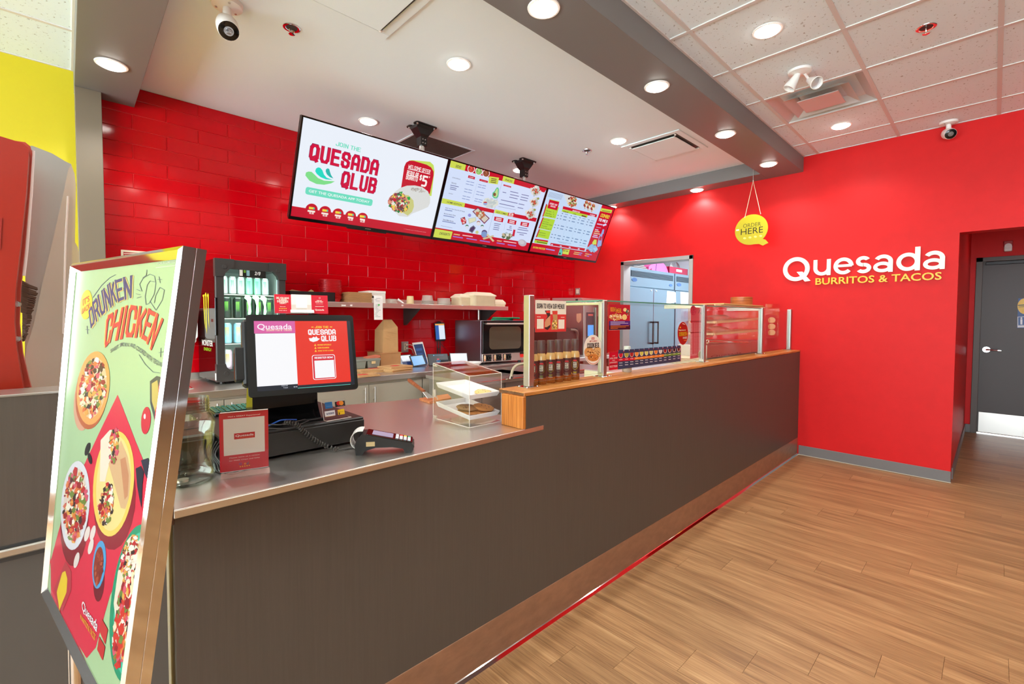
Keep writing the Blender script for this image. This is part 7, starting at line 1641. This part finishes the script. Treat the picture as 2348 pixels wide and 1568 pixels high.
for (q, t_) in ((((1005, 1020), (1142, 1045), (1128, 1108), (996, 1080)), 'MAIN'), (((1208, 1058), (1336, 1085), (1322, 1145), (1196, 1118)), 'DRINK'), (((1400, 1098), (1526, 1118), (1508, 1180), (1390, 1155)), 'DESSERT')): P.poly(q, R_, 2.6); P.line([(q[0][0]+22, q[0][1]+24), (q[1][0]-30, q[1][1]+14)], 14, (246, 226, 234), 3); P.line([(q[0][0]+16, q[0][1]+46), (q[1][0]-34, q[1][1]+38)], 14, (246, 226, 234), 3)
for (x, y, l) in ((1000, 1125, 96), (998, 1152, 80), (990, 1182, 86), (982, 1210, 88), (1230, 1165, 30), (1225, 1190, 36), (1186, 1215, 80), (1365, 1185, 130), (1350, 1212, 160), (1340, 1255, 150), (1378, 1290, 66)): P.line([(x, y), (x+l, y+l*.15)], 10, (112, 116, 166), 2)
P.bits((1190, 1310), 66, 46, 34, 22, [(226, 226, 220), (170, 190, 200), (200, 180, 150), (90, 110, 80)], 3); P.poly([(1288, 1215), (1318, 1222), (1300, 1320), (1268, 1312)], (206, 30, 60), 3.4)
for c_, (rx_, ry_) in (((1632, 640), (74, 66)), ((1610, 810), (58, 56)), ((1555, 980), (72, 66))): P.bits(c_, rx_, ry_, 46, 24, [(226, 224, 216), (206, 206, 200), (190, 196, 190)], 2.6, 20, 31); P.bits((c_[0]-14, c_[1]), rx_*.6, ry_*.6, 26, 12, [(206, 80, 60), (150, 90, 60), (90, 130, 70)], 3.6, 20, 32)
for c_ in ((1657, 752), (1605, 920)): P.ell(c_, 18, 18, (150, 160, 80), 5, 14)
P.text('CHURROS', (390, 1292), (488, 1290), (246, 226, 150), 3, .05, .2); P.text('COOKIE', (1038, 1388), (1116, 1385), (246, 226, 150), 3, .05, .2)
for (x, y, l) in ((380, 1318, 150), (585, 1348, 155), (785, 1380, 150), (1036, 1415, 120), (1202, 1442, 125)): P.line([(x, y), (x+l, y+l*.16)], 15, (150, 120, 220), 3)
P.line([(525, 1300), (678, 1322)], 13, (246, 206, 210), 3); P.line([(1142, 1390), (1332, 1420)], 13, (246, 206, 210), 3)
P.done('screen', m_screen, TVS[1])
# ---- right screen
P, x0, x1 = tvprint(2, (1200, 410, 7.839)); P.raw([(x0, -(TH0-.024)), (x1, -(TH0-.024)), (x1, -.011), (x0, -.011)], (196, 222, 250), 0)
LG = (176, 218, 60)
for k_ in range(5): P.line([(470-k_*8, 238+k_*18), (714-k_*8, 300+k_*18)], 4, (90, 110, 140), 2)
P.poly([(410, 470), (640, 512), (577, 716), (355, 672)], LG, 1); P.poly([(352, 690), (572, 736), (502, 936), (288, 890)], LG, 1); P.poly([(285, 902), (496, 945), (450, 1086), (238, 1040)], LG, 1)
for q in (((408, 452), (430, 456), (356, 682), (340, 678)), ((346, 690), (366, 694), (292, 890), (272, 886)), ((280, 902), (298, 906), (242, 1050), (222, 1046))): P.poly(q, R_, 2)
P.poly([(470, 364), (648, 408), (605, 568), (430, 524)], R_, 3); P.poly([(470, 364), (648, 408), (646, 416), (468, 372)], LG, 3.4)
P.text('CHOOSE YOUR', (468, 455), (612, 458), (250, 226, 236), 4, .04, .2); P.text('PROTEIN', (480, 500), (582, 496), (250, 226, 236), 4, .04, .2)
for t_, a, b in (('Black Beans', (412, 580), (510, 582)), ('Refried Beans', (398, 622), (512, 626)), ('Roasted Veggies', (386, 662), (522, 668)), ('Spicy Chicken', (360, 732), (474, 738)), ('Pork Al Pastor', (350, 772), (462, 778)), ('Flame Grilled Chicken', (340, 808), (520, 824)), ('Ground Beef', (326, 848), (430, 850)), ('Saucy Chipotle', (316, 886), (474, 896)), ('Beef Barbacoa', (286, 970), (404, 974)), ('Extra Lean Beef', (274, 1008), (398, 1014))): P.text(t_, a, b, (76, 110, 50), 2, .01)
for c_ in ((535, 596), (540, 636), (545, 674), (490, 902)): P.line([(c_[0]-7, c_[1]), (c_[0], c_[1]+6), (c_[0]+9, c_[1]-9)], 5, (20, 110, 60), 3)
P.poly([(212, 1074), (446, 1110), (440, 1136), (206, 1098)], R_, 2); P.poly([(205, 1098), (440, 1136), (428, 1184), (192, 1146)], LG, 2); P.line([(240, 1130), (424, 1160)], 18, (90, 110, 40), 3)
P.poly([(716, 490), (1326, 642), (1312, 692), (704, 540)], R_, 2); P.poly([(700, 544), (1158, 650), (1142, 700), (688, 586)], LG, 2)
P.text('BURRITOS', (878, 580), (1020, 590), (240, 220, 240), 4, .04, .2); P.text('3 TACOS', (1185, 662), (1288, 652), (240, 220, 240), 4, .04, .2); P.text('REGULAR', (712, 594), (810, 594), (110, 60, 40), 4, .04, .2); P.text('LARGE', (886, 634), (952, 632), (110, 60, 40), 4, .04, .2); P.line([(1046, 660), (1128, 682)], 22, (110, 60, 40), 4)
for r_, (bx_, by_) in enumerate(((690, 620), (668, 662), (656, 716), (618, 832), (604, 882), (562, 1004), (546, 1056))):
    for c_ in range(4):
        x, y = bx_+c_*(158-r_*.5), by_+c_*(38-r_*1.5); cl_ = (90, 120, 160)
        P.line([(x, y), (x+24, y+5)], 13, cl_, 2); P.line([(x+55, y+14), (x+112, y+26)], 18 if r_ else 10, (120, 152, 190), 2)
    if r_: P.line([(bx_-58, by_-10), (bx_-30, by_-4)], 10, (60, 90, 130), 2)
for c_ in range(4): P.line([(800+c_*160, 700+c_*36), (690+c_*160, 1110+c_*30)], 1.6, (160, 186, 220), 1)
P.line([(618, 1122), (858, 1165)], 4, (110, 130, 160), 2); P.line([(640, 1140), (770, 1164)], 4, (110, 130, 160), 2); P.line([(1000, 1190), (1125, 1212)], 4, (110, 130, 160), 2)
P.poly([(490, 1150), (1112, 1250), (1096, 1294), (484, 1192)], R_, 2)
for x, y in ((512, 1182), (670, 1206), (830, 1230), (992, 1258)): P.line([(x-14, y-3), (x+18, y+4)], 20, (226, 200, 226), 3)
P.poly([(738, 270), (800, 262), (840, 330), (790, 450)], (206, 216, 230), 1.5); P.poly([(725, 280), (900, 300), (970, 360), (950, 500), (880, 515), (800, 480)], (214, 222, 224), 1.6); P.bits((880, 415), 88, 92, 110, 18, [(206, 90, 60), (90, 60, 50), (236, 226, 200), (120, 150, 60), (170, 60, 50), (230, 190, 120)], 2, 10, 41)
P.poly([(1110, 385), (1370, 450), (1330, 540), (1210, 600), (1090, 520)], (206, 216, 230), 1.5)
for c_ in ((1120, 460), (1178, 490), (1245, 520)): P.bits(c_, 26, 74, 46, 15, [(206, 70, 60), (150, 60, 50), (226, 190, 120), (130, 160, 70), (230, 226, 214)], 2, 18, 42)
P.poly([(1428, 440), (1700, 520), (1400, 1380), (1118, 1304)], R_, 2); P.poly([(1400, 525), (1597, 562), (1578, 618), (1382, 580)], GRN, 3); P.line([(1415, 570), (1565, 594)], 20, (150, 160, 60), 4)
P.text('COMBO', (1378, 682), (1556, 660), (236, 214, 70), 4, .04, .2); P.text('TO MEX', (1344, 755), (1520, 745), (236, 240, 255), 4, .08)
for (a, b, wd_, c_) in (((1325, 808), (1420, 826), 20, (214, 196, 240)), ((1428, 838), (1490, 816), 34, (214, 214, 250)), ((1306, 866), (1392, 882), 8, (190, 170, 230)), ((1288, 908), (1346, 920), 18, (214, 190, 236)), ((1278, 940), (1366, 952), 20, (226, 190, 160)), ((1264, 974), (1378, 994), 20, (226, 190, 160)), ((1254, 1008), (1332, 1022), 18, (214, 190, 236)), ((1240, 1038), (1340, 1056), 18, (214, 190, 236))): P.line([a, b], wd_, c_, 4)
P.poly([(1425, 905), (1452, 910), (1440, 985), (1420, 1000), (1400, 1200), (1330, 1230), (1325, 1190), (1360, 1030), (1400, 980)], (150, 170, 226), 4); P.poly([(1375, 1030), (1415, 1040), (1395, 1110), (1350, 1100)], (196, 60, 80), 4.4)
P.poly([(1240, 1140), (1275, 1088), (1316, 1096), (1310, 1180), (1235, 1180)], GRN, 4.2); P.bits((1245, 1250), 84, 58, 60, 26, [(150, 190, 226), (170, 206, 236), (130, 176, 214)], 4.6, 10, 44)
P.poly([(100, 1165), (1135, 1320), (1125, 1350), (95, 1195)], (196, 222, 250), 1.2) if False else None
P.rect((60, 1330), (1420, 1360), R_, 2); P.text('EXTRA PROTEIN', (166, 1244), (396, 1246), (220, 214, 70), 4, .05, .2); P.line([(404, 1258), (562, 1286)], 20, (160, 150, 236), 4)
P.poly([(660, 1250), (690, 1250), (704, 1300), (690, 1372), (622, 1370), (640, 1310)], (90, 200, 190), 4); P.ell((655, 1340), 14, 18, (30, 50, 50), 5, 14)
P.poly([(718, 1265), (832, 1272), (808, 1362), (702, 1345)], GRN, 4); P.text('ADD-ONS', (712, 1300), (806, 1290), (80, 60, 30), 5, .04, .2)
for (x, y, l, c_) in ((912, 1315, 100, (226, 190, 120)), (1012, 1330, 46, (150, 140, 236)), (900, 1345, 90, (226, 190, 120)), (990, 1358, 48, (150, 140, 236)), (1112, 1345, 70, (226, 190, 120)), (1184, 1358, 44, (150, 140, 236)), (1100, 1378, 36, (226, 190, 120)), (1138, 1384, 40, (150, 140, 236))): P.line([(x, y), (x+l, y+l*.16)], 15, c_, 4)
P.done('screen', m_screen, TVS[2])
# ---- hanging mounts
ZC = 3.045
for k, (x, lab) in enumerate(((2.245, 'black ceiling bracket with chrome tube above the left two screens'), (3.50, 'black ceiling bracket with chrome tube above the right two screens'))):
    y = 3.47; t = thing('screen_mount', lab, 'mount', (x, y, ZC))
    for dy in (-.055, .055):
        part('ceiling_plate', MB().prism(rrect(x-.105, x+.105, y+dy-.034, y+dy+.034, .02, 3), 'z', ZC-.008, ZC-.0005), m_black, t)
    fn = MB(); a = [(-.075, .05), (.075, .05)]; rings = [(.085, .07, ZC-.008), (.08, .05, ZC-.03), (.045, .045, ZC-.075), (.032, .034, ZC-.095), (.030, .032, ZC-.165)]
    vs = []
    for rx_, ry_, z in rings: vs += [(x-rx_, y-ry_, z), (x+rx_, y-ry_, z), (x+rx_, y+ry_, z), (x-rx_, y+ry_, z)]
    fn.add(vs, [(i*4+j, (i+1)*4+j, (i+1)*4+(j+1) % 4, i*4+(j+1) % 4) for i in range(4) for j in range(4)]+[(16, 19, 18, 17)]); part('funnel_bracket', fn, m_black, t)
    bo = MB()
    for sx in (-.085, .085):
        for sy in (-.065, .065): bo.lathe([(.001, -.012), (.008, -.010), (.009, 0)], (x+sx, y+sy, ZC-.008), 8)
    for dz in (-.115, -.145): bo.cyl((x-.012, y-.033, ZC+dz), (x-.012, y-.037, ZC+dz), .005, n=8).cyl((x+.012, y-.033, ZC+dz), (x+.012, y-.037, ZC+dz), .005, n=8)
    part('bolts', bo, m_alu, t, None, 'stuff')
    part('drop_tube', MB().cyl((x, y, ZC-.16), (x, y, 2.585), .024, n=18), m_chrome, t, 'chrome drop tube')
    part('cross_bar', MB().box(x-.6, x+.6, y-.012, y+.04, 2.55, 2.59, .004), m_black, t)
# ================================================================== hanging order sign
OXs = 5.17
def op(a, b): return onx(a, b, OXs)
c0 = op(1722.5, 526.5); r0 = (op(1722, 493).z-op(1722, 562).z)/2
t = thing('order_here_sign', 'round yellow order here sign with a tail hanging on strings before the red wall', 'sign', (OXs, c0.y, c0.z-r0))
pts = [(c0.y-r0*1.03*cos(2*PI*i/48+.0), c0.z+r0*sin(2*PI*i/48)) for i in range(48)]
m_yel = mat('sign_yellow', (186, 174, 18), .3, coat=.3)
part('disc', MB().prism(pts, 'x', OXs-.004, OXs+.004), m_yel, t)
tq = [op(*p) for p in ((1735, 545), (1755, 549), (1762, 557), (1749, 563), (1740, 559), (1728, 560))]
part('tail', MB().prism([(p.y, p.z) for p in tq], 'x', OXs-.0038, OXs+.0038), m_yel, t)
P = Print((OXs-.0045, 0, 0), Vector((0, -1, 0)), UZ, .0004, zoom=(1660, 380, 3.4128))
P.text('ORDER', (150, 487), (290, 438), (70, 72, 24), 1, -.004); P.text('HERE', (132, 542), (306, 474), (26, 26, 20), 1, -.004)
for i in range(4): P.ell((162+i*42, 567-i*6), 12, 8, (236, 230, 120), 1, 10)
P.rect((96, 510), (118, 497), (250, 248, 230), 1)
P.done('lettering', m_printm, t)
top_ = op(1727, 415); hk = Vector((OXs+.02, top_.y, 2.90)); m_str = mat('string', (214, 196, 160), .6)
e1, e2 = op(1708, 498), op(1744, 490)
part('string', MB().tube([top_, e1], .0028, 6), m_str, t); part('string', MB().tube([top_, e2], .0028, 6), m_str, t); part('hanger', MB().tube([Vector((OXs, top_.y, 3.044)), top_], .003, 6).ell(top_, .008, .008, .010, 8, 6).ell(e1, .006, .006, .008, 8, 6).ell(e2, .006, .006, .008, 8, 6), m_alu, t)
# ================================================================== raised lettering on the red wall
WX = XR-.022
def islands(s, bold):
    """one (verts, faces) set per letter: faces grouped where their x-ranges overlap"""
    vs, fs = glyphs(s, bold); it = sorted(((min(vs[i][0] for i in f), max(vs[i][0] for i in f), f) for f in fs), key=lambda q: q[0]); grp = []
    for a, b, f in it:
        if grp and a < grp[-1][1]-1e-4: grp[-1][1] = max(grp[-1][1], b); grp[-1][2].append(f)
        else: grp.append([a, b, [f]])
    return vs, grp
def letter(parent, vs, fs, fx, fz, m, x_front, x_back, label=None):
    """solid letter from a flat outline: front, back and side walls"""
    ids = sorted({i for f in fs for i in f}); ix = {i: k for k, i in enumerate(ids)}; n = len(ids); V = [(x_front, fx(vs[i][0]), fz(vs[i][1])) for i in ids]+[(x_back, fx(vs[i][0]), fz(vs[i][1])) for i in ids]
    ed = {}
    for f in fs:
        for a, b in zip(f, list(f[1:])+[f[0]]): ed[(a, b)] = ed.get((a, b), 0)+1
    F = [[ix[i] for i in f] for f in fs]+[[ix[i]+n for i in f][::-1] for f in fs]
    for (a, b) in ed:
        if (b, a) not in ed: F.append([ix[b], ix[a], ix[a]+n, ix[b]+n])
    part('letter', MB().add(V, F), m, parent, label)
lg = thing('wall_lettering', 'raised cream Quesada lettering above yellow burritos and tacos letters on the red wall', 'sign', (XR, .8, 1.74))
lg['label'] = 'raised cream lettering above small yellow capitals on the red wall'
m_cream = mat('letter_cream', (248, 240, 222), .35); m_amber = mat('letter_amber', (250, 184, 10), .35)
def wy(px_, py_): return onx(1660+px_/3.413, 380+py_/3.413, WX).y
def wz(px_, py_): return onx(1660+px_/3.413, 380+py_/3.413, WX).z
zb, zx = wz(770, 856), wz(1246, 697); zb = (zb+wz(1650, 806))/2; zx = (zx+wz(935, 722))/2; zd = wz(1513, 633)
def arc(mb, cy, cz, ry, rz, w_, a0, a1, n=26):
    V = []; full = abs(a1-a0) > 359
    for x in (WX, XR-.004):
        for k in (0, 1): V += [(x, cy-(ry-w_*k)*cos(math.radians(a0+(a1-a0)*i/n)), cz+(rz-w_*k)*sin(math.radians(a0+(a1-a0)*i/n))) for i in range(n+1)]
    m = n+1; F = []
    for i in range(n): F += [(i, i+1, m+i+1, m+i), (2*m+i+1, 2*m+i, 3*m+i, 3*m+i+1), (i+1, i, 2*m+i, 2*m+i+1), (m+i, m+i+1, 3*m+i+1, 3*m+i)]
    if not full: F += [(0, m, 3*m, 2*m), (n, 2*m+n, 3*m+n, m+n)]
    mb.add(V, F)
def bar_(mb, ya, yb, za, zb_, e=0): mb.box(WX-.0004*e, XR-.004, min(ya, yb), max(ya, yb), za, zb_)
def stroke_letter(ch, pxa, pxb, py_, z0, z1, zd_=None):
    L, Rr = wy(pxa, py_), wy(pxb, py_); c, ry_ = (L+Rr)/2, abs(L-Rr)/2; h = z1-z0; cz = (z0+z1)/2; rz_ = h/2; w_ = .033; mb = MB()
    if ch == 'u': arc(mb, c, z0+ry_, ry_, ry_, w_, 180, 360); bar_(mb, L, L-w_, z0+ry_-.002, z1, 1); bar_(mb, Rr, Rr+w_, z0, z1, 1)
    elif ch == 'e': arc(mb, c, cz, ry_, rz_, w_, 0, 318, 36); bar_(mb, L-.01, Rr+.012, cz-w_*.30, cz+w_*.45, 1)
    elif ch == 's':
        q = rz_/2+w_/4; arc(mb, c+.002, z1-q, ry_*.88, q, w_, 28, 275, 26); arc(mb, c-.002, z0+q, ry_*.92, q, w_, 212, 455, 26)
    elif ch == 'a':
        bar_(mb, Rr, Rr+w_, z0, z0+h*.66, 1); arc(mb, c-.0, z1-h*.40, ry_, h*.40, w_, 0, 150, 20); q = h*.30; arc(mb, c+.004, z0+q, ry_*.96, q, w_*.92, 0, 360, 30)
    elif ch == 'd': arc(mb, c+.002, cz, ry_*.99, rz_, w_, 0, 360, 36); bar_(mb, Rr, Rr+w_*1.08, z0, zd_, 1)
    part('letter', mb, m_cream, lg)
# Q: a ring with a straight tail
Ya, Yb = wy(462, 812), wy(670, 812); Zt, Zb = wz(580, 714), wz(570, 902); cy_, cz_ = (Ya+Yb)/2, (Zt+Zb)/2; ry_, rz_ = abs(Ya-Yb)/2, (Zt-Zb)/2; st_w = .040; n = 56; V = []; F_ = []
for x in (WX, XR-.004):
    for k in (0, 1):
        V += [(x, cy_-(ry_-st_w*k)*cos(2*PI*i/n), cz_+(rz_-st_w*k)*sin(2*PI*i/n)) for i in range(n)]
for i in range(n):
    j = (i+1) % n; F_ += [(i, j, n+j, n+i), (2*n+j, 2*n+i, 3*n+i, 3*n+j), (j, i, 2*n+i, 2*n+j), (n+i, n+j, 3*n+j, 3*n+i)]
part('letter', MB().add(V, F_), m_cream, lg)
q = [(568, 830), (612, 828), (676, 900), (632, 906)]; q3 = [(wy(*p), wz(*p)) for p in q]
part('letter_tail', MB().prism(q3, 'x', WX-.0006, XR-.004), m_cream, lg)
ov_ = .004
for ch, a, b, py_, z0, z1 in (('u', 700, 835, 795, zb-ov_, zx), ('e', 857, 1013, 785, zb-ov_, zx+ov_), ('s', 1026, 1156, 772, zb-ov_, zx+ov_), ('a', 1170, 1322, 762, zb-ov_, zx+ov_), ('d', 1350, 1535, 745, zb-ov_, zx+ov_), ('a', 1560, 1730, 735, zb-ov_, zx+ov_)): stroke_letter(ch, a, b, py_, z0, z1, zd)
vs, grp = islands('BURRITOS & TACOS', .016); xa, xb = min(v[0] for v in vs), max(v[0] for v in vs); ya, yb = min(v[1] for v in vs), max(v[1] for v in vs)
Ya, Yb = wy(716, 905), wy(1704, 858); z0, z1 = (wz(716, 934)+wz(1690, 890))/2, (wz(716, 880)+wz(1690, 830))/2
for a, b, fs in grp: letter(lg, vs, fs, lambda x: Ya+(Yb-Ya)*(x-xa)/(xb-xa), lambda y: z0+(z1-z0)*(y-ya)/(yb-ya), m_amber, WX, XR-.004)
# ================================================================== ceiling fittings
LIGHTS = [(1.70, 1.556, 2.904, 'recessed downlight in the grey beam nearest the camera', 1), (2.787, 1.556, 2.904, 'recessed downlight in the grey beam, second from the camera', 1), (3.893, 1.556, 2.904, 'recessed downlight in the grey beam right of the white air vent', 1), (4.934, 1.556, 2.904, 'recessed downlight at the far end of the grey beam above the order sign', 1), (.60, 1.556, 2.904, 'added unseen downlight continuing the grey beam row above the till', 1),  # the one above the till is out of view, added for light
    (.225, 3.697, 2.904, 'recessed downlight in the left grey bulkhead by the column', 1), (.225, 2.45, 2.904, 'recessed downlight in the left grey bulkhead above the till', 1),
    (1.868, 2.452, 3.045, 'recessed downlight in the white ceiling over the counter, nearest the camera', 1), (1.857, 3.68, 3.045, 'recessed downlight in the white ceiling above the left screen', 1), (3.718, 2.455, 3.045, 'recessed downlight in the white ceiling beside the square white vent', 1), (3.66, 3.70, 3.045, 'recessed downlight hidden behind the right screen bracket', 1),
    (5.328, 2.443, 2.904, 'recessed downlight in the bulkhead along the red wall above the doorway', 1), (5.328, 3.62, 2.904, 'recessed downlight in the bulkhead in the far corner behind the right screen', 1),
    (2.94, .95, 3.06, 'recessed downlight in the tiled ceiling nearest the camera', 1), (4.813, .955, 3.06, 'recessed downlight in the tiled ceiling near the red wall', 1),
    (4.813, -.90, 3.06, 'added unseen downlight in the tiled ceiling near the corridor', 1), (2.94, -.90, 3.06, 'added unseen downlight in the tiled ceiling right of the camera', 1), (1.1, -.90, 3.06, 'added unseen downlight in the tiled ceiling behind the camera', 1), (1.1, .33, 3.06, 'added unseen downlight in the tiled ceiling above the camera', 1), (-1.0, .9, 3.06, 'added unseen downlight in the front ceiling left of the camera', 1), (-.7, 3.0, 3.06, 'added unseen downlight in the tiled ceiling before the olive wall', 1)]  # this row is out of view, added to light the room
LD = bpy.data.lights.new('downlight_lamp', 'SPOT'); LD.energy = LAMP_W; LD.color = LAMP_COL; LD.spot_size = math.radians(142); LD.spot_blend = .55; LD.shadow_soft_size = .05
dl0 = None
for x, y, z, lab, _ in LIGHTS:
    if dl0 is None:
        dl0 = thing('downlight', lab, 'ceiling light', (x, y, z), group=None)
        part('trim_ring', MB().lathe([(.080, -.001), (.078, -.006), (.067, -.0075), (.064, -.004)], (0, 0, 0), 28), m_whitep, dl0, local=True)
        part('lens', MB().lathe([(.066, -.004), (.064, -.010), (.054, -.016), (.03, -.020), (.001, -.021)], (0, 0, 0), 28), m_lens, dl0, local=True)
        o = bpy.data.objects.new('lamp', LD); col.objects.link(o); o.parent = dl0; o.location = (0, 0, -.026)
    else: dup(dl0, (x, y, z), None, lab)
def sprinkler(x, y, z, lab):
    t = thing('sprinkler', lab, 'sprinkler', (x, y, z)); part('escutcheon', MB().lathe([(.030, -.002), (.040, -.006), (.046, -.004), (.047, 0)], (x, y, z), 24), m_chrome, t); part('recess', MB().lathe([(.030, -.003), (.001, -.0025)], (x, y, z), 24), m_char, t)
    part('frame_arms', MB().tube([(x-.010, y, z-.003), (x-.013, y, z-.020), (x-.004, y, z-.034)], .003, 6).tube([(x+.010, y, z-.003), (x+.013, y, z-.020), (x+.004, y, z-.034)], .003, 6).cyl((x, y, z-.002), (x, y, z-.034), .0045, n=8), m_chrome, t); part('deflector', MB().lathe([(.001, -.034), (.016, -.036), (.017, -.038), (.001, -.039)], (x, y, z), 16), m_chrome, t)
sprinkler(.957, 2.813, 3.045, 'chrome fire sprinkler in the white ceiling near the left vent'); sprinkler(3.713, 2.812, 3.045, 'chrome fire sprinkler in the white ceiling above the middle screen'); sprinkler(3.552, .314, 3.06, 'chrome fire sprinkler in the tiled ceiling at the right')
def plaque(x0, x1, y0, y1, z, lab):
    t = thing('air_diffuser', lab, 'air vent', ((x0+x1)/2, (y0+y1)/2, z)); w_ = .055
    part('frame', MB().box(x0, x1, y0, y0+w_, z-.010, z-.0005, .004).box(x0, x1, y1-w_, y1, z-.010, z-.0005, .004).box(x0, x0+w_, y0+w_, y1-w_, z-.010, z-.0005, .004).box(x1-w_, x1, y0+w_, y1-w_, z-.010, z-.0005, .004), m_white, t)
    part('throat', MB().box(x0+w_, x1-w_, y0+w_, y1-w_, z-.003, z-.001), mat('vent_throat', (90, 88, 86), .6), t)
    part('plaque', MB().box(x0+w_+.022, x1-w_-.022, y0+w_+.022, y1-w_-.022, z-.026, z-.018, .003), m_white, t)
    cl_ = MB()
    for sx in (x0+w_+.012, x1-w_-.012):
        for sy in (y0+w_+.012, y1-w_-.012): cl_.ell((sx, sy, z-.014), .010, .010, .008, 8, 6)
    part('clips', cl_, m_whitep, t, None, 'stuff')
plaque(.775, 1.39, 1.93, 2.535, 3.045, 'square white air vent above the till, cut by the photo edge'); plaque(3.86, 4.455, 1.94, 2.525, 3.045, 'square white air vent beside the beam before the red wall')
x0, x1, y0, y1, z = 3.848, 4.456, .646, 1.258, 3.056
t = thing('air_diffuser', 'large stepped metal air vent in the tiled ceiling', 'air vent', ((x0+x1)/2, (y0+y1)/2, z)); part('pan', MB().box(x0, x1, y0, y1, z+.06, z+.064), m_alu, t)
def ringpan(a, zt, zb, wd): 
    mb = MB(); o = [(x0+a, y0+a, zb), (x1-a, y0+a, zb), (x1-a, y1-a, zb), (x0+a, y1-a, zb)]; i_ = [(x0+a+wd, y0+a+wd, zt), (x1-a-wd, y0+a+wd, zt), (x1-a-wd, y1-a-wd, zt), (x0+a+wd, y1-a-wd, zt)]
    for k in range(4): mb.quad(o[k], o[(k+1) % 4], i_[(k+1) % 4], i_[k])
    return mb
m_vent = mat('vent_enamel', (206, 206, 206), .3, .1)
part('outer_cone', ringpan(.0, z+.055, z-.001, .09), m_vent, t); part('middle_cone', ringpan(.10, z+.035, z-.010, .07), m_vent, t); part('centre_plate', MB().box(x0+.175, x1-.175, y0+.175, y1-.175, z-.016, z-.010, .004), m_vent, t); part('duct_mouth', MB().lathe([(.001, .058), (.12, .058)], ((x0+x1)/2, (y0+y1)/2, z), 28), m_black, t)
x0, x1, y0, y1, z = 2.285, 2.905, 3.60, 3.93, 3.045
t = thing('return_grille', 'dark mesh return air grille in the white ceiling behind the left bracket', 'air vent', ((x0+x1)/2, (y0+y1)/2, z)); w_ = .022
part('frame', MB().box(x0-w_, x1+w_, y0-w_, y0, z-.006, z-.0005, .002).box(x0-w_, x1+w_, y1, y1+w_, z-.006, z-.0005, .002).box(x0-w_, x0, y0, y1, z-.006, z-.0005, .002).box(x1, x1+w_, y0, y1, z-.006, z-.0005, .002), m_white, t); part('dark_filter', MB().box(x0, x1, y0, y1, z-.0015, z-.0005), mat('filter_brown', (70, 56, 52), .8), t)
mb = MB()
for i in range(44): mb.box(x0+(x1-x0)*i/44, x0+(x1-x0)*i/44+.003, y0, y1, z-.005, z-.0015)
for i in range(24): mb.box(x0, x1, y0+(y1-y0)*i/24, y0+(y1-y0)*i/24+.003, z-.0045, z-.0015)
part('mesh', mb, mat('mesh_brown', (110, 94, 88), .6), t, None, 'stuff')
def camera_(bx, by, z, aim, lab, sc_=1.):
    t = thing('security_camera', lab, 'security camera', (bx, by, z)); c = Vector((bx, by, z)); a = Vector(aim).normalized(); s_ = sc_
    mb = MB().lathe([(.030*s_, -.026*s_), (.062*s_, -.020*s_), (.064*s_, -.004*s_), (.064*s_, 0)], (bx, by, z-.0005), 28); part('mount_base', mb, m_whitep, t)
    bc = c+Vector((0, 0, -.105*s_)); part('neck', MB().cyl(c+Vector((0, 0, -.022*s_)), bc+Vector((0, 0, .02*s_)), .017*s_, .020*s_, 14), m_whitep, t)
    u = a; part('housing', MB().lathe([(.001, -.062*s_), (.022*s_, -.058*s_), (.040*s_, -.038*s_), (.046*s_, -.01*s_), (.046*s_, .03*s_), (.042*s_, .050*s_)], bc, 24, axis=u), m_whitep, t)
    part('face', MB().lathe([(.042*s_, .0495*s_), (.038*s_, .052*s_), (.001, .052*s_)], bc, 24, axis=u), m_blackgl, t); part('lens', MB().lathe([(.015*s_, .052*s_), (.013*s_, .058*s_), (.001, .060*s_)], bc, 16, axis=u).lathe([(.020*s_, .052*s_), (.020*s_, .054*s_), (.015*s_, .054*s_)], bc+u.orthogonal()*.0, 16, axis=u), mat('camera_lens', (150, 150, 154), .1, .6), t)
    sm = MB()
    for k in range(3):
        an = 2*PI*k/3+.5; sm.cyl((bx+.045*s_*cos(an), by+.045*s_*sin(an), z-.020*s_), (bx+.045*s_*cos(an), by+.045*s_*sin(an), z-.027*s_), .005*s_, n=8)
    part('screws', sm, m_alu, t, None, 'stuff')
camera_(.640, 2.83, 3.045, (-.05, -.75, -.85), 'white bullet security camera under the white ceiling at the left', 1.15); camera_(5.36, .31, 3.06, (-.85, -.35, -.38), 'white security camera at the top of the red wall', .95)
# twin emergency spot lamp
x, y, z = 3.56, .945, 3.057
t = thing('emergency_lamp', 'white twin-headed emergency lamp on the tiled ceiling beside the metal vent', 'lamp', (x, y, z)); part('base_plate', MB().lathe([(.02, -.020), (.068, -.014), (.072, 0)], (x, y, z), 28), m_whitep, t)
for k, (ax_, bc, lab) in enumerate((((-.20, .42, -.80), (x-.01, y+.035, z-.065), None), ((-.55, -.62, -.62), (x+.055, y-.065, z-.075), None))):
    a = Vector(ax_).normalized(); hd_ = part('lamp_head', MB().lathe([(.001, -.055), (.018, -.052), (.022, -.03), (.036, .025), (.040, .048), (.037, .050), (.033, .026)], bc, 24, axis=a), m_whitep, t); part('lamp_glass', MB().lathe([(.036, .030), (.02, .036), (.001, .038)], bc, 20, axis=a), mat('lamp_glass', (214, 214, 216), .1, .5), hd_)
    part('lamp_arm', MB().tube([Vector((x+.03*k, y-.02*k, z-.016)), Vector(bc)-a*.045], .008, 8), m_whitep, t)
bpy.data.scenes.remove(tsc)
